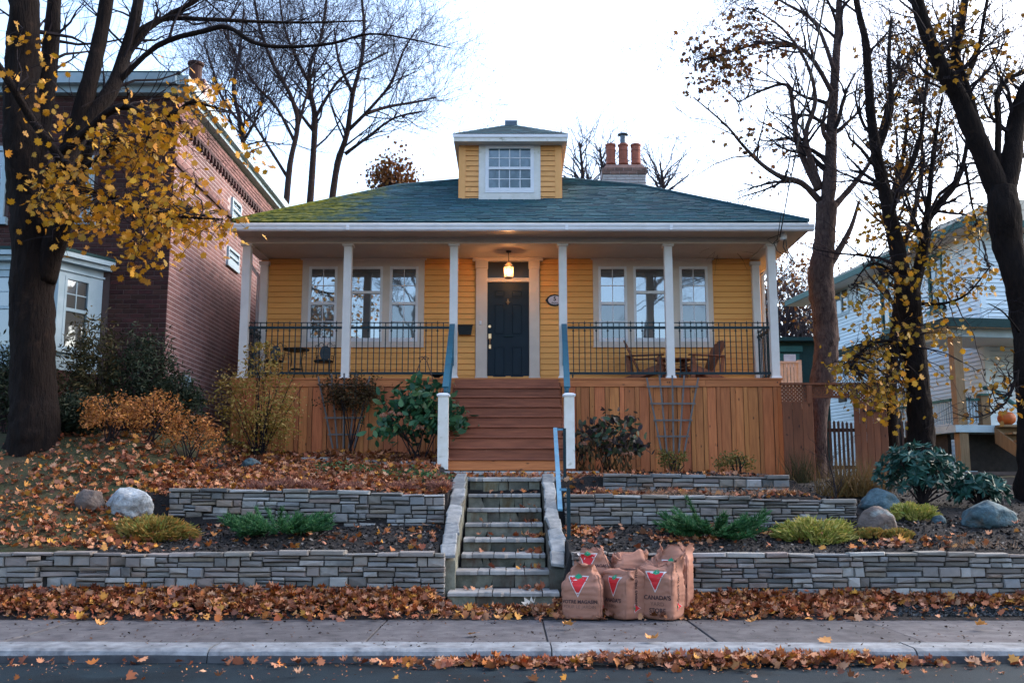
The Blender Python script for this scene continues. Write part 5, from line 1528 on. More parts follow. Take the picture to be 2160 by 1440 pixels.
for k, (a, b, c_, d_) in enumerate(sh):
    mt = M['bluewhite'] if k == 0 else M['green']
    window(wh, a - .05, b + .05, c_ - .05, d_ + .05, 0, 'pair' if k == 0 else 'cottage', M['pane_d'], mt, 'side_window', fw=.09)
    if k: MB().box(a - .12, b + .12, -.12, .0, c_ - .16, c_ - .06).box(a - .12, b + .12, -.12, .0, d_ + .06, d_ + .14).build('window_hood', M['green'], wh)
MB().box(LS - .16, LS + .01, -.035, .0, zW0, zW1).build('corner_board', M['wsiding'], wh)
MB().box(-.01, .15, -.035, .0, zW0, zW1).build('corner_board', M['wsiding'], wh)
sj = side_hole(1840, 1850, 600, 700)
MB().box(sj[0], sj[0] + .16, -.045, .0, zW0, zW1).build('corner_board', M['wsiding'], wh)
MB().box(-1.0, LS + .8, -.75, .02, zW1 - .02, zW1 + .02).build('eave_soffit', M['soffit'], wh)
MB().box(-1.0, LS + .8, -.80, -.751, zW1 - .03, zW1 + .17).build('eave_fascia', M['green'], wh)
frame((C.x, C.y, 0), AN)
siding(wh, WB, 0.01, 7.0, zW0, zW1, 0, [(1.9, 3.0, 5.9, 7.6)], .125)
window(wh, 1.95, 2.95, 5.95, 7.55, 0, 'cottage', M['pane_d'], M['green'], 'front_window', fw=.1)
MB().box(-.012, .16, -.035, .0, zW0, zW1).build('corner_board', M['wsiding'], wh)
MB().box(0.06, 7.0, .06, LS - .02, zW0, zW1).build('house_core', M['wsiding'], wh)
MB().box(-.8, 7.5, -.75, -.0, zW1 + .021, zW1 + .05).build('eave_soffit', M['soffit'], wh)
MB().box(-.8, 7.5, -.80, -.751, zW1 - .03, zW1 + .17).build('eave_fascia', M['green'], wh)
MB().add([(-.8, -.8, zW1 + .17), (7.6, -.8, zW1 + .17), (7.6, LS + 1, zW1 + .17), (-.8, LS + 1, zW1 + .17), (2.6, 2.6, zW1 + 1.9), (4.2, 2.6, zW1 + 1.9), (4.2, LS - 2.4, zW1 + 1.9), (2.6, LS - 2.4, zW1 + 1.9)], [(0, 1, 5, 4), (1, 2, 6, 5), (2, 3, 7, 6), (3, 0, 4, 7), (4, 5, 6, 7), (0, 3, 2, 1)]).build('roof', M['dgreen'], wh)
vs, fs = text_tris('7', .26, .006)
p = at(2077, 787, YWH); lx = (p - C).dot(sdv)
MB().add([(lx + x, -.03, p.z + z) for x, z in vs], fs).build('house_number', M['black'], wh, fix=False)
# porch: deck, posts, roof, railing
YP = 25.0
PC = at(2016, 800, YP); PC.z = 0
frame((PC.x, PC.y, 0), AN)
zPd, zPb = zat(896, YP), zat(709, YP)
DL = 5.5
MB().box(-.12, 2.4, -.05, 3.3, zPd - .18, zPd).box(-.12, 1.4, 3.301, DL, zPd - .18, zPd).build('porch_deck', M['bluewhite'], wh)
MB().box(-.06, 3.5, .0, .12, zPb, zPb + .22).box(-.06, .06, .121, DL, zPb, zPb + .22).build('porch_beam', M['bluewhite'], wh)
MB().box(-.35, 6, -.32, 3.3, zPb + .221, zPb + .26).box(-.35, 1.5, 3.301, DL, zPb + .221, zPb + .26).build('porch_soffit', M['soffit'], wh)
MB().box(-.37, 6, -.36, -.32, zPb + .2, zPb + .42).box(-.40, -.36, -.34, DL, zPb + .2, zPb + .42).build('porch_fascia', M['dgreen'], wh)
MB().add([(-.4, -.36, zPb + .421), (6, -.36, zPb + .421), (6, 3.3, zPb + .95), (1.4, 3.3, zPb + .95), (-.4, DL, zPb + .421), (1.4, DL, zPb + .95)], [(0, 1, 2, 3), (0, 3, 5, 4)]).build('porch_roof', M['dgreen'], wh)
MB().box(.0, .24, .0, .24, zPd, zPb).build('porch_post', M['olive_wood'], wh)
MB().box(.01, .25, .01, .25, 1.7, zPd - .181).build('under_post', M['olive_wood'], wh)
MB().box(-.1, .36, -.1, .36, 1.6, 1.95).build('post_footing', M['bluewhite'], wh)
MB().box(.66, .88, .0, .22, zPd, zPd + .75).build('newel', M['olive_wood'], wh)
MB().box(.62, .92, -.04, .26, zPd + .751, zPd + .80).build('newel_cap', M['green'], wh)
BALW = MB().box(-.022, .022, -.022, .022, 0, 1).mesh('baluster', M['bluewhite'])
for k in range(1, 5): piece('baluster', BALW, wh, (.24 + k * .085, .1, zPd + .06), (1, 1, .56))
MB().box(.241, .66, .06, .14, zPd + .62, zPd + .69).build('hand_rail', M['green'], wh)
for k in range(46): piece('baluster', BALW, wh, (.0, .32 + k * .105, zPd + .06), (1, 1, .56))
MB().box(-.05, .05, .241, DL, zPd + .62, zPd + .69).build('hand_rail', M['green'], wh)
MB().box(-.03, .03, .25, DL, zPd + .02, zPd + .06).build('foot_rail', M['bluewhite'], wh)
for k in range(6):   # steps down to the street side
    y = -.05 - k * .34; z = zPd - k * .2
    MB().box(.95, 2.6, y - .36, y, z - .06, z - .01 if k else z - .004).build('stair_tread', M['olive_wood'], wh)
    MB().box(.98, 2.6, y - .02, y - .0, z - .26, z - .061).build('stair_riser', M['olive_wood'], wh)
MB().add([(.92, -.05, zPd - .45), (.98, -.05, zPd - .45), (.98, -2.1, zPd - 1.42), (.92, -2.1, zPd - 1.42), (.92, -.05, zPd - .05), (.98, -.05, zPd - .05), (.98, -2.1, zPd - 1.22), (.92, -2.1, zPd - 1.22)], MB.BF).build('stringer', M['olive_wood'], wh)
MB().tube([(.80, .05, zPd + .95), (.80, -.2, zPd + .92), (.85, -2.0, zPd - .10)], .055, 8).build('stair_handrail', M['green'], wh)
MB().box(.3, 4.6, .6, .7, 1.5, zPd - .19).build('under_porch_shade', M['core'], wh)  # dark sheet standing in for the shade below the deck
MB().box(.1, .2, .7, DL, 1.5, zPd - .19).build('under_porch_shade', M['core'], wh)  # second dark sheet for that shade, along the side
MB().box(-1.2, -1.13, 3.6, 4.0, zPd + .9, zPd + 1.15).build('post_box', M['black'], wh)
pp = []
for lx, ly, z in ((1.28, -.05, zPd), (2.0, -1.2, zPd - .62)):
    pp.append(XF[0] @ Vector((lx, ly, z)))
frame(None, 0)
for k, (p, lb) in enumerate(zip(pp, ('orange pumpkin on the top of the white house stairs beside the post', 'orange pumpkin lower down on the white house stairs'))):
    m_ = MB(); r0 = .21 if k == 0 else .24
    for i in range(9):
        ph = math.pi * i / 8
        for j in range(32):
            a = 2 * math.pi * j / 32
            rr = r0 * (1 + .07 * abs(math.cos(4 * a))) * math.sin(ph) ** .8
            m_.v.append((p.x + rr * math.cos(a), p.y + rr * math.sin(a), p.z + r0 * .82 * (1 - math.cos(ph)) - (.03 if i == 8 else 0)))
    for i in range(8):
        for j in range(32): m_.f.append((i * 32 + j, i * 32 + (j + 1) % 32, (i + 1) * 32 + (j + 1) % 32, (i + 1) * 32 + j))
    rt = empty('pumpkin', p, lb, 'pumpkin', 'pumpkins on the neighbour stairs')
    m_.build('rind', M['pumpkin'], rt, smooth=True)
    MB().tube([(p.x, p.y, p.z + r0 * 1.55), (p.x + .02, p.y, p.z + r0 * 1.9), (p.x + .05, p.y, p.z + r0 * 2.0)], [.035, .02, .024], 6).build('stem', M['olive_wood'], rt)

# timber retaining wall in front of the white house
tw = empty('timber_retaining_wall', at(2090, 1060, 17.2), 'low weathered timber retaining wall at the right edge behind the rhododendron', 'retaining wall')
p0, p1 = at(1990, 1000, 17.4), at(2300, 1000, 16.6)
greywood = pm('weathered_plank', (0.15, 0.105, 0.085, 1), (0.10, 0.072, 0.06, 1), 8, .85, 0.003, 30, stretch=(.4, .4, 3), rnd=.15)
for k in range(4):
    z = lerp(zat(1075, 17), zat(1006, 17), k / 4)
    MB().beam((p0.x, p0.y, z + .07), (p1.x, p1.y, z + .07), .12, (zat(1006, 17) - zat(1075, 17)) / 4 - .008, None).build('plank', greywood, tw)
MB().beam((p0.x, p0.y - .02, zat(998, 17)), (p1.x, p1.y - .02, zat(998, 17)), .22, .06, None).build('cap_plank', greywood, tw)

# ------------------------------------------------------------------ green shed and cream balustrade behind the porch
sd0, sd1, z0, z1 = uv(1640, 1722, 722, 820, 33)
gs = empty('green_shed', ((sd0 + sd1) / 2, 33, z0), 'small dark green shed with teal door behind the porch corner', 'shed')
MB().box(sd0 - 1, sd1 + .4, 33, 36, 1.8, z1).build('shed_wall', M['dgreen'], gs)
MB().add([(sd0 - 1.3, 32.6, z1), (sd1 + .7, 32.6, z1), (sd1 + .7, 36.3, z1 + .1), (sd0 - 1.3, 36.3, z1 + .1), (sd0 - 1.3, 32.6, z1 + .12), (sd1 + .7, 32.6, z1 + .12), (sd1 + .7, 36.3, z1 + .5), (sd0 - 1.3, 36.3, z1 + .5)], MB.BF).build('shed_roof', M['dgreen'], gs)
x0, x1, a0, a1 = uv(1640, 1692, 730, 742, 32.9)
MB().box(x0, x1, 32.85, 32.99, a0, a1).build('door_hood', M['green'], gs)
x0, x1, a0, a1 = uv(1645, 1688, 745, 860, 32.95)
MB().box(x0, x1, 32.93, 32.995, a0, a1).build('shed_door', M['green'], gs)
x0, x1, a0, a1 = uv(1654, 1679, 747, 774, 32.9)
MB().box(x0, x1, 32.91, 32.928, a0, a1).build('door_pane', pm('curtained_pane', (0.62, 0.60, 0.62, 1), (0.5, 0.45, 0.47, 1), 3, .4), gs)
cr = empty('cream_balustrade', at(1660, 808, 25), 'cream wooden balustrade with flat pickets behind the right porch corner', 'railing')
x0, x1, z0, z1 = uv(1640, 1683, 766, 812, 25)
n = 6
for k in range(n):
    a, b = lerp(x0, x1, k / n), lerp(x0, x1, (k + 1) / n) - .02
    MB().box(a, b, 25, 25.03, z0 - .6, z1).build('picket', M['creamrail'], cr)
MB().box(x0 - .02, x1 + .02, 24.96, 25.07, z1 + .001, z1 + .05).build('rail', M['creamrail'], cr)
MB().box(x1 + .0, x1 + .1, 24.98, 25.1, z0 - .6, z1 + .08).build('rail_post', M['creamrail'], cr)

# ------------------------------------------------------------------ cedar fence with lattice and open gateway
YF = 19.7
fe = empty('cedar_fence', at(1760, 1010, YF), 'brown cedar fence with lattice top and open gateway right of the porch', 'fence')
fz = lambda v: zat(v, YF)
fx = lambda u: xat(u, 900, YF)
for u0, u1, vb in ((1652, 1673, 1010), (1673.5, 1694, 1013), (1694.5, 1717, 1020), (1803, 1815, 995), (1815.5, 1828, 995), (1828.5, 1843, 995), (1843.5, 1857, 995), (1857.5, 1873, 995)):
    MB().cham(fx(u0), fx(u1) - .004, YF, YF + .02, fz(vb) - .1, fz(848), .004).build('fence_board', M['fence'], fe)
for u0, u1, v0, v1 in ((1705, 1716, 812, 850), (1803, 1806.5, 812, 850), (1853, 1862, 812, 850)):
    MB().box(fx(u0), fx(u1), YF - .02, YF + .07, fz(v1), fz(v0)).build('fence_post', M['fence'], fe)
MB().box(fx(1650), fx(1863), YF - .03, YF + .08, fz(811.5), fz(807)).build('top_rail', M['fence'], fe)
MB().box(fx(1716), fx(1803), YF - .01, YF + .05, fz(839), fz(835)).build('gate_header', M['fence'], fe)
MB().box(fx(1652), fx(1705), YF + .021, YF + .05, fz(850), fz(846)).box(fx(1806), fx(1853), YF + .021, YF + .05, fz(850), fz(846)).build('lattice_rail', M['fence'], fe)
MB().box(fx(1822), fx(1857), YF - .02, YF - .001, fz(868), fz(864)).build('gate_hook', M['black'], fe)
def lattice(u0, u1, v0, v1):
    x0, x1, z0, z1 = fx(u0), fx(u1), fz(v1), fz(v0)
    sp = .075
    for dirn in (1, -1):
        k = x0 - (z1 - z0)
        while k < x1 + (z1 - z0):
            # line x = k + dirn*(z - z0) clipped to the panel
            pts = []
            a = (k, z0) if dirn == 1 else (k, z1)
            xa, xb = k, k + (z1 - z0)
            ca, cb = max(xa, x0), min(xb, x1)
            if cb - ca > .02:
                f_ = lambda x: (z0 + (x - k)) if dirn == 1 else (z1 - (x - k))
                y = YF + .03 + (.008 if dirn == 1 else 0)
                MB().beam((ca, y, f_(ca)), (cb, y, f_(cb)), .006, .034, (0, 1, 0)).build('lattice_slat', M['fence'], fe)
            k += sp
lattice(1652, 1705, 812, 848); lattice(1716, 1803, 812, 836); lattice(1806, 1853, 812, 848)
M['dark_picket'] = pm('dark_picket_stain', (0.050, 0.026, 0.018, 1), (0.03, 0.016, 0.012, 1), 8, 0.8, rnd=.2)
# dark picket fence beyond
pf = empty('picket_fence', at(1800, 990, 23), 'dark brown picket fence seen through the open gateway', 'fence')
PK = MB().add([(-.5, 0, 0), (.5, 0, 0), (.5, 1, 0), (-.5, 1, 0), (-.5, 0, .97), (.5, 0, .97), (.5, 1, .97), (-.5, 1, .97), (0, .5, 1)], [(0, 1, 5, 4), (1, 2, 6, 5), (2, 3, 7, 6), (3, 0, 4, 7), (4, 5, 8), (5, 6, 8), (6, 7, 8), (7, 4, 8)]).mesh('picket', M['dark_picket'])
zz0, zz1 = zat(1000, 23), zat(888, 23)
for k in range(24):
    x = xat(1717, 940, 23) + k * .098
    piece('picket', PK, pf, (x, 23, zz0 - .3), (.055, .02, zz1 - zz0 + .3 + .03 * math.sin(k * .4)))
for z in (lerp(zz0, zz1, .1), lerp(zz0, zz1, .8)): MB().box(xat(1715, 940, 23), xat(1910, 940, 23), 23.021, 23.06, z, z + .08).build('fence_rail', M['dark_picket'], pf)
for u in (1727, 1899): MB().box(xat(u, 900, 23) - .06, xat(u, 900, 23) + .06, 23.03, 23.15, zz0 - .3, zat(866, 23)).build('fence_post', M['core'], pf)
# ================================================================== leaves
MAPLE = np.array([(0, -.48), (.10, -.28), (.33, -.34), (.31, -.14), (.52, .02), (.37, .14), (.33, .34), (.16, .27), (0, .55), (-.16, .27), (-.33, .34), (-.37, .14), (-.52, .02), (-.31, -.14), (-.33, -.34), (-.10, -.28)])
MAPLE6 = np.array([(0, -.45), (.38, -.2), (.45, .12), (.16, .16), (0, .52), (-.16, .16), (-.45, .12), (-.38, -.2)])
OVAL = np.array([(0, -.5), (.2, -.25), (.25, .05), (.12, .35), (0, .5), (-.12, .35), (-.25, .05), (-.2, -.25)])
LONG = np.array([(0, -.5), (.11, -.2), (.13, .1), (0, .5), (-.13, .1), (-.11, -.2)])
DIA = np.array([(0, -.5), (.24, .02), (0, .5), (-.24, .02)])
NEED = np.array([(-.045, -.5), (.045, -.5), (0, .5)])
def leaf_polys(P, S, shape, flat=None, axis=None, curl=.32):
    """polygons of one shape at points P with sizes S; flat = how level they lie (ground); axis = direction of the leaf's length"""
    P = np.asarray(P, float); n = len(P)
    S = np.broadcast_to(np.asarray(S, float), (n,))
    if axis is not None:
        ax = np.asarray(axis, float); ax = ax / (np.linalg.norm(ax, axis=1, keepdims=True) + 1e-9)
        nr = nrg.normal(size=(n, 3)); nr[:, 2] += .8
        nr -= ax * (nr * ax).sum(1, keepdims=True)
    else:
        nr = nrg.normal(size=(n, 3))
        if flat is not None: nr = nr * flat; nr[:, 2] += 1
        ax = nrg.normal(size=(n, 3))
        nr /= np.linalg.norm(nr, axis=1, keepdims=True)
        ax -= nr * (ax * nr).sum(1, keepdims=True)
        ax /= np.linalg.norm(ax, axis=1, keepdims=True)
    nr /= np.linalg.norm(nr, axis=1, keepdims=True)
    sd_ = np.cross(ax, nr)
    k = len(shape)
    r2 = (shape ** 2).sum(1)
    cu = nrg.uniform(-curl, curl * 1.6, size=(n, 1)) * r2[None, :] * 2
    fold = nrg.uniform(0, curl, size=(n, 1)) * np.abs(shape[:, 0])[None, :]
    V = P[:, None, :] + S[:, None, None] * (shape[None, :, 0, None] * sd_[:, None, :] + shape[None, :, 1, None] * ax[:, None, :] + (cu + fold)[:, :, None] * nr[:, None, :])
    return V
def clumped(c, rad, n, nc, sp, shell=.35, lo=-1.0):
    """points gathered in clumps inside an ellipsoid"""
    c, rad = np.array(c, float), np.array(rad, float)
    C_ = nrg.normal(size=(nc, 3)); C_ /= np.linalg.norm(C_, axis=1, keepdims=True)
    C_ *= (shell + (1 - shell) * nrg.random((nc, 1)) ** .6)
    C_ = C_[C_[:, 2] > lo]
    i = nrg.integers(0, len(C_), n)
    return c + (C_[i] + nrg.normal(size=(n, 3)) * sp) * rad
# ------------------------------------------------------------------ trees
def smooth_path(pts, rad, k=4):
    out, ro = [], []
    n = len(pts)
    for i in range(n - 1):
        p0, p1, p2, p3 = pts[max(i - 1, 0)], pts[i], pts[i + 1], pts[min(i + 2, n - 1)]
        for j in range(k):
            t = j / k
            out.append(.5 * ((2 * p1) + (p2 - p0) * t + (2 * p0 - 5 * p1 + 4 * p2 - p3) * t * t + (3 * p1 - p0 - 3 * p2 + p3) * t ** 3))
            ro.append(lerp(rad[i], rad[i + 1], t))
    out.append(pts[-1]); ro.append(rad[-1])
    return out, ro
class TreeB:
    def __init__(s, name, base, label, group, seed, bark, twig):
        s.r = random.Random(seed); s.root = empty(name, base, label, 'tree', group)
        s.bark, s.twigm = bark, twig
        s.tw = MB(); s.tips = []; s.limbs = []; s.rmin = .0035 if twig is not M['twig_far'] else .005
    def limb(s, uvs, rpx, Y, dy=0.0, name='branch', n=9, knob=0.0):
        m = len(uvs)
        pts, rad = [], []
        for i, (u, v) in enumerate(uvs):
            f = i / (m - 1)
            yy = Y + dy * f + (s.r.uniform(-.08, .08) if 0 < i < m - 1 else 0)
            pts.append(at(u, v, yy))
            rad.append(lerp(rpx[0], rpx[1], f) * yy / FPX if len(rpx) == 2 else rpx[i] * yy / FPX)
        big = n >= 14
        P, Q = smooth_path(pts, rad, 12 if big else 4)
        if big: n = 40
        else: Q = [q * (1 + s.r.uniform(-.06, .06) * (1 + knob)) for q in Q]
        tb = MB().tube(P, Q, n)
        if big:                    # furrowed bark, knots and swellings
            o_ = Vector((s.r.uniform(0, 50), s.r.uniform(0, 50), 0))
            for i in range(len(P)):
                for k in range(n):
                    v = Vector(tb.v[i * n + k]); d = (v - P[i])
                    big_ = mnoise.noise(Vector((v.x * 2.2, v.y * 2.2, v.z * 1.5)) + o_)
                    fur = abs(mnoise.noise(Vector((v.x * 13, v.y * 13, v.z * 2.2)) + o_))
                    fin = abs(mnoise.noise(Vector((v.x * 26, v.y * 26, v.z * 6)) + o_))
                    kn = max(0, mnoise.noise(Vector((v.x * 3.5, v.y * 3.5, v.z * 2.4)) - o_) - .32)
                    tb.v[i * n + k] = tuple(P[i] + d * (1 + .09 * big_ - .02 + .16 * fur + .07 * fin + .45 * kn))
        tb.build(name, s.bark, s.root, smooth=True)
        s.limbs.append((P, Q))
        return P, Q
    def grow(s, p, d, L, rad, lev, up=.25, wob=.22, kids=(5, 4, 3), ratio=.62, ang=(.45, .95)):
        r = s.r
        n = 4 if lev else 3
        pts, rr = [p], [rad]
        dd = d.normalized()
        for i in range(n):
            dd = (dd + Vector((r.gauss(0, wob), r.gauss(0, wob), r.gauss(0, wob) + up * .3))).normalized()
            pts.append(pts[-1] + dd * (L / n)); rr.append(max(s.rmin * .7, rad * (1 - .72 * (i + 1) / n)))
        s.tw.tube(pts, rr, 3 if rad < .02 else 5, False)
        if lev > 0:
            k = kids[-lev] if lev <= len(kids) else kids[0]
            for i in range(k):
                t = r.uniform(.25, 1.0) if i < k - 1 else 1.0
                j = min(int(t * n), n - 1); q = pts[j].lerp(pts[j + 1], t * n - j)
                base = (pts[j + 1] - pts[j]).normalized()
                ax = Vector((r.gauss(0, 1), r.gauss(0, 1), r.gauss(0, 1)))
                ax = (ax - base * ax.dot(base)).normalized()
                a = r.uniform(*ang) * (1 if t < .98 else .35)
                nd = base * math.cos(a) + ax * math.sin(a)
                s.grow(q, nd, L * ratio * r.uniform(.75, 1.15), max(s.rmin, rr[j] * .62), lev - 1, up, wob, kids, ratio, ang)
        else: s.tips.append((pts[-1], dd))
    def sprout(s, n, L, lev, tmin=.3, up=.25, kids=(5, 4, 3), out=None, rk=.4, which=None, ratio=.62, wob=.22):
        """side branches on the drawn limbs"""
        for k in range(n):
            P, Q = s.r.choice(which or s.limbs)
            t = s.r.uniform(tmin, 1)
            i = min(int(t * (len(P) - 1)), len(P) - 2)
            base = (P[i + 1] - P[i]).normalized()
            ax = Vector((s.r.gauss(0, 1), s.r.gauss(0, .8), s.r.gauss(0, .5)))
            if out is not None: ax += Vector(out)
            ax = (ax - base * ax.dot(base)).normalized()
            a = s.r.uniform(.5, 1.1)
            s.grow(P[i], base * math.cos(a) + ax * math.sin(a), L * s.r.uniform(.6, 1.2), max(.006, Q[i] * rk), lev, up, wob, kids, ratio)
    def done(s, leaf=None, per=6, size=.12, spread=.25, shape=MAPLE6, keep=1.0, name='crown'):
        if s.tw.v:
            o = s.tw.build('twigs' if leaf is not None else 'crown', s.twigm, s.root, fix=False); o['kind'] = 'stuff'
        if leaf is not None:
            P = []
            for p, d in s.tips:
                if s.r.random() > keep: continue
                for k in range(s.r.randint(1, per)): P.append(p + Vector((s.r.gauss(0, spread), s.r.gauss(0, spread), s.r.gauss(-.04, spread))))
            P = np.array([tuple(p) for p in P] + s.extra if hasattr(s, 'extra') else [tuple(p) for p in P])
            o = np_object(name, leaf_polys(P, nrg.uniform(.65, 1.2, len(P)) * size, shape), 0, leaf, s.root, 'stuff')
    def spray(s, u, v, Y, src, nl, size, sag=.25):
        """a hanging leafy twig that ends at this pixel and depth, springing from the nearest drawn limb"""
        q = at(u, v, Y)
        best = None
        for P, Q in src:
            for p in P[len(P) // 4:]:
                d = (p - q).length
                if best is None or d < best[0]: best = (d, p)
        p = best[1]
        L_ = (q - p).length
        pts = []
        for k in range(8):
            t = k / 7
            w_ = p.lerp(q, t) + Vector((s.r.gauss(0, .04), s.r.gauss(0, .04), math.sin(math.pi * t) * sag * L_ * .4))
            pts.append(w_)
        s.tw.tube(pts, [lerp(.018, .004, k / 7) * min(1.3, .5 + L_ * .3) for k in range(8)], 4, False)
        if not hasattr(s, 'extra'): s.extra = []
        for k in range(nl):
            t = 1 - abs(s.r.gauss(0, .22))
            t = max(.15, min(1, t)); i = min(int(t * 7), 6)
            w_ = pts[i].lerp(pts[i + 1], t * 7 - i)
            w2 = w_ + Vector((s.r.gauss(0, .20), s.r.gauss(0, .20), s.r.gauss(-.10, .15)))
            s.extra.append(tuple(w2))
            if k % 3 == 0: s.tw.tube([w_, (w_ + w2) / 2 + Vector((0, 0, .02)), w2], [.005, .004, .003], 3, False)

# the old maple at the left
t0 = TreeB('maple_tree', (at(72, 905, 15.8).x, 15.8, 2.2), 'large old maple with dark forked trunk and yellow leaves at the left edge', None, 3, M['bark_d'], M['twig'])
Yt = 15.8
t0.limb([(72, 960), (72, 905), (71, 840), (69, 750), (68, 650), (70, 550), (68, 470), (64, 410)], [56, 49, 45, 43, 42, 41, 41, 42], Yt, 0, 'trunk', 18, .8)
A_ = t0.limb([(62, 430), (55, 350), (46, 260), (46, 150), (50, 60), (54, -60)], (44, 28), Yt, -.2, n=14)
J_ = t0.limb([(88, 590), (112, 520), (140, 450), (160, 400), (172, 350), (200, 290)], (30, 9), Yt, -.5, n=12)
B_ = t0.limb([(72, 330), (92, 240), (104, 130), (112, 40), (118, -60)], (22, 14), Yt, .8, n=10)
C_ = t0.limb([(92, 450), (128, 370), (160, 280), (190, 170), (215, 60), (234, -60)], (26, 13), Yt, .5, n=10)
D_ = t0.limb([(128, 365), (185, 255), (235, 190), (262, 120), (285, 40), (302, -60)], (19, 11), Yt, 1.4, n=10)
E_ = t0.limb([(262, 130), (300, 72), (350, 36), (410, 4), (470, -40)], (8, 4), Yt + .9, .6, n=7)
E2 = t0.limb([(272, 80), (340, 42), (430, 41), (540, 46), (650, 48), (770, 44)], (7, 1.6), Yt + .9, 1.5, n=6)
E3 = t0.limb([(236, 188), (330, 98), (430, 66), (480, 58), (540, 92), (610, 99), (700, 92), (780, 72), (870, 84), (950, 102)], (7.5, 1.0), Yt + .6, -1.0, n=6)
F_ = t0.limb([(-30, 100), (22, 178), (62, 245), (110, 312), (150, 368), (166, 402)], (8, 11), Yt - 1.6, .9, n=8)
G_ = t0.limb([(118, 330), (175, 285), (230, 236), (272, 226), (320, 250), (372, 236), (402, 216), (442, 224), (492, 238)], (11, 1.8), Yt - .4, -1.2, n=7)
H_ = t0.limb([(150, 370), (215, 330), (255, 290), (300, 300)], (8, 2), Yt - .3, -1.4, n=7)
I_ = t0.limb([(172, 400), (260, 425), (360, 455), (470, 462)], (6, 1.4), Yt - .8, -.9, n=6)
t0.sprout(34, 1.5, 2, .2, .2, (5, 4, 3), which=[A_, B_, C_, D_, E_], rk=.22)
t0.sprout(46, 1.1, 2, .15, .1, (5, 4, 3), which=[E2, E3, G_, E_], rk=.5)
src = [F_, G_, H_, I_, C_, J_]
r = random.Random(5)
for k in range(175):
    reg = r.choices([(260, 395, 190, 105), (110, 330, 100, 90), (320, 270, 110, 55), (410, 465, 80, 35), (140, 480, 120, 45), (425, 190, 35, 45), (60, 150, 60, 110), (310, 545, 45, 22), (530, 330, 25, 60)], (6.5, 1.6, 2.6, 2.2, 1.5, .6, .7, .6, .4))[0]
    a, q = r.uniform(0, 6.283), math.sqrt(r.random())
    u, v = reg[0] + reg[2] * q * math.cos(a), reg[1] + reg[3] * q * math.sin(a)
    t0.spray(u, v, Yt - 1.0 + r.uniform(-1.3, .9), src, r.randint(7, 15), .13)
t0.tips = []
t0.done(M['maple'], 4, .118, .12, MAPLE)

# bare trees behind the roof, left
bare = []
specs = [
    ([(603, 440), (612, 345), (628, 262), (612, 200), (578, 140), (548, 60), (530, -40)], (7, 2.5), [[(622, 300), (585, 230), (540, 180), (500, 120), (470, 60)], [(630, 262), (650, 190), (665, 130)], [(610, 380), (560, 300), (520, 240), (480, 200)]]),
    ([(653, 440), (660, 340), (664, 245), (652, 185), (656, 130), (678, 75), (692, -30)], (8, 2.5), [[(662, 255), (690, 205), (720, 165), (760, 140), (820, 110)], [(655, 180), (628, 130), (600, 60), (590, 0)], [(664, 280), (630, 235), (600, 180), (560, 140)]]),
    ([(698, 440), (712, 345), (732, 282), (744, 200), (762, 130), (768, 60), (760, -30)], (8, 2.5), [[(735, 275), (780, 230), (825, 175), (850, 110), (880, 60)], [(728, 325), (775, 290), (830, 250), (890, 235)], [(745, 200), (715, 130), (705, 60)], [(772, 240), (820, 225), (880, 215), (920, 205)]]),
    ([(520, 440), (515, 330), (506, 250), (492, 190), (505, 110), (515, 20)], (6.5, 2.5), [[(508, 260), (470, 210), (450, 150), (430, 90)], [(513, 300), (545, 240), (560, 170)]]),
]
tl = ['bare tree with a leaning crown behind the brick house roof end', 'tallest bare tree with straight trunk behind the left roof slope', 'bare tree with wide right-hand limbs behind the left roof slope', 'thin bare tree close behind the brick house cornice']
for k, (tr_, rp, lims) in enumerate(specs):
    Yb = 33 + 1.5 * k
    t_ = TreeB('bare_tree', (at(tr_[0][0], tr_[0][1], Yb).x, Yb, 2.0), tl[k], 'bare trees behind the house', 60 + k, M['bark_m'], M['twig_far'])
    b0 = at(tr_[0][0], tr_[0][1], Yb)
    MB().tube([(b0.x, Yb, 1.9), tuple(b0)], [rp[0] * 1.25 * Yb / FPX, rp[0] * Yb / FPX], 9).build('trunk', M['bark_m'], t_.root)
    t_.limb(tr_, rp, Yb, 0, 'trunk', 8)
    for lm in lims: t_.limb(lm, (rp[0] * .55, 1.6), Yb, t_.r.uniform(-2, 2), n=6)
    t_.sprout(62, 2.6, 3, .2, .35, (4, 4, 3), rk=.42, ratio=.66)
    t_.done()
    bare.append(t_.root)
# small bare trees by the chimney and a rusty one left of the dormer
for k, (u, v0, v1, lb, lf) in enumerate(((1225, 440, 300, 'small bare tree between the dormer and the chimney', None), (1395, 440, 345, 'small bare tree right of the chimney', None), (1268, 440, 310, 'small bare tree just left of the chimney', None), (828, 430, 388, 'small rust-leaved tree peeping over the left roof slope', M['rust']))):
    Yb = 38
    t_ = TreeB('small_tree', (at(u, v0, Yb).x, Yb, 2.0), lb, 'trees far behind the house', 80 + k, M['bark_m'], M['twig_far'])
    t_.limb([(u, 900), (u, 600), (u, v0), (u + 4, lerp(v0, v1, .5)), (u - 3, v1)], [8, 7, 6, 4, 1.5], Yb, 0, 'trunk', 6)
    t_.sprout(26 if lf is None else 40, 1.7 if lf is None else .75, 2, .55, .4, (5, 4, 3), rk=.5)
    if lf is None: t_.done()
    else: t_.done(lf, 4, .16, .2)

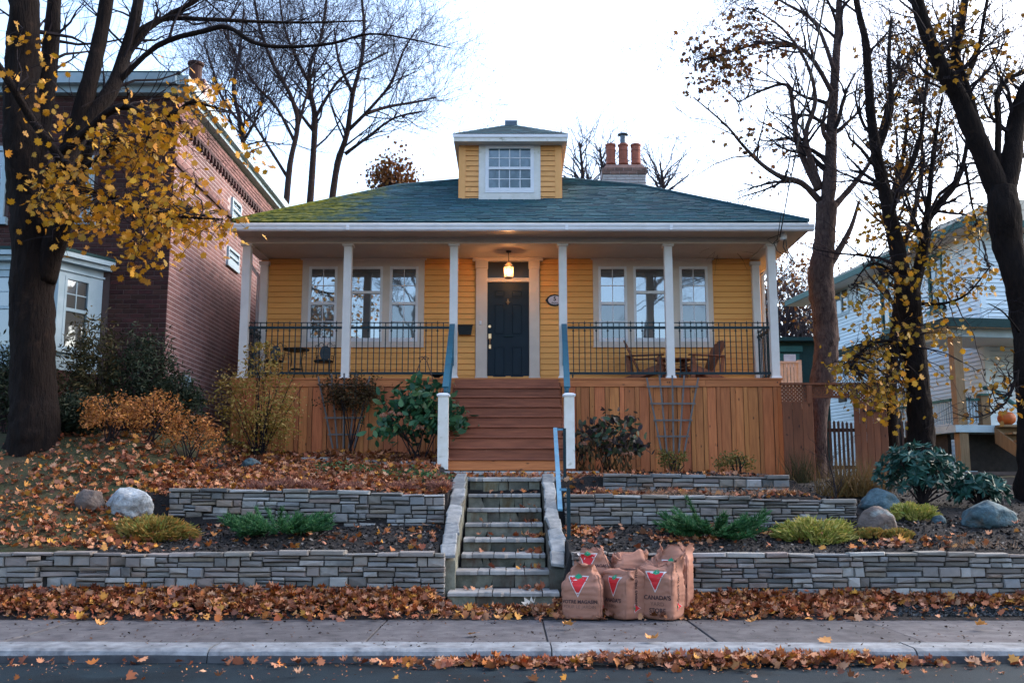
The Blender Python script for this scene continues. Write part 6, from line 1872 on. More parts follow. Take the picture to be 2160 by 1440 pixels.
# right hand trees
Y1 = 21.5
t1 = TreeB('maple_tree', (at(1742, 900, Y1).x, Y1, 1.7), 'maple with pale knobbly trunk and rust leaves just right of the porch', 'trees right of the house', 21, M['bark_p'], M['twig'])
t1.limb([(1726, 1010), (1727, 880), (1736, 800), (1742, 740), (1742, 690), (1737, 640), (1731, 585), (1737, 530), (1741, 480), (1743, 430)], [16, 17, 25, 25, 24, 24, 26, 22, 21, 22], Y1, 0, 'trunk', 14, .9)
a1 = t1.limb([(1744, 440), (1750, 380), (1753, 320), (1756, 245), (1762, 150), (1768, 60), (1772, -60)], (17, 6), Y1, .3, n=9)
b1 = t1.limb([(1730, 425), (1693, 388), (1647, 373), (1607, 347), (1567, 307), (1530, 263), (1462, 205)], (8, 1.3), Y1, -1.2, n=7)
c1 = t1.limb([(1727, 400), (1695, 335), (1680, 290), (1673, 233), (1660, 180), (1610, 190), (1560, 215)], (9, 1.5), Y1, .8, n=7)
d1 = t1.limb([(1730, 395), (1708, 330), (1700, 280), (1720, 210), (1700, 130), (1650, 60), (1590, 20)], (8, 1.5), Y1, -.8, n=7)
e1 = t1.limb([(1755, 440), (1798, 392), (1833, 346), (1852, 308)], (8, 2.5), Y1, .4, n=7)
f1 = t1.limb([(1738, 575), (1768, 530), (1795, 480), (1812, 425)], (10, 3), Y1, .3, n=7)
g1 = t1.limb([(1750, 300), (1735, 270), (1750, 205), (1770, 190)], (6, 2), Y1, -.3, n=6)
h1 = t1.limb([(1757, 200), (1700, 110), (1620, 90), (1540, 110), (1470, 130)], (6, 1.2), Y1, -.5, n=6)
i1 = t1.limb([(1760, 150), (1720, 50), (1660, 10), (1590, -30)], (6, 1.5), Y1, .5, n=6)
t1.sprout(80, 1.5, 3, .2, .15, (4, 4, 3), out=(-.5, 0, .1), which=[b1, c1, d1, h1, i1, a1], rk=.5)
r = random.Random(9)
for k in range(120):
    reg = r.choices([(1540, 90, 90, 70), (1510, 150, 70, 40), (1640, 60, 60, 60), (1600, 290, 60, 25), (1620, 380, 30, 30)], (5, 3, 2, 1.2, .4))[0]
    a, q = r.uniform(0, 6.283), math.sqrt(r.random())
    t1.spray(reg[0] + reg[2] * q * math.cos(a), reg[1] + reg[3] * q * math.sin(a), Y1 + r.uniform(-1, 1), [b1, c1, d1, h1, i1], r.randint(3, 8), .1, .1)
t1.tips = []
t1.done(M['rust'], 1, .125, .1, MAPLE6)

Y2 = 18.2
t2 = TreeB('maple_tree', (at(1945, 960, Y2).x, Y2, 1.6), 'dark twin-stemmed maple with yellow leaves in front of the white house', 'trees right of the house', 22, M['bark_d'], M['twig'])
t2.limb([(1946, 1010), (1944, 930), (1940, 860), (1933, 780), (1924, 700), (1917, 640), (1914, 600)], [30, 26, 24, 23, 23, 24, 25], Y2, 0, 'trunk', 14, .6)
a2 = t2.limb([(1910, 615), (1900, 560), (1888, 505), (1876, 450), (1864, 395), (1850, 330), (1838, 250), (1832, 170), (1826, 90), (1812, 30), (1795, -60)], (19, 6), Y2, -.3, n=10)
b2 = t2.limb([(1924, 615), (1940, 560), (1952, 505), (1957, 462), (1984, 426), (2014, 390), (2032, 345), (2042, 285)], (15, 3.5), Y2, .4, n=9)
c2 = t2.limb([(1876, 450), (1895, 410), (1922, 350), (1942, 290), (1952, 195), (1960, 100)], (8, 2), Y2, .5, n=7)
d2 = t2.limb([(1952, 480), (1962, 400), (1968, 330), (1980, 250), (1988, 200)], (7, 2), Y2, -.4, n=7)
e2 = t2.limb([(1850, 320), (1880, 230), (1875, 130), (1880, 40)], (8, 3), Y2, .4, n=7)
f2 = t2.limb([(1905, 600), (1862, 560), (1830, 560), (1800, 600)], (4, 1.2), Y2, -.6, n=6)
g2 = t2.limb([(1938, 640), (1990, 640), (2040, 620), (2090, 560)], (4, 1.2), Y2, -.6, n=6)
h2 = t2.limb([(1925, 760), (1880, 720), (1830, 730), (1790, 770)], (4, 1.2), Y2, -.5, n=6)
i2 = t2.limb([(2035, 345), (2050, 430), (2060, 470)], (4, 1.2), Y2, .8, n=6)
t2.sprout(60, 1.4, 3, .25, .2, (4, 3, 3), which=[a2, b2, c2, d2, e2], rk=.4)
r = random.Random(12)
for k in range(235):
    reg = r.choices([(1870, 640, 80, 70), (1830, 780, 75, 75), (1880, 850, 55, 40), (2020, 580, 85, 45), (2050, 470, 55, 30), (1970, 700, 60, 30), (1900, 500, 70, 60), (2040, 790, 50, 40)], (4, 6, 3.5, 2.6, 2.2, 1.2, 2, .5))[0]
    a, q = r.uniform(0, 6.283), math.sqrt(r.random())
    t2.spray(reg[0] + reg[2] * q * math.cos(a), reg[1] + reg[3] * q * math.sin(a), Y2 + r.uniform(-1.2, .9), [f2, g2, h2, i2, b2, d2], r.randint(3, 8), .12, .2)
t2.tips = []
t2.done(M['maple2'], 1, .112, .1, MAPLE)

Y3 = 20.4
t3 = TreeB('maple_tree', (at(1885, 960, Y3).x, Y3, 1.7), 'slim dark maple stem behind the twin-stemmed tree', 'trees right of the house', 23, M['bark_d'], M['twig'])
t3.limb([(1886, 1010), (1880, 830), (1882, 760), (1890, 690), (1898, 610), (1892, 540), (1880, 440), (1905, 330), (1915, 240)], [14, 13, 12, 12, 11, 9, 8, 5, 3], Y3, 0, 'trunk', 9, .4)
a3 = t3.limb([(1893, 560), (1930, 440), (1945, 330), (1940, 220)], (7, 2), Y3, .5, n=6)
b3 = t3.limb([(1880, 430), (1850, 330), (1870, 230), (1900, 150)], (6, 2), Y3, -.5, n=6)
t3.sprout(60, 1.5, 3, .35, .25, (4, 3, 3), rk=.45)
r = random.Random(15)
for k in range(200):
    reg = r.choices([(1900, 110, 110, 90), (1910, 260, 100, 90), (1920, 400, 90, 60), (1870, 480, 60, 40)], (3, 4, 3, 1.5))[0]
    a, q = r.uniform(0, 6.283), math.sqrt(r.random())
    t3.spray(reg[0] + reg[2] * q * math.cos(a), reg[1] + reg[3] * q * math.sin(a), Y3 + r.uniform(-1.2, 1.2), [a3, b3] + t3.limbs[:1], r.randint(2, 6), .1, .1)
t3.tips = []
t3.done(M['maple_g'], 1, .13, .1, MAPLE6)

Y4 = 15.6
t4 = TreeB('maple_tree', (at(2160, 1000, Y4).x, Y4, 1.3), 'thick dark maple with steep forked limbs at the right edge', 'trees right of the house', 24, M['bark_d'], M['twig'])
t4.limb([(2192, 1060), (2187, 950), (2181, 850), (2174, 760), (2166, 680), (2152, 590), (2128, 520), (2119, 455), (2112, 400)], [40, 36, 33, 31, 30, 30, 31, 31, 30], Y4, 0, 'trunk', 16, .5)
a4 = t4.limb([(2112, 420), (2078, 335), (2048, 268), (2022, 205), (1990, 150), (1962, 90), (1942, 30), (1920, -60)], (25, 12), Y4, -.4, n=11)
b4 = t4.limb([(2066, 290), (2050, 240), (2032, 175), (2016, 120), (2026, 60), (2044, -50)], (15, 8), Y4, .5, n=9)
c4 = t4.limb([(2116, 420), (2134, 340), (2142, 270), (2155, 215), (2180, 160)], (24, 15), Y4, .3, n=11)
d4 = t4.limb([(2104, 350), (2106, 260), (2104, 200), (2125, 170), (2165, 148)], (8, 5), Y4, .4, n=8)
e4 = t4.limb([(2030, 180), (2062, 110), (2075, 40), (2090, -40)], (6, 3), Y4, .6, n=7)
f4 = t4.limb([(2150, 780), (2120, 850), (2060, 880), (2010, 870)], (3, .9), Y4 - .2, -.8, n=5)
g4 = t4.limb([(2150, 700), (2118, 660), (2085, 640)], (3, .9), Y4 - .2, -.5, n=5)
t4.sprout(55, 1.4, 3, .25, .2, (4, 3, 3), which=[a4, b4, c4, d4, e4], rk=.3)
t4.sprout(10, .6, 1, .3, .1, (4, 3), which=[f4, g4], rk=.6)
r = random.Random(17)
for k in range(90):
    reg = r.choices([(2060, 120, 100, 110), (1990, 60, 60, 60), (2110, 790, 40, 60), (2060, 840, 50, 40)], (3, 2, .6, .5))[0]
    a, q = r.uniform(0, 6.283), math.sqrt(r.random())
    t4.spray(reg[0] + reg[2] * q * math.cos(a), reg[1] + reg[3] * q * math.sin(a), Y4 + r.uniform(-.8, .9), [a4, b4, d4, e4, f4], r.randint(2, 5), .1, .1)
t4.tips = []
t4.done(M['maple_g'], 1, .12, .1, MAPLE6)

# twiggy wood far behind, between the porch and the white house
for k, (u, v1, Yb) in enumerate(((1625, 600, 44), (1660, 640, 42), (1695, 650, 43), (1740, 620, 46), (1600, 570, 47))):
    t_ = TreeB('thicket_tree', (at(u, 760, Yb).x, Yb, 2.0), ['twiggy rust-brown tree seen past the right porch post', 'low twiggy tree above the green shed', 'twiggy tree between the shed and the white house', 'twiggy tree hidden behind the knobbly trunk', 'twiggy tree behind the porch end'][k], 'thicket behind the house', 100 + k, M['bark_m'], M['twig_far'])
    t_.limb([(u, 860), (u + 2, 760), (u - 3, lerp(760, v1, .5)), (u + 3, v1)], [6, 5, 4, 1.5], Yb, 0, 'trunk', 6)
    t_.sprout(46, 1.9, 2, .15, .5, (5, 4, 3), rk=.6)
    t_.done(M['rust'], 3, .16, .2, MAPLE6, .45)
# bare trees across the street behind the camera: the house windows mirror them
for k, (dx, dy, tag_) in enumerate(((-5.5, -48, 'bare street tree across the road mirrored in the left windows'), (1.0, -47, 'bare street tree across the road mirrored in the door glass'), (7.5, -50, 'bare street tree across the road mirrored in the right windows'), (4, -46, 'bare street tree across the road mirrored in the upper panes'))):
    srcb = bare[k % 4]
    c_ = copy_tree(srcb, (dx - WL[srcb].x, dy + 38 - WL[srcb].y, -2.0))
    tag(c_, tag_, 'tree', 'street trees across the road')
# ================================================================== boulders
def boulder(u, v, Y, w_, d_, h_, mat, seed, label, sharp=.2):
    p = at(u, v, Y); z0 = gh(p.x, Y)
    bm = bmesh.new(); bmesh.ops.create_icosphere(bm, subdivisions=4, radius=1)
    o_ = Vector((seed * 3.3, seed * 1.7, seed))
    for q in bm.verts:
        n_ = q.co.normalized()
        k = 1 + sharp * mnoise.noise(n_ * 1.3 + o_) + sharp * .6 * mnoise.noise(n_ * 3.1 + o_) + .07 * (1 - 2 * abs(mnoise.noise(n_ * 5 + o_))) + .035 * mnoise.noise(n_ * 12 + o_)
        s_ = n_ * k
        # flattened facets
        for f in range(5):
            rr = random.Random(seed * 10 + f); fn = Vector((rr.gauss(0, 1), rr.gauss(0, 1), abs(rr.gauss(0, 1)))).normalized()
            e = s_.dot(fn) - .82
            if e > 0: s_ -= fn * e * .8
        q.co = Vector((s_.x * w_ / 2, s_.y * d_ / 2, s_.z * h_ * .62 + h_ * .38))
    me = bpy.data.meshes.new('boulder'); bm.to_mesh(me); bm.free()
    me.polygons.foreach_set('use_smooth', [True] * len(me.polygons))
    me.materials.append(mat)
    o = bpy.data.objects.new('boulder', me)
    link(o, None, (p.x, Y, z0 - h_ * .08))
    tag(o, label, 'boulder', 'garden boulders')
boulder(271, 1060, 14.0, .66, .5, .38, M['rock_w'], 1, 'large pale grey boulder at the left end of the upper wall')
boulder(189, 1085, 13.8, .36, .34, .30, M['rock_b'], 2, 'small brown boulder left of the large pale one')
boulder(528, 990, 17.2, .34, .3, .22, M['rock_t'], 3, 'round blue-grey boulder among leaves below the yellow shrub')
boulder(1847, 1112, 13.3, .50, .42, .34, M['rock_b'], 4, 'brown pointed boulder with a mossy foot in the right bed')
boulder(1858, 1062, 14.6, .56, .5, .34, M['rock_t'], 5, 'dark slanting boulder under the rhododendron', .3)
boulder(2085, 1095, 13.6, .72, .5, .34, M['rock_t'], 6, 'broad blue-grey boulder at the right edge of the garden')
boulder(1981, 1092, 13.7, .19, .17, .12, M['rock_t'], 7, 'small blue-green stone between the two right boulders')

# ================================================================== shrubs
def bush(name, label, cat, u, vb, Y, rad, n, nc, sp, size, shape, mat, stems=6, group=None, shell=.3, lo=-.4, stem_mat=None, curl=.2, zc=None, axis_out=False):
    p = at(u, vb, Y); z0 = gh(p.x, Y)
    base = Vector((p.x, Y, z0))
    rt = empty(name, base, label, cat, group)
    c = (p.x, Y, z0 + (rad[2] * .95 if zc is None else zc))
    P = clumped(c, rad, n, nc, sp, shell, lo)
    P = P[P[:, 2] > z0 - .02]
    ax = None
    if axis_out:
        ax = P - np.array([p.x, Y, z0 - .1]); ax = ax / np.linalg.norm(ax, axis=1, keepdims=True) + nrg.normal(size=P.shape) * .35
    o = np_object('foliage', leaf_polys(P, nrg.uniform(.6, 1.25, len(P)) * size, shape, axis=ax, curl=curl), 0, mat, rt, 'stuff')
    rr = random.Random(int(u) + 7)
    for k in range(stems):
        a = rr.uniform(0, 6.283); q = rr.uniform(.3, .95)
        tip = Vector((c[0] + math.cos(a) * rad[0] * q, c[1] + math.sin(a) * rad[1] * q, c[2] + rad[2] * rr.uniform(.1, .9)))
        b_ = base + Vector((rr.uniform(-.1, .1), rr.uniform(-.06, .06), -.05))
        m_ = b_.lerp(tip, .5) + Vector((rr.gauss(0, .05), rr.gauss(0, .05), .06))
        MB().tube([b_, m_, tip], [.013, .009, .004], 5).build('stem', stem_mat or M['twig'], rt)
    return rt
def island_mat(name, cols, rough=.6, trans=.2, rnd=.25):
    return pm(name, (1, 1, 1, 1), tuple(x * .6 for x in cols[0][:3]) + (1,), 14, rough, island=True, ramp_cols=cols, rnd=rnd, trans=trans)
G = {}
G['hyd'] = island_mat('hydrangea_leaf', [(0.020, 0.085, 0.040, 1), (0.032, 0.12, 0.05, 1), (0.015, 0.06, 0.035, 1), (0.045, 0.13, 0.055, 1), (0.07, 0.11, 0.03, 1)], .45, .15)
G['hyd2'] = island_mat('wilting_hydrangea_leaf', [(0.030, 0.022, 0.028, 1), (0.05, 0.028, 0.028, 1), (0.035, 0.085, 0.035, 1), (0.03, 0.025, 0.03, 1), (0.075, 0.045, 0.035, 1), (0.05, 0.075, 0.03, 1)], .5, .12)
G['flower'] = island_mat('dried_flower', [(0.42, 0.20, 0.13, 1), (0.50, 0.27, 0.19, 1), (0.36, 0.17, 0.10, 1)], .8, .2)
G['brown'] = island_mat('brown_climber_leaf', [(0.055, 0.030, 0.014, 1), (0.09, 0.045, 0.016, 1), (0.045, 0.04, 0.015, 1), (0.12, 0.06, 0.02, 1)], .7, .2)
G['yel'] = island_mat('small_yellow_leaf', [(0.46, 0.27, 0.035, 1), (0.34, 0.19, 0.045, 1), (0.20, 0.19, 0.035, 1), (0.50, 0.33, 0.12, 1), (0.28, 0.13, 0.035, 1)], .7, .25)
G['spi'] = island_mat('orange_brown_leaf', [(0.36, 0.13, 0.022, 1), (0.24, 0.08, 0.024, 1), (0.50, 0.22, 0.045, 1), (0.16, 0.055, 0.022, 1), (0.46, 0.18, 0.06, 1)], .7, .2)
G['con'] = island_mat('dark_conifer', [(0.012, 0.026, 0.014, 1), (0.020, 0.034, 0.014, 1), (0.030, 0.030, 0.012, 1), (0.010, 0.020, 0.014, 1)], .8, .1)
G['con2'] = island_mat('olive_conifer', [(0.050, 0.040, 0.012, 1), (0.030, 0.034, 0.012, 1), (0.07, 0.045, 0.014, 1)], .8, .1)
G['jun'] = island_mat('juniper_needle', [(0.022, 0.095, 0.030, 1), (0.035, 0.13, 0.035, 1), (0.018, 0.065, 0.03, 1), (0.05, 0.15, 0.04, 1)], .7, .15)
G['heath'] = island_mat('heath_sprig', [(0.36, 0.36, 0.05, 1), (0.22, 0.27, 0.04, 1), (0.52, 0.42, 0.14, 1), (0.15, 0.20, 0.04, 1), (0.46, 0.30, 0.08, 1)], .75, .2)
G['heath2'] = island_mat('orange_heath_sprig', [(0.20, 0.22, 0.04, 1), (0.42, 0.18, 0.04, 1), (0.13, 0.18, 0.04, 1), (0.46, 0.22, 0.06, 1)], .75, .2)
G['rho'] = island_mat('rhododendron_leaf', [(0.020, 0.075, 0.060, 1), (0.030, 0.10, 0.075, 1), (0.015, 0.05, 0.045, 1), (0.045, 0.12, 0.09, 1)], .4, .1)
G['box'] = island_mat('boxwood_leaf', [(0.11, 0.115, 0.02, 1), (0.17, 0.13, 0.025, 1), (0.06, 0.085, 0.018, 1), (0.20, 0.12, 0.03, 1)], .6, .2)
G['grass'] = island_mat('dry_grass_blade', [(0.12, 0.065, 0.022, 1), (0.17, 0.09, 0.02, 1), (0.08, 0.05, 0.02, 1), (0.09, 0.075, 0.02, 1)], .8, .2)
G['redsedge'] = island_mat('pink_sedum', [(0.22, 0.085, 0.06, 1), (0.28, 0.13, 0.095, 1), (0.15, 0.055, 0.045, 1), (0.33, 0.17, 0.12, 1)], .8, .2)
G['straw'] = island_mat('straw', [(0.30, 0.17, 0.10, 1), (0.38, 0.24, 0.15, 1), (0.20, 0.11, 0.07, 1)], .8, .2)
G['cover'] = island_mat('ground_cover_leaf', [(0.03, 0.10, 0.035, 1), (0.045, 0.12, 0.04, 1), (0.06, 0.09, 0.03, 1)], .6, .2)
# hydrangeas on both sides of the stairs
def hydrangea(u, vb, Y, rad, n, nc, mat, flowers, label, size, droop):
    rt = bush('hydrangea_bush', label, 'shrub', u, vb, Y, rad, n, nc, .13, size, OVAL, mat, 10, 'hydrangeas beside the stairs', .55, -.25, curl=.35)
    for k, (fu, fv, s_) in enumerate(flowers):
        p = at(fu, fv, Y - rad[1] * .9)
        d = nrg.normal(size=(90, 3)); d /= np.linalg.norm(d, axis=1, keepdims=True)
        d[:, 2] = np.abs(d[:, 2]) - .25
        o = np_object('flower_head', leaf_polys(np.array(p) + d * s_, nrg.uniform(.03, .045, 90), DIA, curl=.3), 0, G['flower'], rt)
hydrangea(880, 968, 18.2, (.86, .5, .72), 820, 130, G['hyd'], ((885, 903, .075), (808, 877, .065), (826, 872, .06), (843, 874, .05)), 'leafy green hydrangea with faded pink heads left of the wooden stairs', .175, 0)
hydrangea(1284, 988, 18.6, (.66, .45, .62), 520, 90, G['hyd2'], ((1231, 936, .055), (1283, 930, .075), (1318, 957, .05), (1331, 958, .055)), 'wilting dark hydrangea with dried flower heads right of the wooden stairs', .15, 0)
# bare stems of the right hydrangea
p = at(1275, 985, 18.5)
hs = np.array([(p.x + nrg.uniform(-.5, .5), 18.3 + nrg.uniform(-.2, .3), gh(p.x, 18.4) + nrg.uniform(.05, .6)) for _ in range(260)])
np_object('withered_leaves', leaf_polys(hs, nrg.uniform(.08, .18, 260), LONG, axis=np.tile([[.1, 0, -1.0]], (260, 1)) + nrg.normal(size=(260, 3)) * .25), 0, G['brown'], [o for o in COL.objects if o.name.startswith('hydrangea_bush')][-1], 'stuff')
bush('climber', 'brown-leaved climber covering the upper half of the left trellis', 'climber', 735, 945, 19.72, (.68, .18, .50), 2200, 70, .16, .07, DIA, G['brown'], 7, zc=zat(838, 19.72) - gh(at(735, 900, 19.72).x, 19.72))
bush('yellow_shrub', 'tall loose shrub with small yellow leaves at the left porch corner', 'shrub', 545, 965, 18.9, (.88, .5, .95), 4200, 170, .12, .068, DIA, G['yel'], 16, shell=.2, lo=-.9)
bush('yellow_shrub_shoots', 'upright leafy shoots in front of the left porch post', 'shrub', 548, 965, 18.95, (.42, .25, .5), 240, 26, .12, .085, DIA, G['yel'], 8, zc=zat(760, 18.95) - gh(at(548, 900, 18.95).x, 18.95))
for k, (u, vb, w_, h_) in enumerate(((232, 950, .52, .38), (315, 950, .60, .42), (400, 945, .55, .40))):
    bush('spirea_bush', ['left', 'middle', 'right'][k] + ' of three orange-brown spirea bushes in front of the brick house', 'shrub', u, vb, 15.9 + .15 * k, (w_, .5, h_), 1500, 90, .13, .06, DIA, G['spi'], 8, 'spirea hedge on the left slope', .45, -.3)
for k, (u, vb, Y, rad, mt, lb) in enumerate(((300, 900, 17.4, (.62, .5, .92), 'con', 'dark feathery evergreen shrub at the brick house corner'), (180, 900, 17.1, (.55, .4, 1.05), 'con2', 'olive feathery shrub in front of the bay window'), (20, 900, 16.9, (.6, .4, .75), 'con', 'dark evergreen shrub left of the maple trunk'), (140, 930, 16.4, (.75, .4, .35), 'con', 'low dark evergreen shrub at the foot of the maple'), (370, 900, 17.6, (.5, .4, .55), 'con', 'dark evergreen shrub in the gap beside the brick side wall'))):
    bush('evergreen_shrub', lb, 'shrub', u, vb, Y, rad, 3800, 130, .15, .10, LONG, G[mt], 6, 'dark shrubs by the brick house', .25, -.8)
# spreading junipers
def juniper(u, vb, Y, w_, h_, seed, label):
    r = random.Random(seed)
    p = at(u, vb, Y); base = Vector((p.x, Y, gh(p.x, Y)))
    rt = empty('juniper', base, label, 'shrub', 'spreading junipers')
    P, A_, S_ = [], [], []
    for k in range(84):
        a = r.uniform(0, 6.283)
        L_ = w_ / 2 * r.uniform(.55, 1.05)
        el = r.uniform(.06, .55)
        d = Vector((math.cos(a), math.sin(a) * .7, math.sin(el) * .7)).normalized()
        q = [base + Vector((0, 0, .05))]
        for i in range(7):
            d = (d + Vector((0, 0, -.05 + .03 * i)) + Vector((r.gauss(0, .05), r.gauss(0, .05), r.gauss(0, .04)))).normalized()
            q.append(q[-1] + d * L_ / 7)
        if k < 12: MB().tube(q, [.012, .010, .009, .008, .006, .005, .004, .003], 4).build('branch', M['twig'], rt)
        for i in range(2, 7):
            for j in range(34):
                w0 = q[i].lerp(q[i + 1], r.random())
                dd = (d + Vector((r.gauss(0, .6), r.gauss(0, .6), r.gauss(.25, .4)))).normalized()
                P.append(tuple(w0 + dd * .04)); A_.append(tuple(dd)); S_.append(r.uniform(.04, .085))
    np_object('needles', leaf_polys(np.array(P), np.array(S_), np.array([(-.09, -.5), (.09, -.5), (.03, .5), (-.03, .5)]), axis=np.array(A_), curl=.05), 0, G['jun'], rt, 'stuff')
juniper(1503, 1132, 13.3, 1.6, .4, 2, 'spreading green juniper in front of the middle right wall')
juniper(585, 1140, 13.3, 1.55, .3, 3, 'low green juniper in the left terrace bed')
for k, (u, vb, Y, rad, mt, lb) in enumerate(((322, 1120, 13.2, (.55, .3, .27), 'heath2', 'green and orange heath clump below the pale boulder'), (1722, 1130, 13.1, (.54, .3, .27), 'heath', 'large yellow-green heath clump in the right terrace bed'), (1925, 1092, 13.9, (.34, .2, .18), 'heath', 'yellow-green heath clump before the rhododendron'), (1838, 1128, 12.95, (.17, .12, .08), 'heath2', 'small green heath clump at the foot of the brown boulder'), (1895, 1128, 12.95, (.18, .12, .07), 'heath2', 'small green heath clump right of the brown boulder'))):
    bush('heath_clump', lb, 'plant', u, vb, Y, rad, int(6500 * rad[0] / .5), 120, .09, .075, np.array([(-.14, -.5), (.14, -.5), (.04, .5), (-.04, .5)]), G[mt], 2, 'heath clumps', .72, .0, zc=.03, axis_out=True)
# rhododendron: rosettes of long leaves
def rhododendron(u, vb, Y, rad, nr, seed, label):
    r = random.Random(seed)
    p = at(u, vb, Y); base = Vector((p.x, Y, gh(p.x, Y)))
    rt = empty('rhododendron', base, label, 'shrub', 'rhododendrons at the right')
    P, A_, S_ = [], [], []
    for k in range(nr):
        a, q = r.uniform(0, 6.283), r.uniform(.5, 1.0)
        el = r.uniform(-.15, 1.35)
        t_ = Vector((p.x + math.cos(a) * math.cos(el) * rad[0] * q, Y + math.sin(a) * math.cos(el) * rad[1] * q, base.z + rad[2] * (.35 + .65 * math.sin(el) * q)))
        up = (t_ - base - Vector((0, 0, rad[2] * .2))).normalized()
        if k < 26: MB().tube([base, base.lerp(t_, .5) + Vector((0, 0, .06)), t_], [.016, .011, .006], 5).build('stem', M['twig'], rt)
        n_ = r.randint(9, 13)
        for j in range(n_):
            b = 6.283 * j / n_ + r.uniform(-.2, .2)
            s1 = up.cross(Vector((0, 0, 1)) if abs(up.z) < .9 else Vector((1, 0, 0))).normalized(); s2 = up.cross(s1)
            d = (s1 * math.cos(b) + s2 * math.sin(b) + up * r.uniform(-.15, .5)).normalized()
            L_ = r.uniform(.11, .17)
            P.append(tuple(t_ + d * L_ * .5)); A_.append(tuple(d)); S_.append(L_)
    np_object('foliage', leaf_polys(np.array(P), np.array(S_), LONG * np.array([1.15, 1]), axis=np.array(A_), curl=.3), 0, G['rho'], rt, 'stuff')
rhododendron(1945, 1072, 14.9, (.78, .5, .95), 120, 4, 'tall blue-green rhododendron in front of the white house')
rhododendron(2068, 1075, 14.7, (.42, .4, .52), 60, 6, 'low blue-green rhododendron at the right edge')
for k, (u, vb, w_, h_, lb) in enumerate(((1420, 985, .34, .26, 'small green-gold shrub at the foot of the bare trellis'), (1552, 988, .36, .24, 'small green-gold shrub right of the bare trellis'))):
    bush('small_shrub', lb, 'shrub', u, vb, 18.9, (w_, .25, h_), 620, 50, .18, .06, DIA, G['box'], 8, 'small shrubs below the porch', .3, -.3)
def tuft(u, vb, Y, n, L_, spread, mat, label, group, name='grass_clump', w_=.5):
    p = at(u, vb, Y); base = np.array((p.x, Y, gh(p.x, Y)))
    rt = empty(name, tuple(base), label, 'plant', group)
    P0 = base + nrg.normal(size=(n, 3)) * np.array([spread * .4, spread * .25, 0])
    d = nrg.normal(size=(n, 3)) * np.array([w_, w_, .15]); d[:, 2] += 1
    d /= np.linalg.norm(d, axis=1, keepdims=True)
    S_ = nrg.uniform(.5, 1.1, n) * L_
    np_object('blades', leaf_polys(P0 + d * S_[:, None] * .5, S_, np.array([(-.010, -.5), (.010, -.5), (0, .5)]), axis=d, curl=0), 0, mat, rt, 'stuff')
tuft(1800, 1060, 16.0, 620, .75, .65, G['grass'], 'brown feathery grass clump before the open gateway', None, w_=.55)
tuft(1690, 1015, 19.2, 200, .75, .3, G['con2'], 'green leafy tuft at the foot of the cedar fence', None, w_=.3)
for k, u in enumerate((545, 600, 660, 745, 850, 925)):
    lbs = ['pinkish sedum tuft, first from the left along the upper left wall', 'pinkish sedum tuft, second from the left along the upper left wall', 'pinkish sedum tuft, third from the left along the upper left wall', 'pinkish sedum tuft, fourth from the left along the upper left wall', 'pinkish sedum tuft, fifth from the left along the upper left wall', 'pinkish sedum tuft nearest the stone steps on the left']
    bush('sedum_tuft', lbs[k], 'plant', u, 1030, 14.75, (.24, .18, .10), 420, 30, .2, .09, np.array([(-.06, -.5), (.06, -.5), (.03, .5), (-.03, .5)]), G['redsedge'], 1, 'sedum tufts on the upper left wall', .4, .0, zc=.02, axis_out=True)
for k, u in enumerate((1330, 1395, 1475, 1530, 1640)):
    lbs = ['straw-coloured dry tuft nearest the steps on the middle right wall', 'straw-coloured dry tuft, second from the steps on the middle right wall', 'straw-coloured dry tuft at the centre of the middle right wall', 'straw-coloured dry tuft, fourth from the steps on the middle right wall', 'straw-coloured dry tuft at the far right of the middle wall']
    tuft(u, 1040, 14.8, 150, .26, .5, G['straw'], lbs[k], 'dry tufts on the middle right wall', 'dry_tuft', 1.3)
tuft(2050, 1150, 12.5, 160, .2, .7, G['straw'], 'dry reddish tuft on top of the lower right wall', None, 'dry_tuft', 1.0)
# bare little shrub in the right bed
sb = TreeB('bare_sapling', (at(1765, 1080, 14.9).x, 14.9, gh(at(1765, 1080, 14.9).x, 14.9)), 'leafless little sapling at the right end of the middle wall', None, 5, M['twig'], M['twig'])
sb.root['category'] = 'shrub'
q = sb.limb([(1766, 1078), (1762, 1030), (1752, 985), (1740, 950)], (2.2, .8), 14.9, 0, 'stem', 5)
sb.sprout(12, .5, 1, .2, .1, (4, 3), rk=.6)
sb.done()

# ================================================================== fallen leaves
def scatter(n, fx_, lay=.03, size=.102, flat=.55, name='leaf_litter', mat=None, shape=MAPLE):
    """fx_() gives x, Y, z"""
    P = np.array([fx_() for _ in range(n)])
    P[:, 2] += nrg.random(n) * lay + .012
    o = np_object(name, leaf_polys(P, nrg.uniform(.4, 1.2, n) * size, shape, flat=flat, curl=.7), 0, mat or M['litter'], None, 'stuff')
    return o
r = random.Random(31)
def bedL_early():
    x, Y = (r.uniform(-5.3, -.95), r.uniform(14.42, 19.7)) if r.random() < .65 else (r.uniform(-7.5, -4.6), r.uniform(12.4, 16.2))
    return x, Y, gh(x, Y)
def verge():
    while True:
        x = r.uniform(-8.2, 8.2); Y = 12.06 - abs(r.gauss(0, .26))
        if Y < 11.35: continue
        if -.72 < x < .5 and (Y > 11.85 or r.random() < .35): continue
        if x > 4.3 and x < 6.4 and Y < 11.95 and r.random() < .9: continue
        if Y < 11.56: return x, Y, .002
        return x, Y, gh(x, Y) + .07 * max(0, (Y - 11.5) / .5) * r.random()
tag(scatter(9000, verge, .05, .045, .6, 'leaf_crumbs', None, DIA), 'crushed leaf crumbs and stalks matted along the verge', 'leaves')
tag(scatter(5200, bedL_early, .03, .045, .6, 'leaf_crumbs', None, DIA), 'crushed leaf crumbs over the left beds', 'leaves')
tag(scatter(8000, verge, .05), 'deep bank of orange and brown maple leaves along the verge', 'leaves')
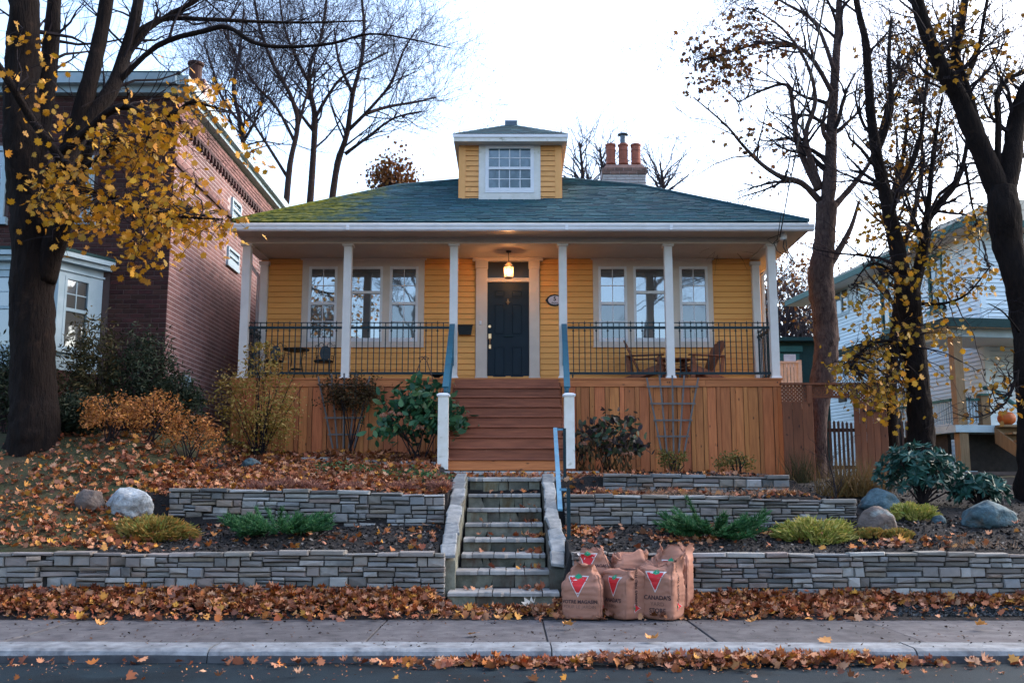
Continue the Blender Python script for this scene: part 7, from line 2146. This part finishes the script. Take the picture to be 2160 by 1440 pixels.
def bedL():
    while True:
        x, Y = r.uniform(-5.3, -.95), r.uniform(14.42, 19.7)
        if r.random() < .25 and Y > 16.5: continue
        if Y > 15.8 and x > -1.25: continue
        return x, Y, gh(x, Y)
tag(scatter(4700, bedL, .04), 'orange and red leaf litter over the upper left bed', 'leaves')
def slopeL():
    while True:
        x, Y = r.gauss(-5.6, 1.1), r.uniform(12.35, 16.2)
        if x > -4.4 and Y < 14.2 and r.random() < .93: continue
        if x > -4.7 and Y > 14: continue
        return x, Y, gh(x, Y)
tag(scatter(1900, slopeL, .03), 'brown and orange leaf litter on the left slope', 'leaves')
def terr():
    while True:
        if r.random() < .55: x, Y = r.uniform(-4.6, -.98), r.uniform(12.35, 14.0)
        else: x, Y = r.uniform(.85, 7), r.uniform(12.35, 14.1)
        if (mnoise.noise(Vector((x * 1.1, Y * 2, 3))) < .12) and r.random() < .8: continue
        return x, Y, gh(x, Y)
tag(scatter(220, terr, .02), 'scattered leaves on the dark soil of the lower terraces', 'leaves')
def spots(L_):
    def f():
        cx, cy, sx, sy = r.choice(L_)
        x, Y = r.gauss(cx, sx), r.gauss(cy, sy)
        return x, Y, gh(x, Y)
    return f
tag(scatter(900, spots([(1.2, 14.7, .35, .15), (2.6, 15.0, .8, .2), (3.8, 14.9, .4, .25), (.95, 13.6, .2, .25), (2.15, 13.2, .25, .3), (2.9, 13.5, .2, .1), (3.7, 13.5, .3, .1), (-.98, 14.6, .1, .2), (5.0, 12.6, .5, .15), (1.3, 16.3, .3, .5)]), .03), 'leaves caught around the juniper, walls and beds right of the steps', 'leaves')
def stairs_():
    i = r.choices(range(8), (2, 2, 1, 3, 4, 5, 2, 5))[0]
    yF = lerp(Y_W3, 12.03, i / 7)
    z = zat([1008, 1041, 1072, 1103, 1135, 1168, 1203, 1248][i], yF)
    x = SX1 - .04 - abs(r.gauss(0, .14)) if r.random() < .75 else r.uniform(SX0 + .05, SX1 - .05)
    return max(SX0 + .05, x), yF + r.uniform(.1, .4), z + .004
tag(scatter(105, stairs_, .02), 'leaves lying on the treads of the stone steps', 'leaves')
def landing_():
    x, Y = r.uniform(-1.0, 1.1), r.uniform(15.95, 17.15)
    return x, Y, 1.67
tag(scatter(190, landing_, .02), 'leaves scattered over the stone landing', 'leaves')
def gutter_():
    while True:
        x = r.gauss(1.9, 1.1) if r.random() < .62 else (r.gauss(-.1, .5) if r.random() < .45 else r.uniform(-8, 8))
        Y = Y_KERB0 - .02 - abs(r.gauss(0, .13))
        return x, Y, STREET_Z + .002 + (.07 * r.random() if 0.6 < x < 3.2 and Y > 9.05 else 0)
tag(scatter(1000, gutter_, .03), 'drift of fallen leaves in the gutter along the kerb', 'leaves')
def road_(): return r.uniform(-6, 6), r.uniform(8.2, 9.1), STREET_Z + .002
def road2(): return r.uniform(-6.5, 6.5), 9.2 - abs(r.gauss(0, .45)), STREET_Z + .002
tag(scatter(700, road2, .004, .03, .3, 'road_grit', None, DIA), 'fine leaf crumbs and grit on the asphalt', 'grit')
tag(scatter(46, road_, .006), 'odd leaves blown across the asphalt', 'leaves')
def bedR(): 
    x, Y = r.uniform(1.3, 4.2), r.uniform(15.85, 19.8)
    return x, Y, gh(x, Y)
tag(scatter(260, bedR, .02), 'few leaves on the dark soil below the right porch skirt', 'leaves')
def cover_():
    x, Y = r.choice(((-3.1, 16.9), (-2.5, 16.4), (-1.9, 16.2), (-1.35, 15.8), (-1.1, 15.6)))
    x, Y = r.gauss(x, .22), r.gauss(Y, .22)
    return x, Y, gh(x, Y)
tag(scatter(700, cover_, .09, .07, .8, 'ground_cover', G['cover'], OVAL), 'green ground cover among the leaves of the upper left bed', 'plants')
# small stones and bark in the soil
def grit():
    while True:
        x, Y = r.uniform(-5.0, 8.0), r.uniform(12.3, 14.15)
        if r.random() < .45: x, Y = r.choice(((r.uniform(4.2, 8.2), r.uniform(12.4, 17.5)), (r.uniform(1.2, 4.4), r.uniform(15.8, 19.8)), (r.uniform(.8, 4.6), r.uniform(14.4, 15.6))))
        if -.95 < x < .75: continue
        return x, Y, gh(x, Y)
P = np.array([grit() for _ in range(17000)]); P[:, 2] += .008
gm = island_mat('soil_grit', [(0.016, 0.013, 0.012, 1), (0.035, 0.028, 0.026, 1), (0.012, 0.010, 0.010, 1), (0.06, 0.05, 0.046, 1), (0.02, 0.016, 0.015, 1), (0.015, 0.013, 0.013, 1), (0.16, 0.145, 0.135, 1)], .9, 0)
np_object('mulch', leaf_polys(P, nrg.uniform(.02, .065, len(P)), DIA * np.array([1.6, 1]), flat=.7), 0, gm, None, 'stuff')
def gravel_(): return r.gauss(5.3, .5), r.uniform(11.6, 12.0)
P = np.array([(x, y, gh(x, y) + .01) for x, y in (gravel_() for _ in range(2600))])
np_object('gravel', leaf_polys(P, nrg.uniform(.015, .04, len(P)), DIA * np.array([2, 1]), flat=.6), 0, island_mat('dark_gravel', [(0.03, 0.035, 0.04, 1), (0.07, 0.08, 0.09, 1), (0.04, 0.045, 0.05, 1)], .9, 0), None, 'stuff')
# single leaves on the pavement
LM = []
for k in range(4):
    V = leaf_polys(np.zeros((1, 3)), .15, MAPLE, flat=.15, curl=.6)[0]
    m_ = MB().add([tuple(q) for q in V], [tuple(range(len(V)))]).mesh('fallen_leaf', M['litter'])
    LM.append(m_)
LL = (((1000, 1342), 'curled brown leaf in the middle of the central pavement slab'), ((1196, 1327), 'small reddish leaf on the pavement in front of the left paper bag'), ((1375, 1358), 'yellow-brown leaf near the kerb below the right paper bag'), ((1590, 1318), 'leaf lying alone on the pavement right of the paper bags'), ((1740, 1356), 'dark curled leaf at the kerb edge on the right pavement slab'), ((1055, 1312), 'leaf on the pavement just below the stone steps'), ((2070, 1328), 'leaf alone on the rightmost pavement slab'), ((210, 1325), 'leaf alone on the leftmost pavement slab'), ((560, 1312), 'leaf on the second pavement slab from the left'))
for k, ((u, v), lb) in enumerate(LL):
    b = (720 - v) / FPX; t_ = (.0 - CAMZ) / (SP + b * CP); Y = t_ * (CP - b * SP); x = (u - 1080) / FPX * t_
    o = bpy.data.objects.new('fallen_leaf', LM[k % 4].copy())
    link(o, None, (x, Y, .03)); o.rotation_euler = (rng.uniform(-.2, .2), rng.uniform(-.2, .2), rng.uniform(0, 6.28))
    tag(o, lb, 'leaf', 'single leaves on the pavement')
# specks of dirt and crumbled leaf on the pavement
P = np.array([(r.uniform(-7, 7), r.uniform(Y_KERB0 + .15, Y_PAVE - .02) , .014) for _ in range(900)])
np_object('pavement_debris', leaf_polys(P, nrg.uniform(.012, .045, len(P)), DIA * np.array([1.6, 1]), flat=.3), 0, island_mat('debris', [(0.03, 0.02, 0.018, 1), (0.06, 0.035, 0.025, 1), (0.02, 0.016, 0.016, 1), (0.12, 0.05, 0.02, 1)], .9, 0), None, 'stuff')
p = at(1120, 1279, 11.75)
V = leaf_polys(np.zeros((1, 3)), .2, MAPLE, flat=.3, curl=.6)[0]
sc_ = MB().add([tuple(Vector(q) + Vector((p.x, 11.7, .12))) for q in V], [tuple(range(len(V)))]).build('pale_leaf', pm('bleached_leaf', (0.46, 0.40, 0.34, 1), (0.34, 0.28, 0.22, 1), 14, .7), fix=False)
tag(sc_, 'large bleached leaf lying below the stone steps', 'leaf')
